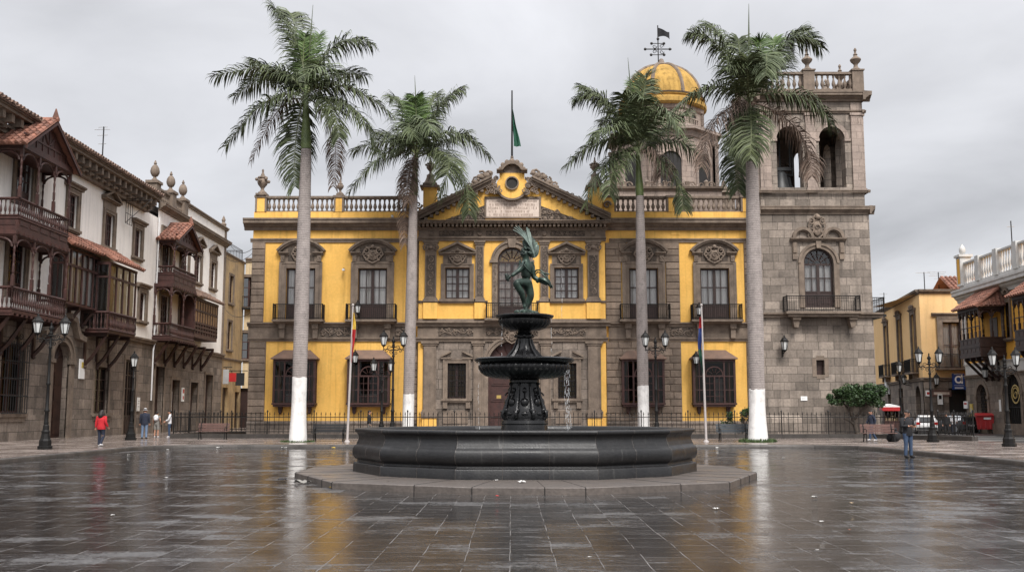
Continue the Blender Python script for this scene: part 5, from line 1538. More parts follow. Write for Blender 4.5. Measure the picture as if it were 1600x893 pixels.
def hand(mb, wrist, direction, palm_n, s=1.0, curl=.5, side=1):
    """palm, four unequal curled fingers and a thumb from the side of the palm"""
    d = Vector(direction).normalized(); nn = Vector(palm_n); nn = (nn - d * nn.dot(d)).normalized(); sd = d.cross(nn) * side
    w = Vector(wrist)
    for k in range(4):
        b = w + d * .02 * s + sd * (k - 1.5) * .012 * s; e = w + d * .085 * s + sd * (k - 1.5) * .02 * s
        mb.tube([b, (b + e) / 2, e], [.018 * s, .017 * s, .013 * s], 6)
        ln = (.062, .072, .068, .052)[k] * s
        p1 = e + (d * math.cos(curl * .5) + nn * math.sin(curl * .5)) * ln * .5
        p2 = p1 + (d * math.cos(curl * 1.4) + nn * math.sin(curl * 1.4)) * ln * .5
        mb.tube([e, p1, p2], [.0105 * s, .0095 * s, .0075 * s], 5)
    b = w + d * .03 * s - sd * .02 * s; p1 = b + (d * .6 - sd * .8).normalized() * .045 * s; p2 = p1 + (d * .8 - sd * .2 + nn * .5).normalized() * .035 * s
    mb.tube([b, p1, p2], [.014 * s, .012 * s, .009 * s], 5)


# winged youth: standing on one leg, the other knee raised, headdress wing swept up
def SJ(cx, cy, y=0.0):
    p = on_y(770 + cx / 5.764, 345 + cy / 5.764, FYc)
    return Vector((p.x - FXc, y, p.z))


J = [SJ(295, 560), SJ(297, 520, .0), SJ(302, 460, .0), SJ(305, 410, .01), SJ(302, 365, .0), SJ(298, 335, -.02), SJ(292, 300, -.05), SJ(285, 262, -.05),
     SJ(272, 385, -.12), SJ(244, 448, -.20), SJ(165, 512, -.32),
     SJ(342, 400, .10), SJ(372, 505, .14), SJ(440, 540, .08), SJ(500, 570, .04),
     SJ(270, 560, -.12), SJ(202, 572, -.34), SJ(262, 660, -.24), SJ(282, 745, -.12), SJ(284, 790, -.16),
     SJ(318, 590, .06), SJ(345, 665, .02), SJ(318, 735, .06), SJ(296, 792, .02), SJ(282, 806, -.10)]
E = [(0, 1), (1, 2), (2, 3), (3, 4), (4, 5), (5, 6), (6, 7), (3, 8), (8, 9), (9, 10), (3, 11), (11, 12), (12, 13), (13, 14), (0, 15), (15, 16), (16, 17), (17, 18), (18, 19), (0, 20), (20, 21), (21, 22), (22, 23), (23, 24)]
Rr = [.155, .145, .15, .165, .10, .065, .105, .07, .085, .06, .042, .085, .06, .048, .04, .125, .088, .075, .048, .035, .13, .09, .08, .052, .04]
vs, fs = grow(J, E, [r_ * 1.24 for r_ in Rr], 2)
mb = MB(); mb.add(vs, fs)
hand(mb, J[10], (J[10] - J[9]), (0, -.5, -.8), 1.2, .9)
hand(mb, J[14], (J[14] - J[13]), (0, -.5, -.8), 1.2, .9, -1)
mb.tube([J[6] + Vector((-.06, -.10, .01)), J[6] + Vector((-.10, -.15, -.03))], [.02, .026], 6)   # nose
sta = mb.build('statue', 'bronze', foun, smooth=60)
mb = MB(); rs = random.Random(8)
for i in range(60):                            # curled hair
    a, b = rs.uniform(0, 2 * PI), rs.uniform(-.3, 1.2)
    mb.ball(J[6] + Vector((.13 * math.cos(a) * math.cos(b) + .03, .12 * math.sin(a) * math.cos(b) + .02, .16 * math.sin(b) + .02)), rs.uniform(.025, .045), 6, 4)
mb.build('hair', 'bronze', sta, smooth=60)


def blade(mb, pts, w, th=.012, y=0):
    """one long feather: a thin tapering leaf with a raised shaft"""
    n = len(pts); vs = []
    for i, p in enumerate(pts):
        u = i / (n - 1); t = (pts[min(i + 1, n - 1)] - pts[max(0, i - 1)]).normalized()
        s = t.cross(Vector((0, 1, 0))).normalized() * w * (.35 + .65 * math.sin(PI * min(1, u * .8 + .12)))
        vs += [p - s, p + Vector((0, -th, 0)), p + s, p + Vector((0, th, 0))]
    fs = []
    for i in range(n - 1):
        for k in range(4): fs.append((4 * i + k, 4 * i + (k + 1) % 4, 4 * i + 4 + (k + 1) % 4, 4 * i + 4 + k))
    mb.add(vs, fs + [(0, 1, 2, 3), tuple(range(4 * n - 4, 4 * n))])


mb = MB()
rootp = SJ(348, 320, .12)
for i, (tx, ty, mx, my, yy) in enumerate(((408, 235, 405, 300, .30), (412, 200, 408, 280, .26), (395, 175, 400, 270, .22), (372, 150, 390, 250, .20), (352, 130, 375, 240, .16), (335, 110, 360, 230, .12), (318, 95, 340, 225, .10), (300, 110, 322, 220, .06), (285, 140, 305, 230, .02), (272, 175, 290, 245, -.02))):
    a, b, c = rootp + Vector((0, 0, .04 * (i % 3))), SJ(mx, my, yy), SJ(tx, ty, yy + .05)
    blade(mb, [a * (1 - u) ** 2 + b * 2 * u * (1 - u) + c * u * u for u in (0, .2, .4, .6, .8, 1)], .055, .014)
mb.build('dark_wing', 'bronze', sta, smooth=60)
mb = MB(); rootp = SJ(345, 250, -.02)
for i, (tx, ty, mx, my, yy) in enumerate(((182, 88, 280, 130, -.14), (190, 66, 275, 120, -.12), (205, 52, 280, 115, -.10), (228, 48, 285, 120, -.07), (252, 70, 300, 130, -.05), (285, 92, 305, 150, -.03), (306, 58, 318, 140, 0), (322, 68, 330, 150, .03), (334, 96, 340, 160, .05))):
    a, b, c = rootp, SJ(mx, my, yy), SJ(tx, ty, yy)
    blade(mb, [a * (1 - u) ** 2 + b * 2 * u * (1 - u) + c * u * u for u in (0, .2, .4, .6, .8, 1)], .017 if i < 6 else .032, .012)
mb.tube([SJ(378, 330, .05), SJ(350, 250, 0), SJ(325, 170, -.02), SJ(315, 110, 0)], [.02, .045, .04, .02], 6)
mb.build('pale_wing', 'feather', sta, smooth=60)
mb = MB()                                      # what the hands hold, drapery, quiver strap
for q in range(6):
    a = q * 1.05; mb.ball(SJ(132 + 10 * math.cos(a), 522 + 16 * math.sin(a), -.34), .045, 7, 4)
mb.tube([SJ(118, 490, -.34), SJ(128, 520, -.35), SJ(140, 560, -.33)], [.03, .05, .02], 6)
mb.tube([SJ(372, 470, .12), SJ(392, 440, .08), SJ(425, 440, .02), SJ(462, 470, 0), SJ(490, 515, 0), SJ(515, 560, .02), SJ(524, 605, .03)], [.02, .024, .022, .022, .03, .035, .012], 6)
mb.tube([SJ(380, 480, .1), SJ(405, 458, .05), SJ(440, 468, .02), SJ(470, 500, 0), SJ(500, 545, .02), SJ(530, 595, .03)], [.015, .02, .02, .024, .03, .01], 6)
mb.tube([SJ(395, 545, .08), SJ(430, 520, .02), SJ(465, 530, -.02), SJ(505, 560, 0), SJ(520, 600, .02)], [.05, .06, .055, .05, .02], 6)
mb.tube([SJ(466, 470, -.02), SJ(500, 480, -.04), SJ(510, 484, -.05)], [.02, .025, .01], 5)
mb.tube([SJ(262, 380, -.16), SJ(300, 430, -.19), SJ(345, 470, -.10), SJ(360, 480, .05)], .018, 5)
mb.tube([SJ(346, 362, .1), SJ(362, 400, .14), SJ(372, 470, .16)], [.05, .055, .04], 8)
mb.tube([SJ(248, 360, -.1), SJ(238, 395, -.14), SJ(246, 425, -.1)], .03, 6)
mb.build('attribute', 'bronze', sta, smooth=60)
mb = MB(); c = SJ(297, 835)
mb.lathe((c.x, 0, FZ(494)), [(.36, 0), (.35, .06), (.27, .10), (.2, .15), (.12, .19)], 14, squash=(1, .9))
for i in range(14):
    a = i * .9; mb.ball((c.x + .25 * math.cos(a), .22 * math.sin(a), FZ(490) + .02 * (i % 3)), .09, 7, 4, (1.2, 1, .7))
mb.build('rock_base', 'bronze', sta, smooth=60)

# falling water: thin broken threads from both bowl rims
def thread(x, y, zt, zb, r, seed, drift=0.0):
    rr = random.Random(seed); w = MB(); z = zt
    while z > zb:
        l = rr.uniform(.03, .13); q = (zt - z) / max(.1, zt - zb)
        xx = x + drift * q + rr.uniform(-.02, .02) * (.2 + q); yy = y + rr.uniform(-.02, .02) * (.2 + q)
        if rr.random() < .75: w.tube([(xx, yy, z), (xx + rr.uniform(-.008, .008), yy, z - l)], [r * rr.uniform(.5, 1), r * rr.uniform(.3, 1)], 5)
        else: w.ball((xx, yy, z), r * 1.1, 5, 3)
        z -= l * rr.uniform(.9, 1.6)
    return w


x1 = (884 - 800) * K - FXc
wt = thing('falling_water', 'thin white thread of water falling from the wide lower bowl', 'water', (FXc, FYc, 0), 0)
w = MB()
for k, (dx, r) in enumerate(((0, .008), (.035, .006), (-.035, .005), (.07, .004), (-.06, .0035))):
    q = thread(x1 + dx, -.45, FZ(564), 1.06, r, k + 3, .05); w.v += []; n0 = len(w.v); w.v += q.v; w.f += [tuple(i + n0 for i in f) for f in q.f]; w.mi += q.mi
w.build('water_thread', 'water', wt)
wt['kind'] = 'stuff'
wt = thing('dripping_water', 'fine drops dripping from the rims of the upper bowl and lower bowl', 'water', (FXc, FYc, 0), 0)
w = MB()
for k, (x, y, za, zb, r) in enumerate(((.72, -.2, FZ(498), FZ(562), .006), (1.02, .1, FZ(420), FZ(500), .005), (-.6, -.4, FZ(498), FZ(560), .005), (-1.2, -.55, FZ(566), 1.06, .004))):
    q = thread(x, y, za, zb, r, k + 30); n0 = len(w.v); w.v += q.v; w.f += [tuple(i + n0 for i in f) for f in q.f]; w.mi += q.mi
w.build('drop_thread', 'water', wt); wt['kind'] = 'stuff'
# ================================================================ palms
def frond(o, pts, L=1.05, pairs=64, leaf='leaf', seed=0, r0=.045, bare=.10, name='frond', droop=1.0, width=.038, stem='rachis', parent=None, plum=.5):
    """feather leaf: arching rib with rows of long drooping leaflets set in several planes"""
    rr = random.Random(seed)
    P0, P1, P2 = [Vector(p) for p in pts]
    B = lambda s: P0 * (1 - s) ** 2 + P1 * 2 * s * (1 - s) + P2 * s * s
    m = 12
    st = MB(); st.tube([B(i / m) for i in range(m + 1)], [r0 * (1 - .86 * i / m) for i in range(m + 1)], 5)
    so = st.build('rib', stem, parent, smooth=60)
    lf = MB()
    UP = Vector((0, 0, 1))
    for i in range(pairs):
        s = bare + (1 - bare) * (i + rr.uniform(-.3, .3)) / pairs
        s = min(1.0, max(.02, s))
        p = B(s); t = (B(min(1, s + .02)) - B(max(0, s - .02))).normalized()
        sd = t.cross(UP)
        if sd.length < .25: sd = sd + t.cross(Vector((0, 1, 0))) * .6
        sd.normalize(); nm = sd.cross(t).normalized()
        ll = L * (.45 + .62 * math.sin(PI * min(1, .12 + s * .86))) * rr.uniform(.82, 1.1)
        if rr.random() < .05: ll *= .5
        for sg in (-1, 1):
            k = rr.choice((-.3, .0, .15, .4)) * plum * 2 + rr.uniform(-.12, .12)
            fw = .22 + .75 * s * s + rr.uniform(-.1, .15)
            d0 = (sd * sg + nm * k + t * fw).normalized()
            g = droop * rr.uniform(.8, 1.3)
            d1 = (d0 + UP * -.45 * g).normalized(); d2 = (d0 * .8 + UP * -1.15 * g).normalized()
            wv = (t - d0 * t.dot(d0))
            if wv.length < .1: wv = nm
            wv = (wv.normalized() + nm * rr.uniform(-.5, .5)).normalized() * width * rr.uniform(.75, 1.15)
            a = p + d0 * ll * .34; b = a + d1 * ll * .34; c = b + d2 * ll * .34
            lf.add([p - wv * .45, p + wv * .45, a - wv, a + wv, b - wv * .72, b + wv * .72, c], [(0, 1, 3, 2), (2, 3, 5, 4), (4, 5, 6)])
    f = lf.build(name, leaf, o)
    so.parent = f
    return f


def palm(label, bx, Y, zt, base_r, r_mid, r_top, lean, shaft, white_z, cc, fronds, spear, zbase=.15, grp='royal palms along the palace front', scale=1.0, seed=0):
    """fronds: (mid px, mid py, tip px, tip py, depth mid, depth tip, kind)"""
    o = thing('palm', label, 'palm tree', (bx, Y, 0), 0, grp)
    rr = random.Random(seed)
    PT = lambda px, py, dy=0: on_y(px, py, Y + dy) - Vector((bx, Y, 0))
    t = MB(); H = zt - zbase; n = 40
    pts, rad = [], []
    for i in range(n + 1):
        u = i / n
        k = base_r * max(0, 1 - u * 7) ** 1.6 + (r_mid + (.05 * math.sin(u * PI)) + (r_top - r_mid) * u ** 2) * (1 - .25 * max(0, 1 - u * 7) ** 2)
        pts.append((lean * u, 0, zbase - .05 + H * u)); rad.append(k * (1 + rr.uniform(-.012, .012)))
    t.tube(pts, rad, 18)
    t.build('trunk', 'trunk', o, smooth=60)
    w = MB(); nz = 10; pts2, rad2 = [], []
    for i in range(nz + 1):
        z = zbase - .06 + (white_z - zbase + .06) * i / nz; u = (z - zbase) / H * n
        a = min(n - 1, max(0, int(u))); f = u - a
        pts2.append((lean * u / n, 0, z)); rad2.append(rad[a] * (1 - f) + rad[a + 1] * f + .012)
    w.tube(pts2, rad2, 18); w.v[-18:] = [(a_, b_, c_ + rr.uniform(-.05, .06)) for a_, b_, c_ in w.v[-18:]]; w.build('painted_base', 'whitewash', o, smooth=60)
    c0 = Vector((lean, 0, zt)); cc3 = PT(*cc)
    if shaft:
        s = MB(); ax = cc3 - c0
        s.tube([c0 - Vector((0, 0, .03)), c0 + ax * .10, c0 + ax * .3, c0 + ax * .6, c0 + ax * 1.0, c0 + ax * 1.25], [r_top * 1.02, r_top * 1.08, r_top * .98, r_top * .72, r_top * .5, r_top * .3], 16)
        s.build('crownshaft', 'shaft', o, smooth=60)
    sp = MB(); a, b = PT(*spear[:2]), PT(*spear[2:])
    sp.tube([a, a * .5 + b * .5, b], [.05 * scale, .04 * scale, .010], 6); sp.build('spear_leaf', 'leaf', o, smooth=60)
    for i, fd in enumerate(fronds):
        mx, my, tx, ty, dm, dt, kind = fd
        p0 = cc3 + Vector((rr.uniform(-.1, .1), rr.uniform(-.1, .1), rr.uniform(-.15, .25)))
        tip, mid = PT(tx, ty, dt), PT(mx, my, dm)
        ctl = mid * 2 - p0 * .5 - tip * .5         # the rib passes through the surveyed middle point
        ln = (mid - p0).length + (tip - mid).length
        kw = dict(L=(1.5 + .05 * min(1.5, ln / 4)) * scale, pairs=int(21 * max(2.4, ln)), seed=seed * 50 + i, parent=None)
        if kind == 'dead': kw.update(leaf='deadleaf', stem='deadleaf', droop=1.8, L=1.1 * scale, width=.026)
        elif kind == 'half': kw.update(leaf='deadleaf', stem='deadleaf', droop=1.6, width=.028)
        elif kind == 'grey': kw.update(leaf='greyleaf', droop=.8)
        elif kind == 'young': kw.update(leaf='youngleaf', droop=.25, plum=.9, L=.95 * scale)
        frond(o, (p0, ctl, tip), name={'dead': 'dead_frond', 'half': 'dead_frond'}.get(kind, 'frond'), **kw)
    return o


def C(ox, oy, s, L):                              # survey points read off enlarged crops
    return [(ox + a / s, oy + b / s, ox + c / s, oy + d / s, e, f, k) for a, b, c, d, e, f, k in L]


f1 = C(320, 0, 2.79, [
    (405, 200, 288, 22, .2, .4, ''), (395, 130, 372, 62, 1.2, 2.0, ''), (300, 305, 38, 335, -.3, -.2, ''), (275, 440, 92, 640, -.9, -1.2, ''),
    (330, 330, 200, 262, 1.6, 2.6, ''), (330, 320, 130, 420, 1.8, 2.6, ''), (398, 600, 392, 815, .5, .3, ''), (560, 205, 730, 195, .4, .8, ''), (600, 375, 815, 500, -.3, -.4, ''),
    (640, 470, 745, 660, -.9, -1.1, ''), (535, 440, 585, 600, -1.4, -1.9, ''), (520, 300, 440, 330, -2.0, -3.2, 'grey'), (555, 560, 560, 815, .6, .6, 'dead'),
    (330, 470, 205, 700, .8, 1.2, 'dead'), (470, 250, 500, 150, 1.0, 1.7, 'young'), (430, 240, 440, 150, .2, .4, 'young'), (560, 330, 700, 330, 1.8, 3.0, '')])
palm('tallest royal palm, whitewashed base before the left yellow wing, standing outside the fence', -10.88, 52.6, on_y(478, 232, 52.6).z, .20, .335, .265, .05, True, on_y(465, 590, 52.6).z, (478, 155), f1, (480, 130, 489, 8), seed=1)
f2 = C(530, 110, 3.08, [
    (470, 190, 590, 90, .3, .6, ''), (540, 300, 725, 420, -.4, -.6, ''), (520, 410, 475, 620, -1.6, -1.9, ''), (560, 470, 625, 690, -.8, -1.0, ''), (300, 330, 170, 300, .8, 1.4, ''),
    (230, 400, 45, 590, -.5, -.8, ''), (250, 340, 60, 390, .3, .4, ''), (330, 260, 360, 320, -2.2, -3.3, 'grey'), (310, 200, 250, 130, .4, .8, ''), (330, 560, 315, 840, .3, .2, 'dead'), (335, 500, 330, 640, -.5, -.6, 'dead'),
    (350, 210, 335, 140, .2, .2, 'young'), (385, 220, 395, 160, .1, .3, 'young'), (420, 230, 470, 110, 1.2, 2.0, ''), (500, 350, 620, 300, 1.8, 3.0, ''), (400, 250, 440, 290, -2.0, -3.0, 'grey'), (370, 190, 365, 130, -.2, -.4, 'young')])
palm('slim royal palm left of the pediment, behind the fence, with a long brown dead frond', -6.25, 62.0, on_y(648, 305, 62).z, .12, .305, .24, .18, True, on_y(637, 616, 62).z, (650, 246), f2, (651, 190, 648, 118), seed=2, scale=1.05)
f3 = C(870, 80, 3.435, [
    (260, 270, 95, 260, .2, .4, ''), (270, 290, 130, 190, 1.0, 1.8, ''), (240, 480, 45, 620, .2, .2, ''), (300, 410, 190, 480, -1.8, -2.4, 'grey'), (270, 600, 155, 830, -.8, -1.2, ''), (330, 590, 280, 770, -1.4, -1.8, ''),
    (460, 260, 490, 120, .2, .3, ''), (440, 330, 470, 260, -1.6, -2.6, 'grey'), (600, 400, 700, 330, .6, 1.0, ''), (640, 480, 775, 600, .2, .2, ''), (545, 560, 560, 680, -.8, -1.0, 'half'), (600, 620, 680, 850, -.5, -.8, ''), (430, 260, 410, 170, .8, 1.4, 'young'),
    (390, 330, 350, 230, -.8, -1.6, ''), (560, 330, 660, 440, -1.6, -2.4, 'grey'), (360, 400, 240, 380, 1.6, 2.6, ''), (500, 420, 560, 340, 1.2, 2.4, '')])
palm('royal palm before the domed church drum, behind the fence, beside the right stone bay', 7.9, 62.0, on_y(1000, 305, 62).z, .12, .305, .24, -.02, True, on_y(1005, 603, 62).z, (996, 236), f3, (988, 170, 981, 90), seed=3, scale=1.05)
f4 = C(1050, 0, 2.79, [
    (200, 200, 75, 150, .2, .4, ''), (230, 190, 150, 105, 1.0, 1.8, ''), (180, 380, 10, 480, -.3, -.5, ''), (195, 520, 130, 730, -.7, -1.0, 'half'), (345, 560, 340, 690, -1.5, -1.9, ''), (290, 640, 285, 830, .8, .6, ''),
    (510, 180, 650, 215, .2, .4, ''), (490, 200, 560, 130, .9, 1.5, ''), (560, 420, 705, 550, -.6, -.8, ''), (540, 560, 610, 770, .2, .2, 'half'), (400, 240, 410, 330, -2.2, -3.4, 'grey'), (290, 320, 240, 300, -1.8, -2.6, 'grey'),
    (380, 240, 380, 180, .3, .4, 'young'), (430, 250, 440, 170, .6, 1.0, 'young'), (300, 260, 290, 170, .4, .6, ''), (330, 330, 330, 250, -2.4, -3.4, ''), (450, 300, 470, 260, 2.0, 3.0, ''), (300, 560, 310, 660, -1.0, -1.4, '')])
palm('royal palm overlapping the corner of the bell tower, with grass round its whitewashed foot', 12.5, 52.6, on_y(1174, 252, 52.6).z, .24, .365, .305, .1, False, on_y(1182, 608, 52.6).z, (1172, 158), f4, (1170, 90, 1170, 6), seed=4)

# tufts of grass round two palm feet
for x, Y, label in ((-10.88, 52.6, 'thin grass round the foot of the tallest palm'), (12.5, 52.6, 'green weeds round the foot of the palm by the bell tower')):
    g = MB(); rr = random.Random(int(Y * 10 + x)); dense = x > 0
    for i in range(1500 if dense else 500):
        a = rr.uniform(0, 2 * PI); r = rr.uniform(.42, .95 if dense else .85); p = Vector((r * math.cos(a), r * math.sin(a), .15))
        h = rr.uniform(.06, .22 if dense else .12); q = Vector((rr.uniform(-.1, .1), rr.uniform(-.1, .1), h)); s = Vector((rr.uniform(-.03, .03), rr.uniform(-.03, .03), 0))
        g.add([p - s, p + s, p + q], [(0, 1, 2)])
    o = g.build('grass', 'grass', at=(x, Y, 0)); tag(o, label, 'grass', kind='stuff')


def leafy(mb, centres, n, size, rr, flat=1.0):
    for i in range(n):
        c, R = rr.choice(centres)
        d = Vector((rr.gauss(0, 1), rr.gauss(0, 1), rr.gauss(0, 1))).normalized() * R * rr.random() ** .35
        p = Vector(c) + Vector((d.x, d.y, d.z * flat))
        a = Vector((rr.gauss(0, 1), rr.gauss(0, 1), rr.gauss(0, .6))).normalized(); b = a.cross(Vector((rr.gauss(0, 1), rr.gauss(0, 1), rr.gauss(0, 1)))).normalized()
        s = size * rr.uniform(.6, 1.3)
        mb.add([p - b * s * .3, p + a * s * .5 - b * s * .05, p + b * s * .3, p - a * s * .5], [(0, 1, 2, 3)])


TYY = 61.6
T0 = on_y(1342, 684, TYY)
tr = thing('tree', 'small round clipped tree with dark leaves in front of the bell tower', 'tree', (T0.x, TYY, 0))
TP = lambda px, py, dy=0: on_y(px, py, TYY + dy) - Vector((T0.x, TYY, 0))
b = MB(); b.tube([TP(1342, 686), TP(1337, 668), TP(1333, 655), TP(1329, 640)], [.17, .13, .11, .09], 9)
for pts in (((1333, 655), (1326, 640), (1312, 622)), ((1334, 655), (1346, 641), (1362, 628)), ((1330, 642), (1330, 625), (1334, 610)), ((1336, 664), (1328, 657), (1318, 654)), ((1352, 636), (1356, 625), (1352, 612))):
    b.tube([TP(*q, RND.uniform(-.4, .4) * k) for k, q in enumerate(pts)], [.09, .065, .03], 7)
b.build('trunk', 'bark', tr, smooth=60)
rr = random.Random(21); cs = []
for i in range(90):
    u = rr.uniform(-1, 1); v = rr.uniform(-1, 1)
    if u * u + v * v > 1: continue
    px = 1338 + u * 44; top = 596 + 8 * u * u + rr.uniform(0, 8); low = 631 - 7 * abs(u) * rr.random()
    py = rr.uniform(top + 4, low)
    cs.append((TP(px, py, v * 1.7 * 1.0), rr.uniform(.2, .40)))
mb = MB(); leafy(mb, cs, 10500, .15, rr, .8)
mb.build('crown', 'bush', tr)
S0 = on_y(1160, 660, 63.0)
sh = thing('shrub', 'thin low green shrub behind the fence beside the palm by the bell tower', 'shrub', (13.9, 62.6, .15))
b = MB(); cs = []
for i in range(14):
    a = rr.uniform(0, 2 * PI); r = rr.uniform(.3, 1.15); z = rr.uniform(.7, 1.6)
    p = Vector((r * math.cos(a), r * math.sin(a) * .5, z)); b.tube([(0, 0, 0), p * .5 + Vector((0, 0, .2)), p], [.03, .02, .008], 5); cs.append((p, rr.uniform(.16, .34)))
b.build('stem', 'bark', sh, smooth=60)
mb = MB(); leafy(mb, cs, 900, .15, rr); mb.build('foliage', 'bush', sh)

# ================================================================ iron fence round the palace garden
fp = [(-17.2, 70), (-19.75, 66), (-19.75, 60.3), (21.2, 60.3), (24.2, 54.2), (24.9, 60.5)]
fen = thing('iron_fence', 'low black iron railing with spear tips on a stone kerb before the palace', 'fence', (0, 60.3, .15))
proto = None
for (xa, ya), (xb, yb) in zip(fp[:-1], fp[1:]):
    Ln = math.hypot(xb - xa, yb - ya); k = max(1, round(Ln / 2.7)); an = math.atan2(yb - ya, xb - xa)
    for i in range(k):
        u = i / k; l = Ln / k
        p = Vector((xa + (xb - xa) * u, ya + (yb - ya) * u - 60.3, 0))
        if proto is None or abs(proto[1] - l) > .02:
            m = MB(); nb = round(l / .27)
            for j in range(nb):
                x = (j + .5) * l / nb
                m.tube([(x, 0, .28), (x, 0, 1.36)], .016, 5, False); m.lathe((x, 0, 1.35), [(.016, 0), (.035, .03), (.02, .10), (.004, .18)], 5)
            for z in (.38, 1.22): m.box(0, l, -.012, .012, z - .022, z + .022)
            m.tube([(0, 0, .1), (0, 0, 1.5)], .03, 6); m.lathe((0, 0, 1.5), [(.03, 0), (.055, .05), (.01, .14)], 6)
            o = m.build('fence_panel', 'iron', fen, at=p, rot=an)
            c = MB(); c.box(-.02, l + .02, -.19, .19, -.03, .24); c.build('fence_kerb', 'kerb', o)
            proto = (o, l)
        else: dup(proto[0], fen, loc=p, rot=an)
# ================================================================ street lamps
def lantern(parent, c, s=1.0, base='lampiron'):
    """six-sided glazed lantern, wider above, with a domed hood"""
    x, y, z = c
    f = MB()
    r0, r1, h = .115 * s, .20 * s, .46 * s
    for k in range(6):
        a = k * PI / 3
        f.bar((x + r0 * math.cos(a), y + r0 * math.sin(a), z), (x + r1 * math.cos(a), y + r1 * math.sin(a), z + h), .022 * s)
    f.lathe((x, y, z), [(.05 * s, -.09 * s), (.08 * s, -.05 * s), (r0 + .012, -.01), (r0 + .012, .02 * s)], 6)
    f.lathe((x, y, z + h), [(r1 + .03 * s, -.02 * s), (r1 + .04 * s, .02 * s), (r1 * .95, .07 * s), (r1 * .72, .15 * s), (r1 * .42, .21 * s), (.05 * s, .235 * s), (.035 * s, .26 * s), (.05 * s, .29 * s), (.012, .36 * s)], 6)
    o = f.build('lantern', base, parent)
    g = MB(); g.lathe((x, y, z), [(r0 * .93, .02 * s), (r1 * .95, h - .02 * s)], 6, cap=False); g.build('lantern_glass', 'lampglass', o)
    b = MB(); b.lathe((x, y, z + .1 * s), [(.03, 0), (.05, .08 * s), (.05, .2 * s), (.01, .26 * s)], 8); b.build('bulb', 'signwhite', o)
    return o


POLE = [(.30, 0), (.30, .12), (.25, .14), (.25, .34), (.20, .42), (.16, .62), (.17, .72), (.13, .78), (.12, .95), (.085, 1.0), (.10, 1.06), (.085, 1.12), (.08, 1.5), (.105, 1.53), (.105, 1.59), (.075, 1.63), (.06, 2.6), (.085, 2.64), (.085, 2.70), (.058, 2.74)]


def lamp(name, label, loc, H, double, group, rot=0.0):
    o = thing(name, label, 'street lamp', loc, rot, group)
    b = MB(); b.lathe((0, 0, 0), POLE[:10], 8, a0=PI / 8); b.build('base', 'lampiron', o)
    top = H - (.95 if double else 1.0)
    p = MB(); p.lathe((0, 0, 0), POLE[9:] + [(.05, top - .5), (.075, top - .46), (.075, top - .40), (.05, top - .36), (.045, top), (.07, top + .02), (.08, top + .08), (.045, top + .13)], 12); p.build('pole', 'lampiron', o, smooth=40)
    if double:
        a = MB()
        for sg in (-1, 1):
            pts = [(sg * .04, 0, top - .1), (sg * .20, 0, top - .13), (sg * .36, 0, top - .05), (sg * .46, 0, top - .10), (sg * .52, 0, top - .02), (sg * .52, 0, top + .06)]
            a.tube(pts, [.035, .03, .028, .026, .026, .03], 6)
            spiral(a, (sg * .22, 0, top + .03), .12, 1.4, .02, sg, a0=-PI / 2, n=5); spiral(a, (sg * .36, 0, top - .17), .09, 1.3, .018, -sg, a0=PI / 2, n=5); spiral(a, (sg * .12, 0, top - .26), .10, 1.3, .018, sg, a0=PI, n=5)
            a.ball((sg * .52, 0, top - .10), .035, 6, 4)
        a.lathe((0, 0, top + .1), [(.05, 0), (.09, .06), (.05, .12), (.08, .20), (.11, .26), (.06, .34), (.03, .40), (.045, .44), (.01, .52)], 8)
        for k in range(6): aa = k * PI / 3; a.ball((.09 * math.cos(aa), .09 * math.sin(aa), top + .05), .04, 6, 4)
        a.build('arm', 'lampiron', o, smooth=60)
        for sg in (-1, 1): lantern(o, (sg * .52, 0, top + .15))
    else:
        c = MB(); c.lathe((0, 0, top + .1), [(.05, 0), (.13, .06), (.06, .10)], 8)
        for sg in (-1, 1): c.bar((0, 0, top - .05), (sg * .3, 0, top - .05), .025)
        c.build('collar', 'lampiron', o); lantern(o, (0, 0, top + .18), 1.05)
    return o


def ground_at(px, py, Z=.15):
    p = on_z(px, py, Z); return (p.x, p.y, Z)


GL = 'double lantern street lamps round the square'
x, y, z = ground_at(70, 701); lamp('street_lamp', 'tall double lantern street lamp on the left pavement before the arched house door', (x, y, z), 5.55, True, GL, .5)
lamp('street_lamp', 'taller double lantern street lamp left of the fountain near the second palm', (on_y(614, 600, 54).x, 54, .15), on_y(614, 515, 54).z - .15, True, GL)
lamp('street_lamp', 'shorter double lantern street lamp behind the fence, left of the taller double lantern one', (on_y(597, 600, 61.6).x, 61.6, .15), on_y(597, 558, 61.6).z - .15, True, GL)
lamp('street_lamp', 'double lantern street lamp just right of the third palm and the fountain', (on_y(1025, 600, 54).x, 54, .15), on_y(1025, 516, 54).z - .15, True, GL)
x, y, z = ground_at(1458, 690); lamp('street_lamp', 'double lantern street lamp in front of the fence corner and white car', (x, y, z), on_y(1458, 541, y).z - z, True, GL)
x, y, z = ground_at(1577, 697); lamp('street_lamp', 'double lantern street lamp nearest the orange house, right of the red bin', (x, y, z), on_y(1577, 542, y).z - z, True, GL)
GS = 'single lantern street lamps'
x, y, z = ground_at(204, 687); lamp('street_lamp', 'single lantern street lamp on the left pavement between the walkers', (x, y, z), on_y(206, 549, y).z - z, False, GS)
lamp('street_lamp', 'single lantern street lamp far back in the side street before the pale yellow house', (on_y(1408, 640, 72).x, 72, -.01), on_y(1408, 562, 72).z, False, GS)


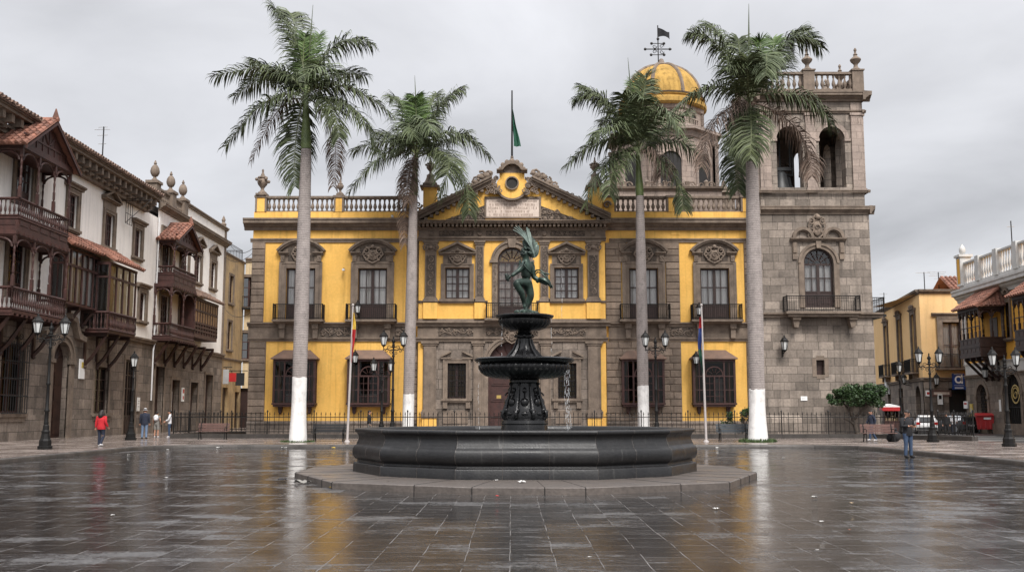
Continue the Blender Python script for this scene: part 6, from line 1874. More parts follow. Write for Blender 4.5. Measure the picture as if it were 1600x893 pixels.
def wall_lantern(fr, px, py, label, s=1.0, out=.62):
    x, z = fr.hit(px, py, .5)
    o = thing('wall_lantern', label, 'wall lantern', fr.M @ Vector((x, 0, z)), fr.rot, 'wall lanterns on iron brackets')
    b = MB(); b.box(-.04, .04, -.03, .02, -.35 * s, .45 * s); b.tube([(0, 0, -.1), (0, -out * .5, -.2), (0, -out, -.12)], .028, 6); b.tube([(0, 0, -.3), (0, -out * .4, -.22), (0, -out * .8, -.2)], .02, 5)
    b.T = Matrix.Rotation(PI / 2, 4, 'Z'); spiral(b, (-out * .35, 0, -.02), .12, 1.3, .018, 1); b.T = None
    b.build('bracket', 'lampiron', o, smooth=60)
    lantern(o, (0, -out, -.02), s)
    return o


wall_lantern(FP, 560, 489, 'wall lantern beside the second balcony window of the left yellow wing', 1.0, .9)
wall_lantern(FP, 556, 566, 'wall lantern beside the second bay window of the left yellow wing', 1.0, .9)
wall_lantern(FP, 1091, 492, 'wall lantern beside the balcony window of the right yellow bay', 1.0, .9)
wall_lantern(FP, 1086, 568, 'wall lantern beside the bay window of the right yellow bay', 1.0, .9)
wall_lantern(FT, 1226, 546, 'wall lantern on a scrolled bracket on the bell tower, left of the slit window', 1.15, .5)


# ================================================================ benches
def bench(label, px, py, m, rot=0.0, W=1.75, Y=None):
    p = on_z(px, py, .15)
    o = thing('park_bench', label, 'bench', (p.x, p.y, .15), rot, 'benches on the pavement before the fence')
    for nm, ys, zs in (('seat', (-.24, -.10, .04), None), ('backrest', None, (.55, .69, .83))):
        b = MB()
        if ys:
            for q in ys: b.box(-W / 2, W / 2, q, q + .12, .43, .465)
        else:
            for k, q in enumerate(zs): b.box(-W / 2, W / 2, .19 + k * .035, .225 + k * .035, q - .06, q + .06)
        b.build(nm, m, o)
    for sg in (-1, 1):
        l = MB(); x = sg * (W / 2 - .16)
        l.tube([(x, -.24, 0), (x, -.2, .22), (x, -.22, .42)], .03, 6); l.tube([(x, .27, 0), (x, .18, .22), (x, .16, .43), (x, .28, .92)], .03, 6); l.bar((x, -.24, .41), (x, .18, .41), .045)
        l.tube([(x, -.22, .42), (x, -.24, .62), (x, -.05, .66), (x, .2, .62)], .02, 5)
        l.build('leg', 'iron', o, smooth=60)
    return o


bench('brown slatted bench at the left end of the fence', 332, 686, 'benchwood')
bench('black slatted bench between the tallest palm and the red and yellow flag', 514, 689, 'benchblack', 0, 1.8)
bench('grey slatted bench beside the palm by the bell tower', 1146, 689, 'benchgrey', 0, 1.7)
bench('brown slatted bench beside the small round tree', 1374, 690, 'benchwood', 0, 1.75)

# ================================================================ flag poles
def flag(parent, top, L, cols, widths, seed=0):
    """cloth hanging limp along its pole, in vertical colour bands"""
    rr = random.Random(seed); nz = 22
    k0 = 0
    for ci, (c, (u0, u1)) in enumerate(zip(cols, widths)):
        f = MB(); n = 8; vs = []
        for j in range(nz + 1):
            t = u0 + (u1 - u0) * j / nz
            wd = .10 + .26 * math.sin(PI * min(1, t * 1.1 + .05)) 
            for i in range(n + 1):
                u = i / n
                x = .02 + wd * u + .03 * math.sin(t * 9 + seed); y = .07 * math.sin(u * 11 + t * 3 + seed) * (.3 + u)
                vs.append((top[0] + x, top[1] + y, top[2] - L * t - .10 * u * L * .4))
        f.add(vs, [(j * (n + 1) + i, j * (n + 1) + i + 1, (j + 1) * (n + 1) + i + 1, (j + 1) * (n + 1) + i) for j in range(nz) for i in range(n)])
        f.build('flag', c, parent, smooth=80)


def flagpole(label, base_px, top_px, Y, cols, widths, flag_px, sgn):
    b = on_y(*base_px, Y); t = on_y(*top_px, Y)
    o = thing('flagpole', label, 'flagpole', (b.x, Y, .15))
    p = MB(); q = t - Vector((b.x, Y, .15)); mid = on_y((base_px[0] + top_px[0]) / 2, (base_px[1] + top_px[1]) / 2 + 6, Y) - Vector((b.x, Y, .15))
    p.tube([(0, 0, 0), mid, q], [.065, .055, .04], 10); p.ball(q + Vector((0, 0, .06)), .07, 8, 5); p.lathe((0, 0, 0), [(.14, 0), (.14, .05), (.08, .1)], 10); p.build('pole', 'pole', o, smooth=50)
    f0, f1 = on_y(*flag_px[0], Y) - Vector((b.x, Y, .15)), on_y(*flag_px[1], Y) - Vector((b.x, Y, .15))
    L = (f0 - f1).length
    hold = MB()
    for ci, (c, (u0, u1)) in enumerate(zip(cols, widths)):
        f = MB(); n, nz = 8, 14; vs = []
        for j in range(nz + 1):
            tt = u0 + (u1 - u0) * j / nz; pc = f0.lerp(f1, tt); wd = .07 + .12 * math.sin(PI * min(1, tt * 1.05))
            for i in range(n + 1):
                u = i / n; vs.append((pc.x + sgn * (.03 + wd * (1 - u)) + .02 * math.sin(tt * 8), pc.y + .06 * math.sin(u * 12 + tt * 4), pc.z))
        f.add(vs, [(j * (n + 1) + i, j * (n + 1) + i + 1, (j + 1) * (n + 1) + i + 1, (j + 1) * (n + 1) + i) for j in range(nz) for i in range(n)])
        f.build('flag', c, o, smooth=80)
    return o


flagpole('pale flagpole with a limp yellow and red flag, before the second left bay window', (542.5, 690), (551.5, 478), 52.4, ['flagyellow', 'flagred'], [(0, .34), (.34, 1)], ((550.5, 488), (546, 566)), 1)
flagpole('pale flagpole with a limp red, blue and green flag, before the right bay window', (1103.5, 690), (1096, 478), 52.4, ['flagred', 'flagblue', 'flaggreen'], [(0, .2), (.2, .58), (.58, 1)], ((1096, 495), (1099.5, 582)), -1)
x = PX(800, 250, 0); zb, zt = PZ(253, .7), PZ(143, .7)
o = thing('flagpole', 'dark rooftop flagpole with a limp green flag above the pediment', 'flagpole', (x, 65 - .9, zb - .3))
p = MB(); p.tube([(0, 0, 0), (0, 0, zt - zb + .3)], [.07, .045], 8); p.build('pole', 'iron', o, smooth=50)
f = MB(); vs = []; n, nz = 8, 16
H0 = zt - zb + .3
for j in range(nz + 1):
    t = j / nz
    for i in range(n + 1):
        u = i / n
        xx = .05 + .62 * t * (.25 + .75 * u) + (-.16 * (1 - u) if t < .35 else 0) * 0; vs.append((xx - .10 + .02 * math.sin(t * 9), .09 * math.sin(u * 9 + t * 4), H0 - .85 - t * 2.85 + (.0 if u > .5 else .25 * (1 - u) * (1 - t)) + .55 * (1 - u) * t * (1 - t)))
f.add(vs, [(j * (n + 1) + i, j * (n + 1) + i + 1, (j + 1) * (n + 1) + i + 1, (j + 1) * (n + 1) + i) for j in range(nz) for i in range(n)])
f.build('flag', 'flaggreen', o, smooth=80)
# ================================================================ left-hand houses (facade runs away from the viewer)
FL = Frame(-26.5, 0, PI / 2)
LX = FL.x
LZ = FL.z


def turned_post(mb, x, y, z0, z1, r=.075):
    h = z1 - z0
    mb.box(x - r, x + r, y - r, y + r, z0, z0 + h * .22)
    mb.lathe((x, y, z0 + h * .22), [(r * .9, 0), (r * .55, .04), (r * .95, .12), (r * .95, h * .18), (r * .6, h * .22), (r * .85, h * .36), (r * .55, h * .42), (r * .9, h * .5), (r * .6, h * .56), (r, h * .6)], 8)
    mb.box(x - r, x + r, y - r, y + r, z1 - h * .18, z1)


def wood_rail(parent, pts, z0, z1, m, step=.24, name='railing'):
    """turned wooden balustrade along a polyline"""
    b = MB()
    for (xa, ya), (xb, yb) in zip(pts[:-1], pts[1:]):
        Ln = math.hypot(xb - xa, yb - ya); k = max(2, round(Ln / step))
        for z, wd in ((z1 - .06, .13), (z0 + .06, .11)): b.tube([(xa, ya, z), (xb, yb, z)], wd * .6, 4)
        for i in range(k + 1):
            u = i / k; baluster_mesh(b, (xa + (xb - xa) * u, ya + (yb - ya) * u, z0 + .1), z1 - z0 - .2, .62, 6)
    return b.build(name, m, parent)


def panel_band(mb, pts, z0, z1, n_per=1.1):
    for (xa, ya), (xb, yb) in zip(pts[:-1], pts[1:]):
        d = Vector((xb - xa, yb - ya, 0)); Ln = d.length; d.normalize(); nn = Vector((d.y, -d.x, 0))
        mb.T = Matrix(((d.x, -nn.x, 0, xa), (d.y, -nn.y, 0, ya), (0, 0, 1, 0), (0, 0, 0, 1)))
        mb.box(0, Ln, -.03, .03, z0, z1); mb.box(-.03, Ln + .03, -.08, .05, z1 - .09, z1 + .002); mb.box(-.03, Ln + .03, -.08, .05, z0 - .002, z0 + .1)
        k = max(1, round(Ln / n_per))
        for i in range(k): mb.box(i * Ln / k + .12, (i + 1) * Ln / k - .12, -.055, 0, z0 + .2, z1 - .17)
        mb.T = None


def eave_brackets(mb, pts, z, h=.5, step=1.0):
    for (xa, ya), (xb, yb) in zip(pts[:-1], pts[1:]):
        Ln = math.hypot(xb - xa, yb - ya); k = max(1, round(Ln / step))
        d = ((xb - xa) / Ln, (yb - ya) / Ln)
        for i in range(k):
            c0 = (i + .5) * Ln / k
            # a scalloped arch between posts
            pts_ = []
            for q in range(9):
                a = PI * q / 8
                pts_.append((xa + d[0] * (c0 - Ln / k * .42 * math.cos(a)), ya + d[1] * (c0 - Ln / k * .42 * math.cos(a)), z - h + h * .75 * math.sin(a)))
            mb.tube(pts_, .06, 5)
            for q in (1, 3, 5, 7): mb.ball(pts_[q], .075, 6, 3)
        mb.tube([(xa, ya, z - .04), (xb, yb, z - .04)], .09, 4)


def strut(mb, x, y, z0, dy, dz, w=.16):
    """wooden corbel under a balcony: a curved diagonal with a cap beam"""
    mb.box(x - w / 2, x + w / 2, y - dy, y, z0 - .2, z0)
    mb.box(x - w / 2, x + w / 2, y - .14, y, z0 - dz, z0 - .2)
    pts = [(x, y - .08, z0 - dz + .1), (x, y - dy * .35, z0 - dz * .72), (x, y - dy * .75, z0 - dz * .3), (x, y - dy * .95, z0 - .15)]
    mb.tube(pts, [w * .5, w * .55, w * .55, w * .5], 4); mb.ball((x, y - .12, z0 - dz), w * .55, 6, 4)


def balcony_box(root, x0, x1, d, zf, zr, ze, posts, wood='redwood', panel=.0, closed_top=True, name='balcony'):
    """open wooden gallery: floor, apron, balustrade, posts and carved eave"""
    f = MB()
    f.box(x0 - .08, x1 + .08, -d - .08, .0, zf - .16, zf)
    ring = [(x0, -.02), (x0, -d), (x1, -d), (x1, -.02)]
    if panel: panel_band(f, ring, zf + .001, zf + panel)
    k = max(2, round((x1 - x0) / .5))
    for i in range(k + 1): xx = x0 + (x1 - x0) * i / k; f.box(xx - .05, xx + .05, -d - .14, -.02, zf - .28, zf - .161)
    o = f.build(name, wood, root)
    wood_rail(o, ring, zf + panel, zr, wood)
    for i in range(posts):
        p = MB(); turned_post(p, x0 + (x1 - x0) * i / (posts - 1), -d, zr, ze); p.build('post', wood, o)
    for x in (x0, x1):
        p = MB(); turned_post(p, x, -.1, zr, ze); p.build('post', wood, o)
    e = MB(); eave_brackets(e, ring, ze, .62, (x1 - x0) / (posts - 1))
    e.box(x0 - .1, x1 + .1, -d - .1, -.02, ze, ze + .24)
    e.build('eave_beam', wood, o)
    return o


def gable_roof(o, x0, x1, d, ze, za, wood):
    """gable facing the square, clay tiles on both slopes"""
    xc = (x0 + x1) / 2; ov = .45
    g = MB()
    g.prism([(x0, ze), (x1, ze), (xc, za - .15)], -d - .02, -d + .06)
    for sg in (-1, 1):
        xe = xc + sg * (x1 - x0) / 2 * 1.14; zz = ze - (za - ze) * .12
        g.prism([(xe, zz - .12), (xe, zz + .10), (xc, za + .06), (xc, za - .16)], -d - ov, -d - ov + .1)
        g.prism([(xe * .0 + xc + sg * (x1 - x0) / 2 * .98, ze + .02), (xc + sg * (x1 - x0) / 2 * .98 - sg * .12, ze + .02), (xc, za - .32), (xc, za - .22)], -d - .06, -d - .02)
    h = za - .2 - ze
    g.box(x0, x1, -d - .07, -d - .02, ze + h * .28, ze + h * .34); g.box(x0, x1, -d - .08, -d - .02, ze, ze + .09)
    for i in range(1, 8):
        x = x0 + (x1 - x0) * i / 8; top = h * (1 - abs(x - xc) / ((x1 - x0) / 2)); g.box(x - .04, x + .04, -d - .065, -d - .02, ze + .05, ze + max(.1, min(h * .28, top)))
        if top > h * .4: g.box(x - .035, x + .035, -d - .06, -d - .02, ze + h * .34, ze + top)
    for sg in (-1, 1): g.bar((xc + sg * .1, -d - .04, ze + h * .36), (xc + sg * .55, -d - .04, ze + h * .62), .07)
    g.build('gable', wood, o)
    t = MB(); Ly = d + ov
    for sg in (-1, 1):
        xe = xc + sg * (x1 - x0) / 2 * 1.16; zz = ze - (za - ze) * .12 + .1
        tiles(t, (xe, -d - ov, zz), (0, Ly, 0), (xc - xe, 0, za + .1 - zz), max(3, round(Ly / .36)), max(4, round(math.hypot(xc - xe, za - zz) / .42)))
    t.tube([(xc, -d - ov - .03, za + .14), (xc, 0, za + .14)], .13, 8)
    t.lathe((xc, -d - .3, za + .14), [(.22, 0), (.2, .08), (.03, .6)], 4)
    t.build('tiled_roof', 'tile', o)


def glazed_box(root, x0, x1, d, z0, ze, cols, rows_z, wood, curt, low=None, side=True, name='glazed_gallery'):
    f = MB(); ring = [(x0, -.02), (x0, -d), (x1, -d), (x1, -.02)]
    f.box(x0 - .05, x1 + .05, -d - .05, -.01, z0 - .14, z0)
    f.box(x0 - .05, x1 + .05, -d - .05, -.01, ze - .16, ze)
    zg = z0 + (low or 0)
    for i in range(cols + 1):
        x = x0 + (x1 - x0) * i / cols; f.box(x - .055, x + .055, -d - .02, -d + .08, z0, ze - .16)
    for z in rows_z: f.box(x0, x1, -d - .03, -d + .09, z - .07, z + .07)
    for x in (x0, x1):
        f.box(x - .055, x + .055, -.12, -.01, z0, ze - .16)
        for z in rows_z: f.box(x - .05, x + .05, -d + .09, -.12, z - .06, z + .06)
        f.box(x - .04, x + .04, -d / 2 - .04, -d / 2 + .04, z0, ze - .16)
    o = f.build(name, wood, root)
    if low: wood_rail(o, [(x0 - .05, -.02), (x0 - .05, -d - .06), (x1 + .05, -d - .06), (x1 + .05, -.02)], z0, zg, wood)
    g = MB(); g.add([(x0, -d + .03, z0), (x1, -d + .03, z0), (x1, -d + .03, ze - .1), (x0, -d + .03, ze - .1)], [(0, 1, 2, 3)])
    for x in (x0, x1): g.add([(x, -d + .03, z0), (x, -.03, z0), (x, -.03, ze - .1), (x, -d + .03, ze - .1)], [(0, 1, 2, 3)])
    g.build('pane', 'pane', o)
    c = MB(); rr = random.Random(int(x0 * 7))
    for i in range(cols):
        if rr.random() < .12: continue
        xa, xb = x0 + (x1 - x0) * (i + .04) / cols, x0 + (x1 - x0) * (i + (.96 if rr.random() < .7 else .6)) / cols
        n = 8; vs = []
        for k in range(n + 1):
            x = xa + (xb - xa) * k / n; y = -d + .16 + .03 * math.sin(k * 1.7 + i)
            vs += [(x, y, z0 + .1), (x, y, ze - .2)]
        c.add(vs, [(2 * k, 2 * k + 2, 2 * k + 3, 2 * k + 1) for k in range(n)])
    c.build('curtain', curt, o, smooth=80)
    b = MB(); b.box(x0 + .05, x1 - .05, -.06, -.04, z0, ze - .1); b.build('back_panel', 'dark', o)
    return o


def house_window(root, xc, zc, w, h, style, depth=.26, pane='darkpane', rows=4, cols=4):
    z0 = zc - h / 2
    s = MB(); surround(s, xc, z0, w, h, 0, .26, .12)
    if style == 'flat': s.run(xc - w / 2 - .55, xc + w / 2 + .55, molding(z0 + h + .34, z0 + h + .62, .36, 0, 'string')); s.box(xc - w / 2 - .28, xc + w / 2 + .28, -.08, .01, z0 + h + .262, z0 + h + .338)
    elif style == 'gable':
        s.box(xc - w / 2 - .28, xc + w / 2 + .28, -.09, .01, z0 + h + .262, z0 + h + .75); tri_pediment(s, xc, z0 + h + .75, w + 1.2, .7, 0, .36, .14)
    s.build('window_surround', 'trim', root)
    return sash(root, xc, z0, w, h, .12, cols, rows, pane=pane, curtain=False, frame='redwood')


# ---------------------------------------------------------------- first house
x0h, x1h = 38.0, LX(241, 480)
zc = LZ(222, 531)                              # top of the stone ground storey
ze = FL.z(110, 217, 1.34) - 1.0                # eave
h1 = on_frame('house', 'white three storey house with dark wooden balconies, tiled eave and grey stone ground floor', 'house', FL, 'houses along the left side')
win = [((112, 330), 1.35, 2.1, 'flat'), ((169, 360), 1.5, 2.2, 'gable'), ((214, 380), 1.35, 2.0, 'flat'), ((221, 479), 1.25, 2.0, 'flat')]
dr = [((37, 276), 1.9, 3.3), ((24, 418), 1.9, 3.3)]
W1 = [(*FL.hit(*p), w, h, s) for p, w, h, s in win]
D1 = [(*FL.hit(*p), w, h) for p, w, h in dr]
gl = (LX(157, 470, .8), LX(212, 470, 1.6))
holes = [(x - w / 2, x + w / 2, z - h / 2, z + h / 2) for x, z, w, h, s in W1] + [(x - w / 2, x + w / 2, z - h / 2, z + h / 2) for x, z, w, h in D1]
mb = MB(); wall(mb, x0h, x1h, zc, ze, holes, 0, .35)
mb.add([(x0h, 0, .1), (x0h, 14, .1), (x0h, 14, ze), (x0h, 0, ze)], [(0, 1, 2, 3)]); mb.add([(x1h, .01, zc), (x1h, 14, zc), (x1h, 14, ze), (x1h, .01, ze)], [(0, 1, 2, 3)]); mb.add([(x0h, 14, .1), (x1h, 14, .1), (x1h, 14, ze), (x0h, 14, ze)], [(0, 1, 2, 3)])
mb.build('wall', 'white', h1)
mb = MB(); mb.box(x0h + .1, x1h - .1, 2.4, 2.5, .2, ze - .2)
for z in (zc - .2, (zc + ze) / 2): mb.box(x0h + .1, x1h - .1, .4, 2.4, z, z + .15)
mb.build('inner_wall', 'dark', h1)
gx = lambda px, py=600: LX(px, py)
zb = .15
dax, daw = gx(91), 1.15
das = LZ(91, 533) - daw
gw = [(gx(15), 2.5, LZ(15, 645), LZ(15, 537)), (gx(157), 2.3, LZ(157, 645), LZ(157, 573)), (gx(202), 2.1, zb, LZ(202, 562))]
holes = [(dax - daw, dax + daw, zb + .02, das, 'arch')] + [(x - w / 2, x + w / 2, a, b) for x, w, a, b in gw]
mb = MB(); wall(mb, x0h, x1h, .1, zc, holes, -.06, .5)
mb.box(x0h, gw[0][0] - .2, -.16, -.05, .1, 1.5); mb.box(gw[0][0] - .199, dax - daw - .5, -.16, -.05, .1, 1.5); mb.box(dax + daw + .5, gw[2][0] - 1.5, -.16, -.05, .1, 1.5); mb.box(gw[2][0] + 1.4, x1h, -.16, -.05, .1, 1.5)
mb.build('stone_wall', 'plinth', h1)
mb = MB()
mb.run(x0h, dax - 2.6, molding(zc - .2, zc + .12, .3, -.06, 'string')); mb.run(dax + 2.6, x1h, molding(zc - .2, zc + .12, .3, -.06, 'string'))
mb.arc(dax, das, daw, daw + .3, 0, PI, -.2, 0, 18); mb.arc(dax, das, daw + .3, daw + .45, 0, PI, -.28, 0, 18)
for sg in (-1, 1):
    a, b = sorted((dax + sg * daw, dax + sg * (daw + .5))); mb.box(a, b, -.2, 0, .1, das); mb.box(a - .08, b + .08, -.3, 0, das - .12, das + .1)
    # broken curved pediment rising over the door
    mb.prism([(dax + sg * 2.75, das + daw + .15), (dax + sg * 2.75, das + daw + .45), (dax + sg * 1.9, das + daw + .6), (dax + sg * 1.3, das + daw + 1.5), (dax + sg * .5, das + daw + 1.75), (dax + sg * .5, das + daw + 1.45), (dax + sg * 1.15, das + daw + 1.2), (dax + sg * 1.7, das + daw + .3)], -.42, 0)
for x, w, a, b in gw:
    for sg in (-1, 1): p, q = sorted((x + sg * w / 2, x + sg * (w / 2 + .24))); mb.box(p, q, -.12, 0, a if a > .5 else .1, b)
    mb.box(x - w / 2 - .24, x + w / 2 + .24, -.125, 0, b, b + .3)
    if a > .5: mb.box(x - w / 2 - .4, x + w / 2 + .4, -.3, 0, a - .2, a); mb.box(x - w / 2 - .2, x + w / 2 + .2, -.22, 0, a - .45, a - .202)
mb.build('stone_trim', 'trim', h1)
for x, z, w, h, s in W1: house_window(h1, x, z, w, h, s)
for x, z, w, h in D1:
    s = MB(); surround(s, x, z - h / 2, w, h, 0, .3, .1, False); s.build('window_surround', 'trim', h1)
    sash(h1, x, z - h / 2, w, h, .12, 4, 4, low=.8, curtain=False, frame='redwood', name='balcony_door')
d = MB(); d.prism([(dax - daw, .15), (dax + daw, .15)] + [(dax + daw * math.cos(PI * i / 16), das + daw * math.sin(PI * i / 16)) for i in range(17)], .30, .36)
for sg in (-1, 1):
    for k in range(4): a, b = sorted((dax + sg * .1, dax + sg * (daw - .1))); d.box(a, b, .26, .31, .4 + k * .95, 1.15 + k * .95)
for k in range(1, 9): a = PI * k / 9; d.bar((dax + .2 * math.cos(a), .27, das + .2 * math.sin(a)), (dax + daw * .95 * math.cos(a), .27, das + daw * .95 * math.sin(a)), .04)
d.build('door', 'wood', h1)
for i, (x, w, a, b) in enumerate(gw):
    so = sash(h1, x, a + .01, w - .02, b - a - .02, .14, 4, 4, curtain=False, frame='redwood' if i == 0 else 'frame', pane='darkpane', low=1.2 if i == 2 else 0, name='window' if i < 2 else 'door')
    if i == 0:
        g = MB()
        for k in range(11): xx = x - w / 2 - .05 + k * (w + .1) / 10; g.bar((xx, -.36, a - .02), (xx, -.36, b + .15), .035)
        for k in range(5): z = a + (b - a) * k / 4; g.bar((x - w / 2 - .1, -.36, z), (x + w / 2 + .1, -.36, z), .04); g.bar((x - w / 2 - .1, -.36, z), (x - w / 2 - .1, -.05, z), .03); g.bar((x + w / 2 + .1, -.36, z), (x + w / 2 + .1, -.05, z), .03)
        for sg in (-1, 1): spiral(g, (x + sg * .25, -.36, b + .38), .22, 1.4, .025, sg)
        g.build('window_grille', 'iron', so)
# eave: carved brackets and tiles
mb = MB(); xe = FL.x(256, 307, 1.34)
mb.box(x0h, xe, -.35, 0, ze - .15, ze + .12); mb.box(x0h, xe, -.55, 0, ze + .121, ze + .25)
k = round((xe - x0h) / .95)
for i in range(k):
    x = x0h + (i + .5) * (xe - x0h) / k
    mb.prism([(x - .15, ze + .70), (x + .15, ze + .70), (x + .15, ze + .26), (x - .15, ze + .26)], -.98, -.3); mb.prism([(x - .12, ze + .259), (x + .12, ze + .259), (x + .12, ze - .02), (x - .12, ze - .02)], -.62, -.3)
mb.box(x0h, xe, -1.12, 0, ze + .701, ze + .86); mb.box(x0h, xe, -1.22, -.9, ze + .861, ze + .94)
mb.build('eave_cornice', 'trim', h1)
mb = MB(); tiles(mb, (x0h, -1.34, ze + 1.0), (xe - x0h, 0, 0), (0, 4.5, 1.5), round((xe - x0h) / .38), 8, seg=4); mb.build('tiled_roof', 'oldtile', h1)
mb = MB(); mb.box(x0h, x1h, 3, 14, ze, ze + 1.2); mb.build('roof', 'gravelroof', h1)
# galleries
PR = 1.6
bz = lambda px, py: FL.z(px, py, PR)
bx = lambda px, py: FL.x(px, py, PR)
ua, ub = bx(31, 300), bx(107, 330)
zf, zr_, zev, zap = bz(28, 357), bz(28, 307), bz(38, 232), bz(88, 197)
b1 = balcony_box(h1, ua, ub, PR, zf, zr_, zev, 4, panel=(bz(28, 338) - zf))
b1['label'] = 'upper gallery with a tiled gable'
gable_roof(b1, ua, ub, PR, zev + .24, zap, 'redwood')
la, lb = bx(18, 465), bx(101, 480)
zlf, zlr = bz(16, 483), bz(17, 446)
b2 = balcony_box(h1, la, lb, PR, zlf, zlr, zf - .32, 4)
c = MB()
for i in range(4): strut(c, la + .3 + (lb - la - .6) * i / 3, -.05, zlf - .16, PR * .85, 1.9, .22)
c.build('bracket', 'wood', b2)
ga, gb = FL.x(101, 430, .8), FL.x(154, 440, .8)
zg0, zg1 = FL.z(102, 470, .8), FL.z(104, 383, .8)
g1 = glazed_box(h1, ga, gb, .8, zg0, zg1, 6, [zg0 + (zg1 - zg0) * .68], 'redwood', 'curtain')
c = MB()
for i in range(3): strut(c, ga + .5 + (gb - ga - 1) * i / 2, -.05, zg0 - .14, .7, 1.0, .2)
c.build('bracket', 'wood', g1)
ea, eb = FL.x(170.5, 470, PR), FL.x(211, 480, PR)
ze0, ze1 = FL.z(170, 516, PR), FL.z(171, 408, PR)
zer = FL.z(170, 486, PR)
g2 = glazed_box(h1, ea, eb, PR, ze0, ze1, 4, [zer + (ze1 - zer) * .70], 'redwood', 'tancloth', low=zer - ze0)
c = MB()
for i in range(3): strut(c, ea + .3 + (eb - ea - .6) * i / 2, -.05, ze0 - .14, PR * .9, 2.1, .2)
c.build('bracket', 'wood', g2)
t = MB(); tiles(t, (ga - .2, -1.25, zg1 + .06), (ea - ga + .1, 0, 0), (0, 1.25, .95), round((ea - ga) / .36), 4); tiles(t, (ea - .25, -PR - .4, ze1 + .06), (eb - ea + .6, 0, 0), (0, PR + .4, 1.25), round((eb - ea + .6) / .36), 5)
t.build('gallery_roof', 'tile', g2)
# drainpipe and cables
p = MB(); xx = x1h - .05; p.tube([(xx, -.12, ze), (xx, -.12, zc + .2), (xx, -.2, zc), (xx - .4, -.22, zc - .6), (xx - .4, -.22, 2.5)], .055, 6); p.build('drainpipe', 'camwhite', h1)
p = MB(); p.tube([(LX(188, 312), -.02, LZ(188, 312)), (LX(188, 312), -1.6, LZ(188, 312) + .1)], .03, 5); xx, z = LX(195, 330), LZ(195, 330)
for k in range(4): p.bar((xx - .6 + k * .4, -.3, z - .9), (xx - .6 + k * .4, -.3, z + .6), .03)
for k in range(3): p.bar((xx - .6, -.3, z - .9 + k * .7), (xx + .6, -.3, z - .9 + k * .7), .03)
p.bar((xx - .6, -.3, z - .9), (xx + .7, -1.5, z + .9), .03); p.bar((xx - .6, 0, z + .6), (xx + .8, -1.6, z + .95), .04); p.build('iron_bracket', 'iron', h1)

# ---------------------------------------------------------------- second house
y0h, y1h = x1h + .02, LX(349, 480)
ze2 = LZ(340, 378)
h2 = on_frame('house', 'white house with roof urns, tiled gable balcony and long panelled gallery, farther along', 'house', FL, 'houses along the left side')
win = [((309, 420), 1.3, 2.3, 'gable'), ((332, 430), 1.4, 2.3, 'gable')]
W2 = [(*FL.hit(*p), w, h, s) for p, w, h, s in win]
D2 = [(*FL.hit(259, 393), 1.9, 3.2), (*FL.hit(256, 492), 1.9, 3.0), (*FL.hit(288, 405), 1.8, 3.2), (*FL.hit(285, 500), 1.8, 3.0)]
holes = [(x - w / 2, x + w / 2, z - h / 2, z + h / 2) for x, z, w, h, s in W2] + [(x - w / 2, x + w / 2, z - h / 2, z + h / 2) for x, z, w, h in D2]
zp = ze2 + 1.65
mb = MB(); wall(mb, y0h, y1h, zc, ze2, holes, 0, .35)
mb.add([(y1h, .01, .1), (y1h, 14, .1), (y1h, 14, zp), (y1h, .01, zp)], [(0, 1, 2, 3)]); mb.add([(y0h, 14, .1), (y1h, 14, .1), (y1h, 14, zp), (y0h, 14, zp)], [(0, 1, 2, 3)])
xq = LX(292, 330); mb.box(xq, y1h, -.02, .4, ze2 + .3, zp - .2)
mb.build('wall', 'white', h2)
mb = MB(); mb.box(y0h + .1, y1h - .1, 2.4, 2.5, .2, ze2 - .2)
for z in (zc - .2, (zc + ze2) / 2): mb.box(y0h + .1, y1h - .1, .4, 2.4, z, z + .15)
mb.build('inner_wall', 'dark', h2)
mb = MB(); mb.box(y0h, y1h, .5, 13.9, ze2 - .2, ze2 + .3); mb.build('roof', 'gravelroof', h2)
mb = MB(); mb.run(y0h, y1h + .3, molding(ze2 - .1, ze2 + .42, .55)); mb.run(xq - .1, y1h + .25, molding(zp - .22, zp + .05, .25, -.02, 'string'))
mb.run(y0h, y1h, molding(zc - .2, zc + .12, .3, -.06, 'string')); mb.box(y1h - .35, y1h + .04, -.1, .02, zc + .13, ze2 - .12); mb.box(y1h - .45, y1h + .1, -.08, .5, ze2 + .42, zp + .1)
mb.lathe((y1h - .18, .2, zp + .1), [(.3, 0), (.25, .2), (.3, .3), (.12, .5), (.2, .7), (.03, 1.1)], 8)
mb.build('cornice', 'trim', h2)
zpb = zp - .1
bo = None
xs = [LX(243, 300), LX(268, 310), LX(287, 320)]
for xa, xb in zip(xs[:-1], xs[1:]): balustrade(h2, xa + .3, xb - .3, .1, ze2 + .5, zpb, 'trim', 'trim', .4)
for x in xs:
    p = MB(); p.box(x - .45, x + .45, -.25, .5, ze2 + .4, zpb + .1); p.box(x - .55, x + .55, -.35, .6, zpb + .1, zpb + .3); p.lathe((x, .1, zpb + .3), [(r_ * .62, z_ * .50) for r_, z_ in [(.45, 0), (.4, .2), (.2, .5), (.18, .7), (.35, .8), (.52, 1.2), (.56, 1.5), (.48, 2.0), (.28, 2.4), (.12, 2.55), (.2, 2.7), (.05, 3.2)]], 12); p.build('urn', 'trim', h2, smooth=45)
gd = [(gx(247.5), 2.0, .15, LZ(247, 572)), (gx(273), 1.9, .15, LZ(273, 593)), (gx(302), 2.0, .15, LZ(302, 597)), (gx(325), 2.2, .15, LZ(325, 585))]
mb = MB(); wall(mb, y0h, y1h, .1, zc, [(x - w / 2, x + w / 2, .12, b) for x, w, a, b in gd], -.06, .6); mb.add([(y1h, -.06, .1), (y1h, .02, .1), (y1h, .02, zc), (y1h, -.06, zc)], [(0, 1, 2, 3)]); mb.build('stone_wall', 'plinth', h2)
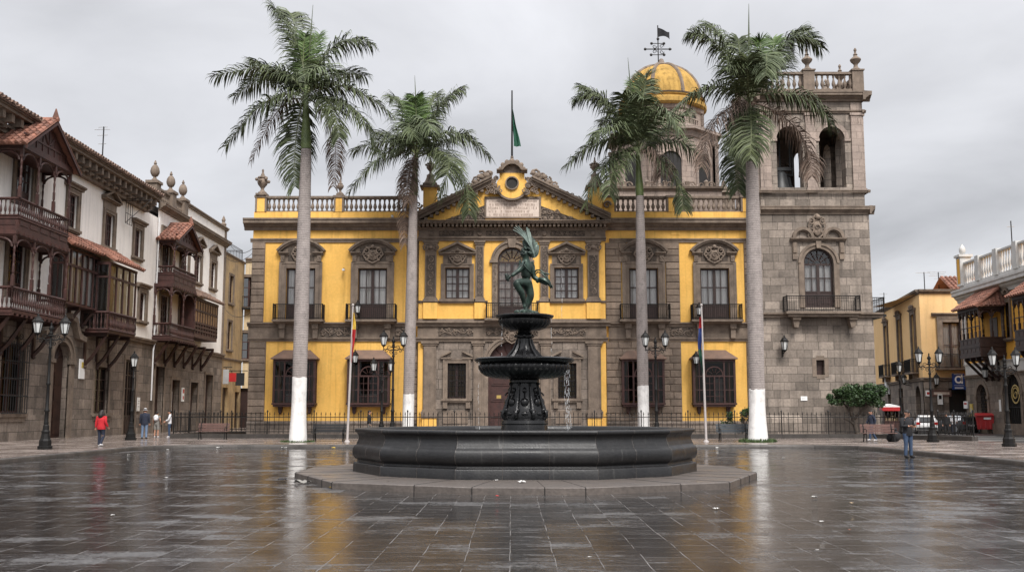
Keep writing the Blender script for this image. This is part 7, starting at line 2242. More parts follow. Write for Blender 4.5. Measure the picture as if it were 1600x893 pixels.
for i, (x, w, a, b) in enumerate(gd):
    s = MB()
    for sg in (-1, 1): p, q = sorted((x + sg * w / 2, x + sg * (w / 2 + .22))); s.box(p, q, -.13, 0, .1, b)
    s.box(x - w / 2 - .22, x + w / 2 + .22, -.135, 0, b, b + .25); s.build('door_surround', 'trim', h2)
    d = MB(); d.box(x - w / 2, x + w / 2, .38, .44, .15, b)
    for sg in (-1, 1):
        for k in range(3): p, q = sorted((x + sg * .08, x + sg * (w / 2 - .08))); d.box(p, q, .35, .385, .4 + k * 1.1, 1.3 + k * 1.1)
    do = d.build('door', 'wood', h2)
    if i == 1: d = MB(); d.box(x - w / 2 + .05, x - .2, .1, .16, .2, b - .9); d.build('door_leaf', 'camwhite', do)
for x, z, w, h, s in W2: house_window(h2, x, z, w, h, s)
for x, z, w, h in D2:
    s = MB(); surround(s, x, z - h / 2, w, h, 0, .28, .1, False); s.build('window_surround', 'trim', h2)
    sash(h2, x, z - h / 2, w, h, .12, 4, 4, low=.8, curtain=False, frame='redwood', name='balcony_door')
PR2 = 1.3
cx = lambda px, py: FL.x(px, py, PR2)
cz = lambda px, py: FL.z(px, py, PR2)
ua, ub = cx(272.5, 400), cx(306, 420)
zf, zr_, zev, zap = cz(271, 442), cz(272, 415), cz(274, 378), cz(291, 352)
b3 = balcony_box(h2, ua, ub, PR2, zf, zr_, zev, 3, panel=.7); b3['label'] = 'upper gallery with a tiled gable'
gable_roof(b3, ua, ub, PR2, zev + .24, zap, 'redwood')
la, lb = cx(266, 510), cx(303, 520)
zlf, zlr = cz(267, 526), cz(267, 504)
b4 = balcony_box(h2, la, lb, PR2, zlf, zlr, zf - .3, 3)
pa, pb = lb + .1, cx(339, 520)
zpl0, zpl1 = cz(303, 520) , cz(304, 463)
f = MB(); f.box(pa, pb, -PR2, 0, zpl0 - .3, zpl0); f.box(pa - .04, pb + .04, -PR2 - .06, .0, zpl1 - .2, zpl1)
f.box(pa, pb, -PR2 + .05, -.01, zpl0, zpl1 - .2)
for i in range(10): x = pa + (pb - pa) * i / 9; f.box(x - .06, x + .06, -PR2 - .02, -PR2 + .06, zpl0, zpl1 - .2)
for z in (zpl0 + .3, zpl0 + .6, zpl0 + .9, zpl1 - 1.0): f.box(pa, pb, -PR2 - .03, -PR2 + .06, z - .06, z + .06)
go = f.build('panelled_gallery', 'redwood', h2)
f = MB()
for i in range(9): x = pa + (pb - pa) * (i + .5) / 9; w_ = (pb - pa) / 9; f.box(x - w_ * .42, x + w_ * .42, -PR2 + .02, -PR2 + .049, zpl0 + 1.0, zpl1 - 1.08); f.box(x - w_ * .42, x + w_ * .42, -PR2 + .02, -PR2 + .049, zpl1 - .9, zpl1 - .25)
f.build('panel', 'tanwood', go)
c = MB()
for i in range(6): strut(c, la + .3 + (pb - la - .6) * i / 5, -.05, min(zlf, zpl0 - .3) - .16, PR2 * .85, 1.8, .22)
c.build('bracket', 'wood', b4)
t = MB(); tiles(t, (pa - .2, -PR2 - .4, zpl1 + .05), (pb - pa + .7, 0, 0), (0, PR2 + .4, 1.0), round((pb - pa + .7) / .36), 4); t.build('gallery_roof', 'oldtile', go)

# ---------------------------------------------------------------- alley: ochre house and the cream one that closes it
h3 = on_frame('house', 'weathered ochre house in the alley between the white house and the palace', 'house', FL)
a, b = y1h + .02, LX(381, 480)
zt = LZ(365, 400)
wn = [(*FL.hit(362, 452), 1.3, 2.6), (*FL.hit(359, 538 - 14), 1.3, 2.6)]
drs = [(gx(353), 1.7, LZ(353, 605)), (gx(372), 1.6, LZ(372, 612))]
mb = MB(); wall(mb, a, b, .1, zt, [(x - w / 2, x + w / 2, z - h / 2, z + h / 2) for x, z, w, h in wn] + [(x - w / 2, x + w / 2, .12, z) for x, w, z in drs], .05, .4)
mb.add([(b, .05, .1), (b, 10, .1), (b, 10, zt), (b, .05, zt)], [(0, 1, 2, 3)]); mb.box(a, b, .06, 10, zt - .5, zt - .01); mb.build('wall', 'ochre', h3)
mb = MB(); mb.box(a, b, 1.5, 1.6, .1, zt - .6); mb.build('inner_wall', 'dark', h3)
for x, z, w, h in wn:
    s = MB(); surround(s, x, z - h / 2, w, h, .05, .2, .06); s.build('window_surround', 'trim', h3); sash(h3, x, z - h / 2, w, h, .2, 2, 3, pane='darkpane', curtain=False, frame='redwood')
for x, w, z in drs:
    d = MB(); d.box(x - w / 2, x + w / 2, .3, .36, .15, z); d.build('door', 'frame', h3)
r = MB(); iron_rail(r, [(a + .5, .3), (b - .1, .3), (b - .1, 5)], zt, zt + 1.2, .3); r.build('roof_railing', 'iron', h3)
mb = MB(); mb.run(a, b + .1, molding(zt - .15, zt + .02, .15, .05, 'string')); mb.run(a, b, molding(zc - .3, zc - .1, .12, .05, 'string')); mb.build('string_course', 'trim', h3)
FA = Frame(0, b + .03, 0)
h4 = on_frame('house', 'cream house closing the alley behind the left corner of the palace', 'house', FA)
xa, xb = -26.45, -9.5
zt4_ = FA.z(388, 404)
wn = [(*FA.hit(388, 456), 1.5, 3.0), (*FA.hit(388, 540), 1.5, 2.6)]; wn += [(wn[0][0] + 4, wn[0][1], 1.5, 3.0), (wn[1][0] + 4, wn[1][1], 1.5, 2.6)]
dx = FA.x(383, 640)
mb = MB(); wall(mb, xa, xb, .1, zt4_, [(x - w / 2, x + w / 2, z - h / 2, z + h / 2) for x, z, w, h in wn] + [(dx - .75, dx + .75, .12, FA.z(383, 606))], 0, .4); mb.box(xa, xb, .3, 8, zt4_ - .4, zt4_ - .01); mb.build('wall', 'cream', h4)
mb = MB(); mb.box(xa, xb, 1.5, 1.6, .1, zt4_ - .5); mb.build('inner_wall', 'dark', h4)
mb = MB(); mb.run(xa, xb, molding(zt4_ - .3, zt4_ + .05, .25, 0, 'string')); mb.build('cornice', 'trim', h4)
for x, z, w, h in wn:
    s = MB(); surround(s, x, z - h / 2, w, h, 0, .25, .08); s.build('window_surround', 'trim', h4); sash(h4, x, z - h / 2, w, h, .2, 2, 3, pane='darkpane', curtain=False, frame='redwood')
d = MB(); d.box(dx - .75, dx + .75, .3, .36, .15, FA.z(383, 606)); d.build('door', 'frame', h4)
r = MB(); x_ = wn[0][0]; r.box(x_ - 1.3, x_ + 1.3, -.7, 0, wn[0][1] - 1.75, wn[0][1] - 1.6); iron_rail(r, [(x_ - 1.2, 0), (x_ - 1.2, -.65), (x_ + 1.2, -.65), (x_ + 1.2, 0)], wn[0][1] - 1.6, wn[0][1] - .5, .2); r.build('balcony', 'iron', h4)

# shop and house signs on the left
def board(fr, px, py, w, h, m, label, name='sign', out=.04, marks=None, cat='sign', edge=None):
    x, z = fr.hit(px, py, out)
    o = thing(name, label, cat, fr.M @ Vector((x, -out, z)), fr.rot)
    q = MB(); q.box(-w / 2, w / 2, -.03, out - .005, -h / 2, h / 2); q.build('plate', m, o)
    if edge:
        q = MB(); q.box(-w / 2 - .03, w / 2 + .03, -.02, out - .006, -h / 2 - .03, h / 2 + .03); q.build('border', edge, o)
    if marks: 
        q = MB()
        for x0, x1, z0, z1 in marks[1]: q.box(x0 * w, x1 * w, -.036, -.028, z0 * h, z1 * h)
        q.build('lettering', marks[0], o)
    return o


board(FL, 128, 576, .75, 1.2, 'signwhite', 'white upright plaque right of the arched house door', 'wall_plaque', .1, ('goldsign', [(-.2, .2, .05, .35)]))
board(FL, 216, 631, .5, .95, 'signwhite', 'white paper notice on the stone wall behind the man in a hat', 'paper_notice', .12, ('greyinfo', [(-.35, .3, .2, .26), (-.35, .2, .02, .08), (-.35, .3, -.2, -.14)]))
board(FL, 286, 616, .45, 1.1, 'signwhite', 'small red and white notice between two house doors', 'paper_notice', .12, ('red', [(-.4, .4, .1, .4), (-.3, .3, -.35, -.1)]))
for px, py, w, h, m, lab in ((362, 589, .8, .8, 'red', 'red shop sign box sticking out of the ochre house in the alley'), (353, 588, .5, 1.3, 'greyinfo', 'grey hanging sign beside the red shop sign in the alley'), (375, 592, .8, 1.2, 'blackcloth', 'dark hanging shop sign deepest in the alley')):
    x, z = FL.hit(px, py, .6)
    o = thing('shop_sign', lab, 'sign', FL.M @ Vector((x, -.6, z)), FL.rot + PI / 2)
    q = MB(); q.box(-w / 2, w / 2, -.08, .08, -h / 2, h / 2); q.build('box', m, o)
    q = MB(); q.bar((0, 0, h / 2), (0, 0, h / 2 + .2), .05); q.bar((-w / 2 - .3, 0, h / 2 + .2), (w / 2, 0, h / 2 + .2), .05); q.build('bracket', 'iron', o)
# overhead wires across the alley
wr = MB()
for (pa_, pb_, sag) in (((352, 370), (395, 388), .8), ((352, 402), (395, 395), .5), ((352, 484), (393, 487), .5)):
    A = FL.M @ Vector((FL.x(*pa_), -.05, FL.z(*pa_))); B = on_y(*pb_, 70); B.x = min(B.x, -16.7)
    wr.tube([A.lerp(B, u / 10) - Vector((0, 0, sag * 4 * (u / 10) * (1 - u / 10))) for u in range(11)], .022, 4)
tag(wr.build('overhead_wire', 'iron'), 'thin black overhead wires strung across the alley', 'wire')


def antenna(label, px_base, px_top, Y, arms):
    b, t = on_y(*px_base, Y), on_y(*px_top, Y)
    o = thing('roof_antenna', label, 'antenna', b)
    m = MB(); H = t.z - b.z; m.tube([(0, 0, -.8), (0, 0, H)], .045, 5); m.build('mast', 'iron', o)
    m = MB()
    for u, l in arms: m.bar((-l, 0, H * u), (l * .7, 0, H * u + .02), .03)
    m.build('antenna_arm', 'greyinfo', o)
    return o


a1 = antenna('tall thin television antenna on the white house roof', (160, 243), (161, 198), 66, [(.98, .35), (.9, .6), (.7, .4), (.4, .3)])
# ================================================================ right-hand houses
TH = math.atan2(-12, -.62)
FR_ = Frame(38.0, 86, TH)                     # orange house: facade comes towards the viewer
hr = on_frame('house', 'orange house with white roof balustrade, dark wooden box balconies and stone arches', 'house', FR_)
LR = 26.0
RX, RZ = FR_.x, FR_.z
zc = RZ(1575, 452)                             # under the cornice
zg = RZ(1560, 584)                             # top of the stone ground storey
zwb = RZ(1560, 566)
zwt = zc
arch = [(RX(1536, 630), 1.05, RZ(1536, 600) - 1.05, 'lattice'), (RX(1583, 630), 1.5, RZ(1583, 582) - 1.5, 'gate')]
wx, wz = FR_.hit(1574, 500)
win = [(wx, wz, 1.15, 2.7), (wx + 10, wz, 1.15, 2.7)]
mb = MB(); wall(mb, 0, LR, zwb, zc, [(x - w / 2, x + w / 2, z - h / 2, z + h / 2) for x, z, w, h in win], 0, .35)
mb.add([(0, 0.01, .1), (0, 14, .1), (0, 14, zc), (0, .01, zc)], [(0, 1, 2, 3)]); mb.add([(LR, 0, 0), (LR, 14, 0), (LR, 14, zc), (LR, 0, zc)], [(0, 1, 2, 3)]); mb.add([(0, 14, 0), (LR, 14, 0), (LR, 14, zc), (0, 14, zc)], [(0, 1, 2, 3)]); mb.box(.1, LR - .1, .4, 13.9, zc - .1, zc + .3)
mb.build('wall', 'orange', hr)
mb = MB(); wall(mb, 0, LR, -.05, zg, [(x - w, x + w, .0, s, 'arch') for x, w, s, k in arch] + [(arch[1][0] + 6, arch[1][0] + 8.4, 0, arch[1][2], 'arch')], -.05, .6)
mb.add([(0, -.05, -.05), (0, 14, -.05), (0, 14, zg), (0, -.05, zg)], [(0, 1, 2, 3)])
mb.build('stone_wall', 'plinth', hr)
mb = MB(); mb.box(.1, LR - .1, 1.6, 1.7, 0, zc); mb.build('inner_wall', 'dark', hr)
mb = MB(); mb.box(0, LR, -.02, .3, zg + .001, zwb + .05); mb.run(-.1, LR, molding(zwb, zwb + .16, .12, 0, 'string'))
mb.box(-.03, .75, -.08, .3, zwb + .17, zc); mb.run(-.55, LR, molding(zc - .1, zc + .95, .7)); mb.run(-.1, LR, molding(zc - .5, zc - .28, .16, 0, 'string'))
mb.build('white_trim', 'paint', hr)
zb0 = zc + .95
zb1 = RZ(1530, 401)
mb = MB(); mb.box(0, LR, -.1, .3, zb0 - .03, zb0 + .4); mb.build('parapet_base', 'paint', hr)
k = 0
first = None
xs = [0.5, 3.9, 7.4, 10.9, 14.4, 17.9, 21.4, 24.9]
for xa, xb in zip(xs[:-1], xs[1:]): balustrade(hr, xa + .35, xb - .35, .1, zb0 + .4, zb1, 'paint', 'paint', .46)
for i, x in enumerate(xs):
    p = MB(); p.box(x - .36, x + .36, -.2, .42, zb0 + .39, zb1 + .12); po = p.build('roof_pier', 'paint', hr)
p = MB(); p.box(-.05, .85, -.3, .6, zb0 + .38, zb1 + .5); p.box(-.18, .98, -.42, .72, zb1 + .5, zb1 + .7); p.lathe((.4, .1, zb1 + .7), [(r_ * .55, z_ * .6) for r_, z_ in [(.28, 0), (.2, .1), (.36, .25), (.48, .55), (.46, .9), (.3, 1.2), (.12, 1.4), (.06, 1.55)]], 14); p.build('corner_finial', 'paint', hr, smooth=45)
p = MB(); p.box(.12, .68, -.31, -.29, zb0 + .55, zb1 + .35); p.build('pier_panel', 'orange', hr)
mb = MB()
for x, w, s, kd in arch:
    mb.arc(x, s, w, w + .35, 0, PI, -.11, 0, 18)
    for sg in (-1, 1): a, b = sorted((x + sg * w, x + sg * (w + .35))); mb.box(a, b, -.11, 0, -.05, s); mb.box(a - .06, b + .06, -.17, 0, s - .12, s + .1)
mb.run(-.05, LR, molding(zg - .12, zg + .1, .16, -.05, 'string')); mb.box(-.06, LR, -.16, -.04, -.05, .8)
mb.build('stone_trim', 'trim', hr)
for x, w, s, kd in arch + [(arch[1][0] + 7.2, 1.2, arch[1][2], 'gate')]:
    g = MB()
    if kd == 'lattice':
        for i in range(-14, 15):
            for sg in (-1, 1):
                pts = []
                for j in range(31):
                    z = .1 + (s + w - .1) * j / 30; xx = x + i * .3 + sg * (z - 2.2) * .6
                    inside = abs(xx - x) < w if z < s else (xx - x) ** 2 + (z - s) ** 2 < w * w
                    if inside: pts.append((xx, .25, z))
                if len(pts) > 1: g.tube([pts[0], pts[-1]], .022, 4)
        go = g.build('lattice_gate', 'iron', hr)
    else:
        g.prism([(x - w, .02), (x + w, .02)] + [(x + w * math.cos(PI * i / 16), s + w * math.sin(PI * i / 16)) for i in range(17)], .3, .36)
        for i in range(-4, 5): g.bar((x + i * w / 4.5, .27, .1), (x + i * w / 4.5, .27, s + math.sqrt(max(0, w * w - (i * w / 4.5) ** 2))), .06)
        for z in (.6, 2.0, s): g.bar((x - w, .26, z), (x + w, .26, z), .08)
        go = g.build('arched_gate', 'iron', hr)
        c = MB(); spiral(c, (x, .22, 3.0), .55, 1.5, .06, 1, n=5, steps=18); c.arc(x, 3.0, .62, .72, 0, 2 * PI, .2, .26, 16); c.build('gate_ornament', 'brass', go)
for x, z, w, h in win:
    s = MB(); surround(s, x, z - h / 2, w, h, 0, .24, .1); s.box(x - w / 2 - .24, x + w / 2 + .24, -.08, .01, z + h / 2 + .242, z + h / 2 + .6)
    for sg in (-1, 1): s.arc(x + sg * .5, z + h / 2 + .6, .30, .48, 0, PI, -.3, .01, 10)
    s.run(x - w / 2 - .5, x + w / 2 + .5, molding(z + h / 2 + .5, z + h / 2 + .66, .25, 0, 'string')); s.build('window_surround', 'trim', hr)
    sash(hr, x, z - h / 2, w, h, .14, 2, 3, pane='darkpane', curtain=False)
PRR = 1.9


def box_balcony(x0, x1, z0, zr, ze, d=PRR):
    f = MB(); ring = [(x0, -.02), (x0, -d), (x1, -d), (x1, -.02)]
    f.box(x0 - .06, x1 + .06, -d - .06, 0, z0 - .18, z0); panel_band(f, ring, z0 + .001, z0 + (zr - z0) * .5, .8); panel_band(f, ring, z0 + (zr - z0) * .5 + .01, zr, .8)
    for i in range(6):
        x = x0 + (x1 - x0) * i / 5; turned_post(f, x, -d, zr, ze, .07)
    for y in (-.08, -d / 2):
        for x in (x0, x1): turned_post(f, x, y, zr, ze, .07)
    for z in (zr + .85,): f.box(x0, x1, -d - .03, -d + .03, z - .03, z + .03)
    eave_brackets(f, ring, ze, .55, (x1 - x0) / 5)
    f.box(x0 - .1, x1 + .1, -d - .1, 0, ze, ze + .22)
    o = f.build('box_balcony', 'wood', hr)
    c = MB()
    for i in range(4): strut(c, x0 + .25 + (x1 - x0 - .5) * i / 3, -.03, z0 - .18, d * .9, 1.7, .2)
    c.build('bracket', 'wood', o)
    t = MB(); ov = .4; zt = ze + 1.9; ins = 1.0
    tiles(t, (x0 - ov, -d - ov, ze + .22), (x1 - x0 + 2 * ov, 0, 0), (0, d + ov, zt - ze - .22), round((x1 - x0 + 2 * ov) / .36), 6)
    n = 7
    t.add([(x1 + ov, -d - ov, ze + .2), (x1 + ov, 0, ze + .2), (x1 - ins + .9, 0, zt)], [(0, 1, 2)])
    for i in range(n):                         # tiles on the hipped end
        u0 = i / n
        for j in range(5):
            a = Vector((x1 + ov, -d - ov + (d + ov) * (i + .5) / n, ze + .22)); b_ = Vector((x1 - .1, -.02, zt)); hmax = (i + 1) / n
            p0 = a.lerp(Vector((x1 - .1, a.y, ze + .22 + (zt - ze - .22) * (1 - abs(a.y) / (d + ov)))), j / 5); p1 = a.lerp(Vector((x1 - .1, a.y, ze + .22 + (zt - ze - .22) * (1 - abs(a.y) / (d + ov)))), (j + 1.1) / 5)
            t.tube([p0 + Vector((.02, 0, .03)), p1 + Vector((0, 0, .01))], [.13, .11], 6)
    t.build('tiled_roof', 'tile', o)
    w = MB(); w.box((x0 + x1) / 2 - .7, (x0 + x1) / 2 + .7, -.05, -.02, z0 + .05, ze - .5); w.build('balcony_door', 'frame', o)
    return o


xa = max(.9, FR_.x(1500, 520, PRR)); xb = FR_.x(1531, 520, PRR)
z0, zr, zev = FR_.z(1531, 553, PRR), FR_.z(1531, 526, PRR), FR_.z(1531, 482, PRR)
box_balcony(xa, xb, z0, zr, zev)
x2 = FR_.x(1585, 500, PRR)
box_balcony(x2, x2 + (xb - xa), z0, zr, zev)

# ---------------------------------------------------------------- pale yellow corner house
TA = math.atan2(-19, -3.4)
Lf = math.hypot(19, 3.4)
FA2 = Frame(39.4, 109, TA)
FB2 = Frame(36.0, 90, 0)
hp = on_frame('house', 'pale yellow corner house with tall narrow windows and iron balconies on a side street', 'house', FA2)
zt = FB2.z(1465, 457); zs = FB2.z(1460, 592)
wA = []
for px, py0, py1 in ((1386, 508, 588), (1407, 498, 585), (1429, 490, 582)):
    x = FA2.x(px, 540); wA.append((x, (FA2.z(px, py0) + FA2.z(px, py1)) / 2, 1.5, FA2.z(px, py0) - FA2.z(px, py1)))
gA = [(FA2.x(1391, 630), 1.6, FA2.z(1391, 608)), (FA2.x(1409, 630), 2.2, FA2.z(1409, 606))]
aA = (FA2.x(1436, 630), 1.05, FA2.z(1436, 602) - 1.05)
mb = MB(); wall(mb, -6, Lf, zs, zt, [(x - w / 2, x + w / 2, z - h / 2, z + h / 2) for x, z, w, h in wA], 0, .35)
mb.add([(-6, 0, 0), (-6, 12, 0), (-6, 12, zt), (-6, 0, zt)], [(0, 1, 2, 3)])
mb.build('wall', 'yellow_far', hp)
mb = MB(); wall(mb, -6, Lf, -.05, zs, [(x - w / 2, x + w / 2, .0, z) for x, w, z in gA] + [(aA[0] - aA[1], aA[0] + aA[1], 0, aA[2], 'arch')], -.05, .5); mb.build('stone_wall', 'plinth', hp)
mb = MB(); mb.run(-6, Lf + .1, molding(zt - .1, zt + .28, .35)); mb.run(-6, Lf + .05, molding(zs - .12, zs + .14, .2, -.05, 'string')); mb.build('cornice', 'trim', hp)
mb = MB(); mb.box(-6, Lf - 1.5, 1.4, 1.5, 0, zt - .2); mb.build('inner_wall', 'dark', hp)
T = FA2.I @ FB2.M                              # second facade, in the same house's coordinates
gxB = FB2.x(1497, 630); wB = FB2.x(1487, 530)
wz0, wz1 = FB2.z(1487, 575), FB2.z(1487, 503)
mb = MB(); mb.T = T; wall(mb, 0, 9, zs, zt, [(wB - 36 * 0 - .8, wB + .8, wz0, wz1)] if wB < 20 else [], 0, .35)
mb.add([(0.02, 0.02, zt - .05), (9, 0.02, zt - .05), (9, 12, zt - .05), (0.02, 12, zt - .05)], [(0, 1, 2, 3)]); mb.build('wall', 'yellow_far', hp)
mb = MB(); mb.T = T; wall(mb, 0, 9, -.05, zs, [(gxB - .8, gxB + .8, 0, FB2.z(1497, 606))], -.05, .5); mb.build('stone_wall', 'plinth', hp)
mb = MB(); mb.T = T; mb.run(-.1, 9, molding(zt - .1, zt + .28, .35)); mb.run(-.05, 9, molding(zs - .12, zs + .14, .2, -.05, 'string')); mb.build('cornice', 'trim', hp)
mb = MB(); mb.T = T; mb.box(.6, 9, 1.4, 1.5, 0, zt - .2); mb.build('inner_wall', 'dark', hp)
for x, z, w, h in wA:
    s = MB(); surround(s, x, z - h / 2, w, h, 0, .28, .12, False); s.run(x - w / 2 - .5, x + w / 2 + .5, molding(z + h / 2 + .3, z + h / 2 + .5, .3, 0, 'string')); s.ball((x, -.15, z + h / 2 + .62), .28, 8, 5)
    for sg in (-1, 1): spiral(s, (x + sg * .42, -.15, z + h / 2 + .6), .2, 1.2, .07, sg)
    s.build('window_surround', 'trim', hp)
    sash(hp, x, z - h / 2, w, h, .14, 2, 4, pane='darkpane', curtain=False)
    b = MB(); b.box(x - 1.35, x + 1.35, -.75, 0, z - h / 2 - .15, z - h / 2)
    for sg in (-1, 1): b.prism([(x + sg * .9 - .1, z - h / 2 - .15), (x + sg * .9 + .1, z - h / 2 - .15), (x + sg * .9 + .1, z - h / 2 - .6), (x + sg * .9 - .1, z - h / 2 - .6)], -.45, 0)
    bo = b.build('balcony', 'trim', hp)
    r = MB(); iron_rail(r, [(x - 1.28, 0), (x - 1.28, -.7), (x + 1.28, -.7), (x + 1.28, 0)], z - h / 2, z - h / 2 + 1.15, .12); r.build('railing', 'iron', bo)
s = MB(); s.T = T; surround(s, wB, wz0, 1.6, wz1 - wz0, 0, .45, .14, False); s.run(wB - 1.7, wB + 1.7, molding(wz1 + .5, wz1 + .8, .3, 0, 'string')); s.build('window_surround', 'trim', hp)
hold = thing('window_bay', None, None); hold.parent = hp; hold.matrix_local = T
sash(hold, wB, wz0, 1.56, wz1 - wz0, .14, 2, 2, name='window')
b = MB(); b.box(wB - 1.6, wB + 1.6, -.8, 0, wz0 - .15, wz0); b.build('balcony', 'trim', hold)
r = MB(); iron_rail(r, [(wB - 1.5, 0), (wB - 1.5, -.75), (wB + 1.5, -.75), (wB + 1.5, 0)], wz0, wz0 + 1.2, .12); r.build('railing', 'iron', hold)
d = MB(); d.box(gxB - .8, gxB + .8, .38, .44, 0, FB2.z(1497, 606)); d.box(gxB - .8, gxB + .8, .2, .3, FB2.z(1497, 612), FB2.z(1497, 606)); d.build('door', 'dark', hold)
for x, w, z in gA:
    d = MB(); d.box(x - w / 2, x + w / 2, .35, .4, 0, z); d.build('door', 'dark', hp)
d = MB(); d.prism([(aA[0] - aA[1], 0), (aA[0] + aA[1], 0)] + [(aA[0] + aA[1] * math.cos(PI * i / 14), aA[2] + aA[1] * math.sin(PI * i / 14)) for i in range(15)], .35, .4); do = d.build('door', 'dark', hp)
d = MB(); d.box(aA[0] - .1, aA[0] + aA[1] - .1, .30, .34, aA[2] - 1.2, aA[2] + .2); d.build('poster', 'red', do)
d = MB(); d.box(aA[0] - .05, aA[0] + aA[1] - .15, .29, .34, aA[2] - 2.3, aA[2] - 1.3); d.build('poster', 'blue', do)
t = MB(); 
for (o_, al, up) in (((3.2, .5, zt + .3), (5.5, 0, 0), (0, 2.6, 1.5)), ((3.2, 5.7, zt + .3), (5.5, 0, 0), (0, -2.6, 1.5))):
    t.T = T; tiles(t, o_, al, up, 14, 6)
t.T = None; t.build('tiled_roof', 'tile', hp)

# signs
def sign_d():
    x, z = FB2.hit(1497.5, 594, .4)
    o = thing('shop_sign', 'blue square shop sign with a white letter d over the shop door', 'sign', (36 + x, 90 - .4, z))
    q = MB(); W_, H_ = 1.05, 1.02
    q.box(-W_ / 2, W_ / 2, -.08, .08, -.48, .62); q.box(-W_ / 2 - .02, W_ / 2 + .08, -.1, .1, -.78, -.5); q.build('panel', 'blue', o)
    q = MB(); q.arc(-.02, .08, .20, .34, 0, 2 * PI, -.1, -.079, 20); q.box(.2, .34, -.1, -.079, -.26, .5)
    q.box(-.40, .40, -.095, -.079, .52, .55)
    q.box(-.42, .42, -.095, -.079, -.42, -.40)
    for k in range(8): q.box(-.38 + k * .095, -.32 + k * .095, -.12, -.099, -.70, -.58)
    q.build('lettering', 'signwhite', o)
    q = MB(); q.bar((-.3, .08, .3), (-.3, .4, .3), .05); q.bar((.3, .08, .3), (.3, .4, .3), .05); q.build('bracket', 'iron', o)


sign_d()
board(FA2, 1384, 601, 1.0, 1.9, 'signwhite', 'white hanging sign with two dark marks on the pale yellow house', 'shop_sign', .3, ('greyinfo', [(-.2, .2, .1, .34), (-.2, .2, -.34, -.1)]))
board(FB2, 1450, 614, .42, .5, 'signwhite', 'small white shield plaque on the stone corner of the pale yellow house', 'wall_plaque', .09, ('red', [(-.25, .25, -.2, .2)]))
board(FB2, 1471, 614, 1.7, .55, 'benchwood', 'brown name board on the stone wall above a white box', 'wall_plaque', .09, ('marble', [(-.4, .4, -.2, .2)]))
board(FB2, 1469, 623, .42, .95, 'signwhite', 'white upright box on the stone wall behind the street lamp', 'wall_plaque', .12, ('blackcloth', [(-.3, .3, 0, .35)]))
board(FR_, 1509, 632, .8, .6, 'signwhite', 'white notice over a dark plate beside the shop door', 'wall_plaque', .09, ('red', [(-.35, .35, .05, .3)]))
board(FR_, 1518, 641, .55, 1.1, 'goldsign', 'small yellow sign on the stone wall left of the red bin', 'wall_plaque', .1, ('greyinfo', [(-.2, .2, -.2, .2)]))
board(FR_, 1563, 633, .3, .9, 'signwhite', 'narrow white plaque between the two stone arches', 'wall_plaque', .09)
wall_lantern(FA2, 1415, 598, 'wall lantern between the narrow balconies of the pale yellow house', 1.2)
wall_lantern(FB2, 1463, 600, 'wall lantern at the stone corner of the pale yellow house', 1.3)
wall_lantern(FR_, 1552, 589, 'wall lantern on a long bracket between the stone arches of the orange house', 1.3, 1.1)
antenna('thin roof antenna with one short arm, left above the pale yellow house', (1445, 452), (1445, 425), 95, [(.97, .8)])
antenna('bushy roof antenna above the tiled roof of the pale yellow house', (1467, 445), (1468, 425), 94, [(1, 1.0), (.85, .8), (.7, .9), (.5, .4)])
antenna('small mast antenna seen just right of the bell tower', (1382, 478), (1381, 457), 112, [(.9, .5), (.6, .3)])
antenna('tall bare antenna above the white roof balustrade', (1582, 390), (1581, 345), 82, [(.8, .35)])

# ================================================================ red wheeled bin
p = on_z(1540, 676.5, 0)
bn = thing('wheeled_bin', 'large red wheeled rubbish bin in front of the lattice arch', 'bin', (p.x, p.y, 0), -.35)
bn.scale = (1.15,) * 3
b = MB()
def frus(mb, z0, z1, a0, b0, a1, b1):
    vs = [(-a0, -b0, z0), (a0, -b0, z0), (a0, b0, z0), (-a0, b0, z0), (-a1, -b1, z1), (a1, -b1, z1), (a1, b1, z1), (-a1, b1, z1)]
    mb.add(vs, [(0, 3, 2, 1), (4, 5, 6, 7), (0, 1, 5, 4), (1, 2, 6, 5), (2, 3, 7, 6), (3, 0, 4, 7)])
frus(b, .28, 1.15, .46, .36, .56, .46); frus(b, 1.15, 1.24, .61, .50, .61, .50)
for k in (-.3, 0, .3): b.box(k - .04, k + .04, -.43, -.38, .35, 1.1)
b.build('body', 'red', bn)
b = MB(); b.add([], []); 
vs = [(-.62, -.5 + .1 * i, 1.245 + .14 * math.sin(PI * i / 10)) for i in range(11)] + [(.62, -.5 + .1 * i, 1.245 + .14 * math.sin(PI * i / 10)) for i in range(11)]
b.add(vs, [(i, i + 1, i + 12, i + 11) for i in range(10)] + [tuple(range(11)), tuple(range(21, 10, -1))]); b.tube([(-.5, -.55, 1.2), (.5, -.55, 1.2)], .03, 6); b.build('lid', 'red', bn)
for sx in (-1, 1):
    for sy in (-1, 1):
        w = MB(); w.T = Matrix.Translation((sx * .40, sy * .3, .13)) @ Matrix.Rotation(PI / 2, 4, 'Y'); w.lathe((0, 0, -.03), [(.13, 0), (.13, .06)], 14); w.T = None; w.bar((sx * .4, sy * .3, .13), (sx * .4, sy * .3, .3), .06); w.build('wheel', 'rubber', bn)
b = MB(); b.box(-.1, .35, -.475, -.455, .95, 1.08); b.build('label_plate', 'signwhite', bn)


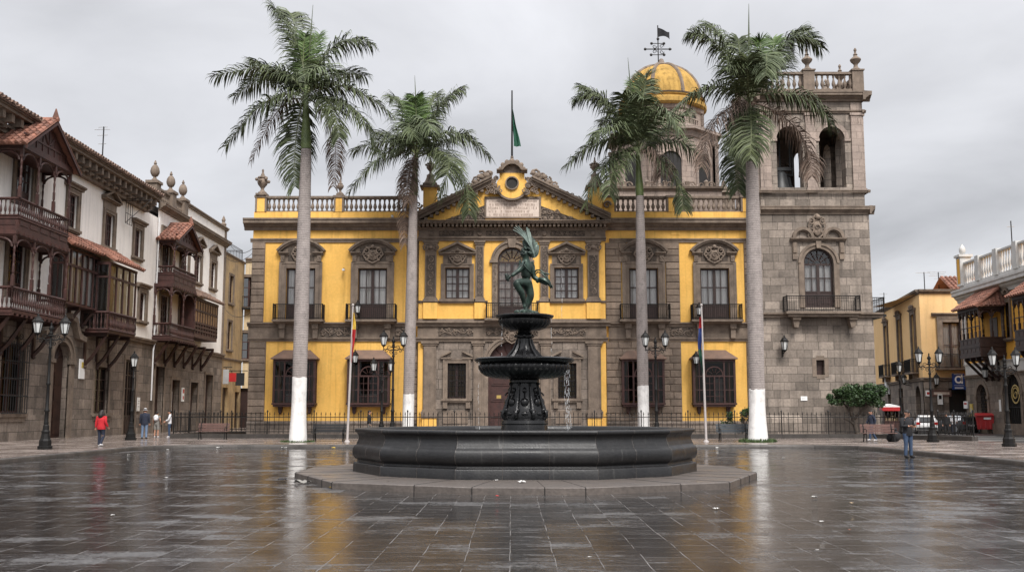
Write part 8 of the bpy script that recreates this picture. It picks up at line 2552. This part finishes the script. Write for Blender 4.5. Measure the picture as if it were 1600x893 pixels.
# ================================================================ parked cars
def car(name, label, loc, rot, paint, L=4.1, W=1.72, H=1.5):
    o = thing(name, label, 'car', loc, rot, 'cars parked in the side street')
    # body sections along the length: x, half width low/high, floor, beltline, roof, roof half width
    sec = [(-.50, .80, .40, .78, .80, .70), (-.485, .88, .30, .92, .98, .72), (-.42, .95, .25, .98, 1.36, .62), (-.34, .98, .24, .99, 1.47, .64), (-.10, 1.0, .23, .98, 1.50, .66), (.10, 1.0, .23, .96, 1.45, .65), (.22, .99, .23, .94, .97, .70), (.40, .96, .25, .88, .89, .76), (.485, .86, .30, .74, .75, .74), (.50, .80, .40, .64, .66, .70)]
    vs = []; n = 10
    for (u, hw, zf, zb, zr, rw) in sec:
        x = u * L; w_ = W / 2 * hw; r = W / 2 * rw
        vs += [(x, -w_ * .92, zf), (x, -w_, zf + .2), (x, -w_, zb - .12), (x, -w_ * .96, zb), (x, -r, zr - .06), (x, r, zr - .06), (x, w_ * .96, zb), (x, w_, zb - .12), (x, w_, zf + .2), (x, w_ * .92, zf)]
    m = MB(); fs = []
    for j in range(len(sec) - 1):
        for i in range(n): fs.append((j * n + i, j * n + (i + 1) % n, (j + 1) * n + (i + 1) % n, (j + 1) * n + i))
    fs += [tuple(range(n - 1, -1, -1)), tuple(range((len(sec) - 1) * n, len(sec) * n))]
    m.add(vs, fs); m.build('body', paint, o, smooth=35)
    g = MB()
    for sg in (-1, 1):
        def P(j, t, k=1.004):
            a = Vector(vs[j * n + (3 if sg < 0 else 6)]); b_ = Vector(vs[j * n + (4 if sg < 0 else 5)]); q = a.lerp(b_, t); q.y *= k; q.y += sg * .006; return q
        for a, b_ in ((2, 3), (3, 4), (4, 5)):
            p0, p1, p2, p3 = P(a, .1), P(b_, .1), P(b_, .9), P(a, .9)
            if a == 2: p3 = p3.lerp(p2, .2)
            e = (p1 - p0) * .04
            g.add([p0 + e, p1 - e, p2 - e, p3 + e], [(0, 1, 2, 3)])
        p0, p1, p2 = P(5, .1), P(6, .15), P(5, .9); g.add([p0, p0.lerp(p1, .8), p2], [(0, 1, 2)])
    for j0, j1, s_ in ((5, 6, 1), (1, 2, -1)):
        a, b_, c, d_ = [Vector(vs[k]) for k in (j0 * n + 4, j0 * n + 5, j1 * n + 5, j1 * n + 4)]
        off = Vector((.012 * s_, 0, .012)); cc = (a + b_ + c + d_) / 4
        g.add([q.lerp(cc, .1) + off for q in (a, b_, c, d_)], [(0, 1, 2, 3)])
    g.build('window', 'darkpane', o)
    b = MB(); b.box(-.49 * L, .44 * L, -W * .3, W * .3, .35, .95); b.build('cabin', 'dark', o)
    for sx in (-.31, .31):
        for sg in (-1, 1):
            w = MB(); w.T = Matrix.Translation((sx * L, sg * (W / 2 - .10), .31)) @ Matrix.Rotation(PI / 2, 4, 'X'); w.lathe((0, 0, -.11), [(.26, 0), (.31, .03), (.31, .19), (.26, .22)], 20); wo = w.build('wheel', 'rubber', o, smooth=40)
            w = MB(); w.T = Matrix.Translation((sx * L, sg * (W / 2 + .012), .31)) @ Matrix.Rotation(PI / 2, 4, 'X'); w.lathe((0, 0, -.01), [(.2, 0), (.2, .02), (.05, .035)], 12); w.build('rim', 'chrome', wo)
    for sg in (-1, 1):
        b = MB(); b.box(-.502 * L, -.475 * L, sg * W * .36 - .14, sg * W * .36 + .14, .72, .92); b.build('taillight', 'taillight', o)
        b = MB(); b.ball((.478 * L, sg * W * .33, .66), .14, 8, 5, (.5, 1.2, .7)); b.build('headlight', 'chrome', o)
    b = MB(); b.box(-.515 * L, -.48 * L, -W * .42, W * .42, .36, .52); b.box(.48 * L, .512 * L, -W * .42, W * .42, .34, .5); b.build('bumper', 'rubber', o)
    b = MB(); b.box(-.507 * L, -.49 * L, -.26, .26, .56, .68); b.build('number_plate', 'signwhite', o)
    return o


car('parked_car', 'white hatchback parked in the side street behind the fence', (on_y(1447, 660, 80).x, 80, -.012), math.radians(70), 'carwhite')
car('parked_car', 'dark car parked behind the fence, right of the white hatchback', (on_y(1494, 660, 85).x, 85, -.012), math.radians(100), 'cardark')
# street stall with a red and white awning
p = on_y(1392, 660, 80)
k = thing('street_stall', 'small street stall with a rounded red and white awning beside the bell tower', 'stall', (p.x, 80, -.01), -.15)
k.scale = (.66, .66, .95)
b = MB(); b.box(-.85, .85, -.6, .6, .1, 1.0); b.box(-.8, -.74, -.55, .55, 1.0, 2.1); b.box(.74, .8, -.55, .55, 1.0, 2.1); b.box(-.8, .8, .5, .55, 1.0, 2.1); b.box(-.9, .9, -.65, .62, 1.0, 1.06)
for z in (1.3, 1.6, 1.9): b.box(-.74, .74, .2, .5, z, z + .03)
b.build('counter', 'redwood', k)
b = MB(); vs = []
for i in range(13):
    u = i / 12; x = -1.05 + 2.1 * u; z = 2.15 + .22 * math.sin(PI * u) ** .6
    vs += [(x, -.85, z), (x, .7, z + .05)]
b.add(vs, [(2 * i, 2 * i + 2, 2 * i + 3, 2 * i + 1) for i in range(12)]); b.prism([(-1.05, 2.15)] + [(-1.05 + 2.1 * i / 12, 2.15 + .22 * math.sin(PI * i / 12) ** .6) for i in range(1, 12)] + [(1.05, 2.15)], -.84, -.80); b.build('awning', 'signwhite', k)
b = MB(); b.box(-1.06, 1.06, -.88, -.83, 1.86, 2.16); b.box(-1.08, -1.04, -.86, .7, 1.9, 2.16); b.box(1.04, 1.08, -.86, .7, 1.9, 2.16); b.build('awning_valance', 'red', k)
rs = random.Random(4); b = MB()
for i in range(26): x = rs.uniform(-.65, .6); z = rs.choice((1.06, 1.33, 1.63)); b.box(x, x + .1, rs.uniform(-.3, .2), .3, z, z + rs.uniform(.12, .26))
b.build('goods', 'tancloth', k)
# rubbish bag by the bench
p = on_z(1401, 690, .15)
g = MB(); g.ball((0, 0, .28), .34, 10, 6, (1, .8, .85)); g.ball((.05, 0, .62), .09, 7, 4); g.ball((-.15, .05, .2), .26, 9, 5)
tag(g.build('bin_bag', 'blackcloth', at=(p.x + .1, p.y + .5, .15), smooth=70), 'black rubbish bag lying at the right end of the brown bench', 'bin bag')
# ================================================================ people
def person(label, px, py, Z, h, face, top, legs_m, arms, legs, hair='cap', shorts=False, long_top=.0, bulk=1.0, shoes='blackcloth', sleeve=1.0, skirt=None, Y=None):
    """a figure facing -y before turning; arms and legs are joint offsets in body heights"""
    p = on_z(px, py, Z) if Y is None else Vector((on_y(px, py, Y).x, Y, Z))
    o = thing('person', label, 'person', (p.x, p.y, Z), face)
    V = lambda x, y, z: Vector((x * h, y * h, z * h))
    (eL, wL), (eR, wR) = arms
    kL, aL, kR, aR = legs
    sh = .108 * (1 + (bulk - 1) * .5)
    j = [V(0, 0, .53), V(0, .005, .61), V(0, .005, .70), V(0, .01, .785), V(0, .0, .85), V(0, -.012, .882), V(0, -.012, .925), V(0, -.005, .96),
         V(sh, .005, .80), V(*eL), V(*wL), V(-sh, .005, .80), V(*eR), V(*wR),
         V(.052, 0, .49), V(*kL), V(*aL), V(aL[0] + .008, aL[1] - .075, max(.014, aL[2] - .03)), V(-.052, 0, .49), V(*kR), V(*aR), V(aR[0] - .008, aR[1] - .075, max(.014, aR[2] - .03))]
    e = [(0, 1), (1, 2), (2, 3), (3, 4), (4, 5), (5, 6), (6, 7), (3, 8), (8, 9), (9, 10), (3, 11), (11, 12), (12, 13), (0, 14), (14, 15), (15, 16), (16, 17), (0, 18), (18, 19), (19, 20), (20, 21)]
    q = h
    r = [(.082, .062), (.074, .056), (.084, .058), (.082, .054), (.036, .036), (.047, .054), (.055, .063), (.044, .052), (.043, .043), (.029, .029), (.020, .020), (.043, .043), (.029, .029), (.020, .020), (.058, .058), (.038, .038), (.025, .025), (.022, .018), (.058, .058), (.038, .038), (.025, .025), (.022, .018)]
    r = [(a * q * (bulk if i < 4 else 1), b * q * (bulk if i < 4 else 1)) for i, (a, b) in enumerate(r)]
    vs, fs = grow(j, e, r, 1)
    b = MB(); b.add(vs, fs)
    hd = j[6]
    b.ball(hd + V(0, -.058, -.012), .014 * h, 6, 4, (.8, 1, 1.3))                      # nose
    for s_ in (-1, 1): b.ball(hd + V(s_ * .055, .002, -.01), .017 * h, 6, 4, (.5, 1, 1.3))
    for a_, c_, s_ in ((9, 10, 1), (12, 13, -1)): hand(b, j[c_], j[c_] - j[a_], (0, -.7, -.3), h / 1.75, .7, s_)
    b.build('body', 'skin', o, smooth=70)
    # clothes follow the same skeleton: rings round the trunk, sleeves and legs
    def loft(mb, rings, n=14):
        vs = [(c.x + rx * h * math.cos(2 * PI * i / n), c.y + ry * h * math.sin(2 * PI * i / n) * (1 if i * 2 < n else 1.05), c.z) for c, rx, ry in rings for i in range(n)]
        m = len(rings)
        mb.add(vs, [(k * n + i, k * n + (i + 1) % n, (k + 1) * n + (i + 1) % n, (k + 1) * n + i) for k in range(m - 1) for i in range(n)] + [tuple(range(n - 1, -1, -1)), tuple(range((m - 1) * n, m * n))])
    k = bulk
    c = MB(); zb = .50 - long_top * .8
    loft(c, [(V(0, .004, zb), .095 * k, .072 * k), (V(0, .004, zb + .015), .099 * k, .076 * k), (V(0, .005, .57), .094 * k, .072 * k), (V(0, .005, .62), .090 * k, .068 * k), (V(0, .003, .70), .100 * k, .072 * k), (V(0, .005, .76), .106 * k, .070 * k), (V(0, .008, .80), .108, .056), (V(0, .010, .828), .074, .044), (V(0, .006, .846), .046, .040), (V(0, .002, .862), .040, .038)])
    for s0, el, wr in ((8, 9, 10), (11, 12, 13)):
        end = j[el].lerp(j[wr], .88 * sleeve) if sleeve > .5 else j[s0].lerp(j[el], .25)
        p0 = j[s0] + (j[3] - j[s0]) * .45
        if sleeve > .5: c.tube([p0, j[s0], j[s0].lerp(j[el], .5), j[el], j[el].lerp(end, .5), end], [.044 * h, .045 * h, .040 * h, .036 * h, .032 * h, .027 * h], 10)
        else: c.tube([p0, j[s0], end], [.044 * h, .043 * h, .040 * h], 10)
    c.build('top', top, o, smooth=70)
    c = MB()
    loft(c, [(V(0, .004, .455), .072 * k, .058 * k), (V(0, .004, .48), .092 * k, .068 * k), (V(0, .004, .54), .091 * k, .068 * k), (V(0, .005, .585), .086 * k, .064 * k)])
    for hp_, kn, an in ((14, 15, 16), (18, 19, 20)):
        t0 = j[hp_] + V(0, .002, .01)
        if shorts: c.tube([t0, t0.lerp(j[kn], .5), t0.lerp(j[kn], .9)], [.060 * h, .056 * h, .054 * h], 10)
        else: c.tube([t0, t0.lerp(j[kn], .5), j[kn], j[kn].lerp(j[an], .5), j[kn].lerp(j[an], .97)], [.060 * h * k ** .5, .053 * h, .041 * h, .037 * h, .035 * h], 10)
    c.build('trousers', legs_m, o, smooth=70)
    for kk, tt in ((16, 17), (20, 21)):
        c = MB(); c.tube([j[kk] + V(0, .022, -.02), j[kk] + V(0, 0, -.012), j[tt].lerp(j[kk], .4), j[tt] + V(0, -.012, 0)], [.02 * h, .03 * h, .028 * h, .018 * h], 8); c.build('shoe', shoes, o, smooth=70)
    c = MB()
    if hair == 'long':
        c.ball(hd + V(0, .016, .012), .062 * h, 12, 8, (1.02, 1.05, 1.1)); c.tube([hd + V(0, .04, .03), hd + V(0, .06, -.05), hd + V(0, .062, -.11), hd + V(0, .06, -.15)], [.05 * h, .072 * h, .07 * h, .03 * h], 10)
        for s_ in (-1, 1): c.tube([hd + V(s_ * .035, .02, .02), hd + V(s_ * .065, .02, -.06), hd + V(s_ * .06, .025, -.11)], [.03 * h, .034 * h, .015 * h], 8)
    else:
        c.ball(hd + V(0, .014, .018), .060 * h, 12, 8, (.98, 1.04, .95))
    c.build('hair', 'hair', o, smooth=70)
    return o, j, h


DOWN = ((.135, .01, .655), (.145, -.03, .50)), ((-.135, .01, .655), (-.145, -.03, .50))
STAND = ((.062, -.005, .285), (.066, .01, .045), (-.062, -.005, .285), (-.066, .01, .045))
WALK = ((.052, -.05, .29), (.05, -.02, .05), (-.052, .0, .285), (-.05, .13, .075))

# woman in red walking along the left pavement, seen from behind
o, j, h = person('woman in a bright red jacket and dark leggings walking away on the left pavement', 157, 697, .15, 1.60, PI - .25, 'redcloth', 'navy', (((.145, .03, .66), (.165, .02, .51)), ((-.15, .03, .67), (-.17, -.05, .53))), ((.055, -.01, .285), (.058, -.01, .045), (-.055, -.03, .29), (-.062, .09, .07)), hair='long', long_top=.04, bulk=1.28, shoes='whitecloth')
# man with a hat
o, j, h = person('man in dark jacket, pale jeans and white hat standing beyond the single lantern lamp', 225, 685, .15, 1.72, PI + .2, 'navy', 'denim_pale', DOWN, STAND, long_top=.05, bulk=1.18)
hd = j[6]
c = MB(); c.lathe(tuple(hd + Vector((0, 0, .03))), [(.125, 0), (.12, .015), (.082, .02), (.082, .08), (.07, .11), (.02, .12)], 14, squash=(1, 1.1)); c.build('hat', 'whitecloth', o, smooth=50)
# visitor with a day pack, in shorts
o, j, h = person('visitor in beige shorts and sleeveless top between the hat and the white shirt', 244, 683, .15, 1.55, PI - .1, 'greycloth', 'greycloth', (((.14, .0, .66), (.13, -.07, .52)), ((-.135, .0, .66), (-.12, -.09, .55))), STAND, shorts=True, sleeve=.25, shoes='whitecloth')
bp = thing('backpack', 'small pale backpack worn by the visitor in beige shorts', 'backpack', o.location + Vector((0, 0, 0)), PI - .1)
c = MB(); c.ball((0, .14, 1.16), .16, 10, 7, (1, .62, 1.25)); c.ball((0, .22, 1.08), .09, 8, 5, (1.1, .5, .9)); c.build('bag', 'whitecloth', bp, smooth=70)
c = MB()
for s_ in (-1, 1): c.tube([(s_ * .10, .1, 1.32), (s_ * .11, -.0, 1.36), (s_ * .11, -.11, 1.25), (s_ * .10, -.08, 1.02), (s_ * .09, .1, 1.0)], .016, 5)
c.build('strap', 'tancloth', bp)
# person in white shirt turned to the others
o, j, h = person('dark haired person in white shirt and blue jeans at the left end of the fence', 264, 683, .15, 1.62, PI / 2 * -1 + .3, 'whitecloth', 'denim', (((.13, -.03, .66), (.09, -.14, .60)), ((-.13, -.03, .66), (-.09, -.15, .58))), STAND, sleeve=.95, shoes='whitecloth')
c = MB(); a = j[8]; c.tube([j[8] + Vector((.0, .09, .03)), Vector((0, .11, j[2].z)), j[0] + Vector((-.12, .07, 0)), j[0] + Vector((-.14, -.05, 0)), Vector((0, -.13, j[2].z)), j[8] + Vector((0, -.07, .04))], .014, 5); c.build('bag_strap', 'navy', o)
# person behind the fence by the palace
person('person in dark clothes standing behind the fence before the second bay window', 577, 660, .15, 1.62, PI / 2, 'blackcloth', 'greycloth', DOWN, STAND, bulk=1.1, Y=62.4)
# man looking up from his phone in the square
o, j, h = person('man in black sweater and blue jeans standing in the square looking up from his phone', 1420, 714.5, 0, 1.75, .35, 'blackcloth', 'denim', (((.155, -.01, .655), (.06, -.145, .655)), ((-.155, -.01, .655), (-.06, -.145, .655))), ((.060, -.005, .285), (.07, .01, .045), (-.060, -.005, .285), (-.07, .01, .045)), bulk=1.1, sleeve=.92, long_top=.055)
hd = j[6]
c = MB(); c.box(hd.x - .07, hd.x + .07, hd.y - .118, hd.y - .09, hd.z - .002, hd.z + .03); c.build('sunglasses', 'blackcloth', o)
c = MB(); c.box(hd.x - .028, hd.x + .028, hd.y - .112, hd.y - .09, hd.z - .062, hd.z - .054); c.build('mouth', 'redwood', o)
ph = thing('phone', 'black phone held in both hands by the man in the square', 'phone', o.location, .35)
c = MB(); c.T = Matrix.Translation((0, -.145 * h - .055, .668 * h)) @ Matrix.Rotation(.7, 4, 'X'); c.box(-.075, .075, -.006, .006, -.035, .04); c.build('case', 'blackcloth', ph)
# man walking past the brown bench
o, j, h = person('man in navy jacket and jeans striding past the bench by the small round tree', 1363, 689, .15, 1.62, -PI / 2 + .15, 'navy', 'denim', (((.13, .06, .67), (.12, .04, .53)), ((-.13, -.05, .66), (-.12, -.12, .55))), ((.052, -.09, .30), (.055, -.10, .07), (-.052, .04, .285), (-.055, .17, .06)), bulk=1.15, long_top=.04, shoes='whitecloth')
# two people by the shop door
person('person in white and dark pink top standing by the shop door under the blue sign', 1490, 668, -.012, 1.62, .1, 'whitecloth', 'navy', (((.14, -.02, .66), (.09, -.12, .60)), ((-.14, -.02, .66), (-.09, -.12, .6))), STAND, bulk=1.1, Y=74)
person('person in dark clothes behind the fence, just left of the white and pink top', 1479, 668, -.012, 1.6, -.4, 'blackcloth', 'blackcloth', DOWN, STAND, bulk=1.1, Y=73.5)

# ================================================================ litter on the wet slabs
def scrap(label, px, py, s, m='paper', Z=0.0, name='paper_scrap', flat=.25, cat='litter'):
    s *= .75; p = on_z(px, py, Z); rr = random.Random(int(px * 3 + py)); b = MB(); n = 5; vs = []
    for i in range(n):
        for k in range(n): vs.append(((i / (n - 1) - .5) * s * rr.uniform(.8, 1.1), (k / (n - 1) - .5) * s * .8 * rr.uniform(.8, 1.1), .012 + rr.uniform(0, flat) * s))
    b.add(vs, [(i * n + k, i * n + k + 1, (i + 1) * n + k + 1, (i + 1) * n + k) for i in range(n - 1) for k in range(n - 1)])
    o = b.build(name, m, at=(p.x, p.y, Z + .004), rot=rr.uniform(0, 3), smooth=None); tag(o, label, cat, 'litter lying on the wet square')
    so = o.modifiers.new('thick', 'SOLIDIFY'); so.thickness = .003
    return o


for lab, px, py, s, m, Z in (
    ('crumpled white paper on the wet slabs right of the fountain', 1272, 778, .16, 'paper', 0), ('white paper strip nearest the right foot of the fountain step', 1119, 796, .13, 'paper', 0),
    ('white crumpled cup beside the right kerb left of the standing man', 1384, 704, .30, 'paper', 0), ('small white scrap on the slabs below the red palm reflection', 1284, 816, .08, 'paper', 0),
    ('yellow scrap by the back kerb below the black bench', 521, 700, .28, 'flagyellow', 0), ('white paper by the back kerb below the left brown bench', 343, 700, .32, 'paper', 0),
    ('white paper by the back kerb, left of the tallest palm', 444, 700, .3, 'paper', 0), ('flat grey rag near the left corner of the fountain step', 473, 755, .45, 'greycloth', 0),
    ('dark scrap left of the grey rag', 441, 751, .3, 'blackcloth', 0), ('white tissue against the left front of the fountain step', 531, 758, .16, 'paper', 0), ('yellow leaf beside the white tissue at the fountain step', 520, 763, .18, 'flagyellow', 0),
    ('white scrap on the fountain step near its front middle', 815, 754, .22, 'paper', .15), ('tiny white crumb at the foot of the basin front', 775, 751, .10, 'paper', .15), ('small red scrap just in front of the fountain step', 777, 776, .10, 'red', 0),
    ('small white scrap low in the left part of the square', 176, 806, .08, 'paper', 0), ('white fleck in the middle of the left slabs', 260, 747, .12, 'paper', 0), ('white fleck by the left kerb below the woman in red', 201, 711, .16, 'paper', 0),
    ('second white fleck by the left kerb, farther from the camera', 262, 703, .16, 'paper', 0), ('white scrap on the slabs in front of the grey bench', 1224, 716, .16, 'paper', 0), ('pale scrap on the slabs left of the standing man', 1330, 787, .1, 'tancloth', 0),
    ('white paper by the back kerb right of the fountain', 1121, 700, .22, 'paper', 0), ('small orange scrap in the right front of the square', 1327, 829, .06, 'tile', 0), ('white fleck in the lower middle of the square', 921, 872, .05, 'paper', 0), ('white fleck low on the right of the middle', 1277, 861, .05, 'paper', 0)):
    scrap(lab, px, py, s, m, Z)
# ================================================================ one part, one piece: part meshes whose pieces stand apart become parts of their own
KEEP = {'baluster', 'frond', 'dead_frond', 'crown', 'foliage', 'grass', 'curtain', 'lettering', 'goods', 'water_thread', 'drop_thread', 'tiled_roof', 'gallery_roof', 'body', 'top', 'trousers', 'hair', 'railing', 'fence_panel', 'inner_wall', 'antenna_arm', 'window_grille', 'lattice_gate', 'arched_gate', 'scroll', 'rib'}


def split(o):
    me = o.data; n = len(me.vertices)
    if n > 60000 or n < 16: return
    par = list(range(n))

    def find(a):
        while par[a] != a: par[a] = par[par[a]]; a = par[a]
        return a
    for p in me.polygons:
        v = p.vertices; r = find(v[0])
        for q in v[1:]:
            s = find(q)
            if s != r: par[s] = r
    isl = {}
    for i, v in enumerate(me.vertices):
        c = v.co; b = isl.setdefault(find(i), [1e9, 1e9, 1e9, -1e9, -1e9, -1e9])
        for k in range(3): b[k] = min(b[k], c[k]); b[k + 3] = max(b[k + 3], c[k])
    if len(isl) < 2 or len(isl) > 900: return
    g = .06; groups = []
    for r, b in isl.items():
        hit = [x for x in groups if any(all(b[k] - g <= q[k + 3] and q[k] <= b[k + 3] + g for k in range(3)) for q in x[1])]
        new = [[r], [b]]
        for x in hit: new[0] += x[0]; new[1] += x[1]; groups.remove(x)
        groups.append(new)
    if not 1 < len(groups) <= 60: return
    who = {r: gi for gi, x in enumerate(groups) for r in x[0]}
    data = [([], [], [], {}, []) for _ in groups]
    for p in me.polygons:
        vs, fs, sm, mp, mi = data[who[find(p.vertices[0])]]
        f = []
        for i in p.vertices:
            if i not in mp: mp[i] = len(vs); vs.append(tuple(me.vertices[i].co))
            f.append(mp[i])
        fs.append(f); sm.append(p.use_smooth); mi.append(p.material_index)
    objs = []
    for vs, fs, sm, mp, mi in data:
        m2 = bpy.data.meshes.new(me.name); m2.from_pydata(vs, [], fs); [m2.materials.append(q) for q in me.materials]; m2.polygons.foreach_set('material_index', mi)
        m2.polygons.foreach_set('use_smooth', sm)
        if any(sm): m2.set_sharp_from_angle(angle=math.radians(50))
        if not objs: q = o; q.data = m2
        else: q = o.copy(); q.data = m2; COL.objects.link(q)
        cs = [Vector(c) for c in vs]; objs.append((q, sum(cs, Vector()) / len(cs)))
    for ch in list(o.children):
        if ch.type == 'MESH' and ch.data.vertices:
            c = ch.matrix_basis @ (sum((Vector(b) for b in ch.bound_box), Vector()) / 8)
            ch.parent = min(objs, key=lambda t: (t[1] - c).length)[0]


for o in [o for o in SC.objects if o.type == 'MESH' and o.parent and o.data.users == 1 and o.data.name.split('.')[0] not in KEEP]: split(o)
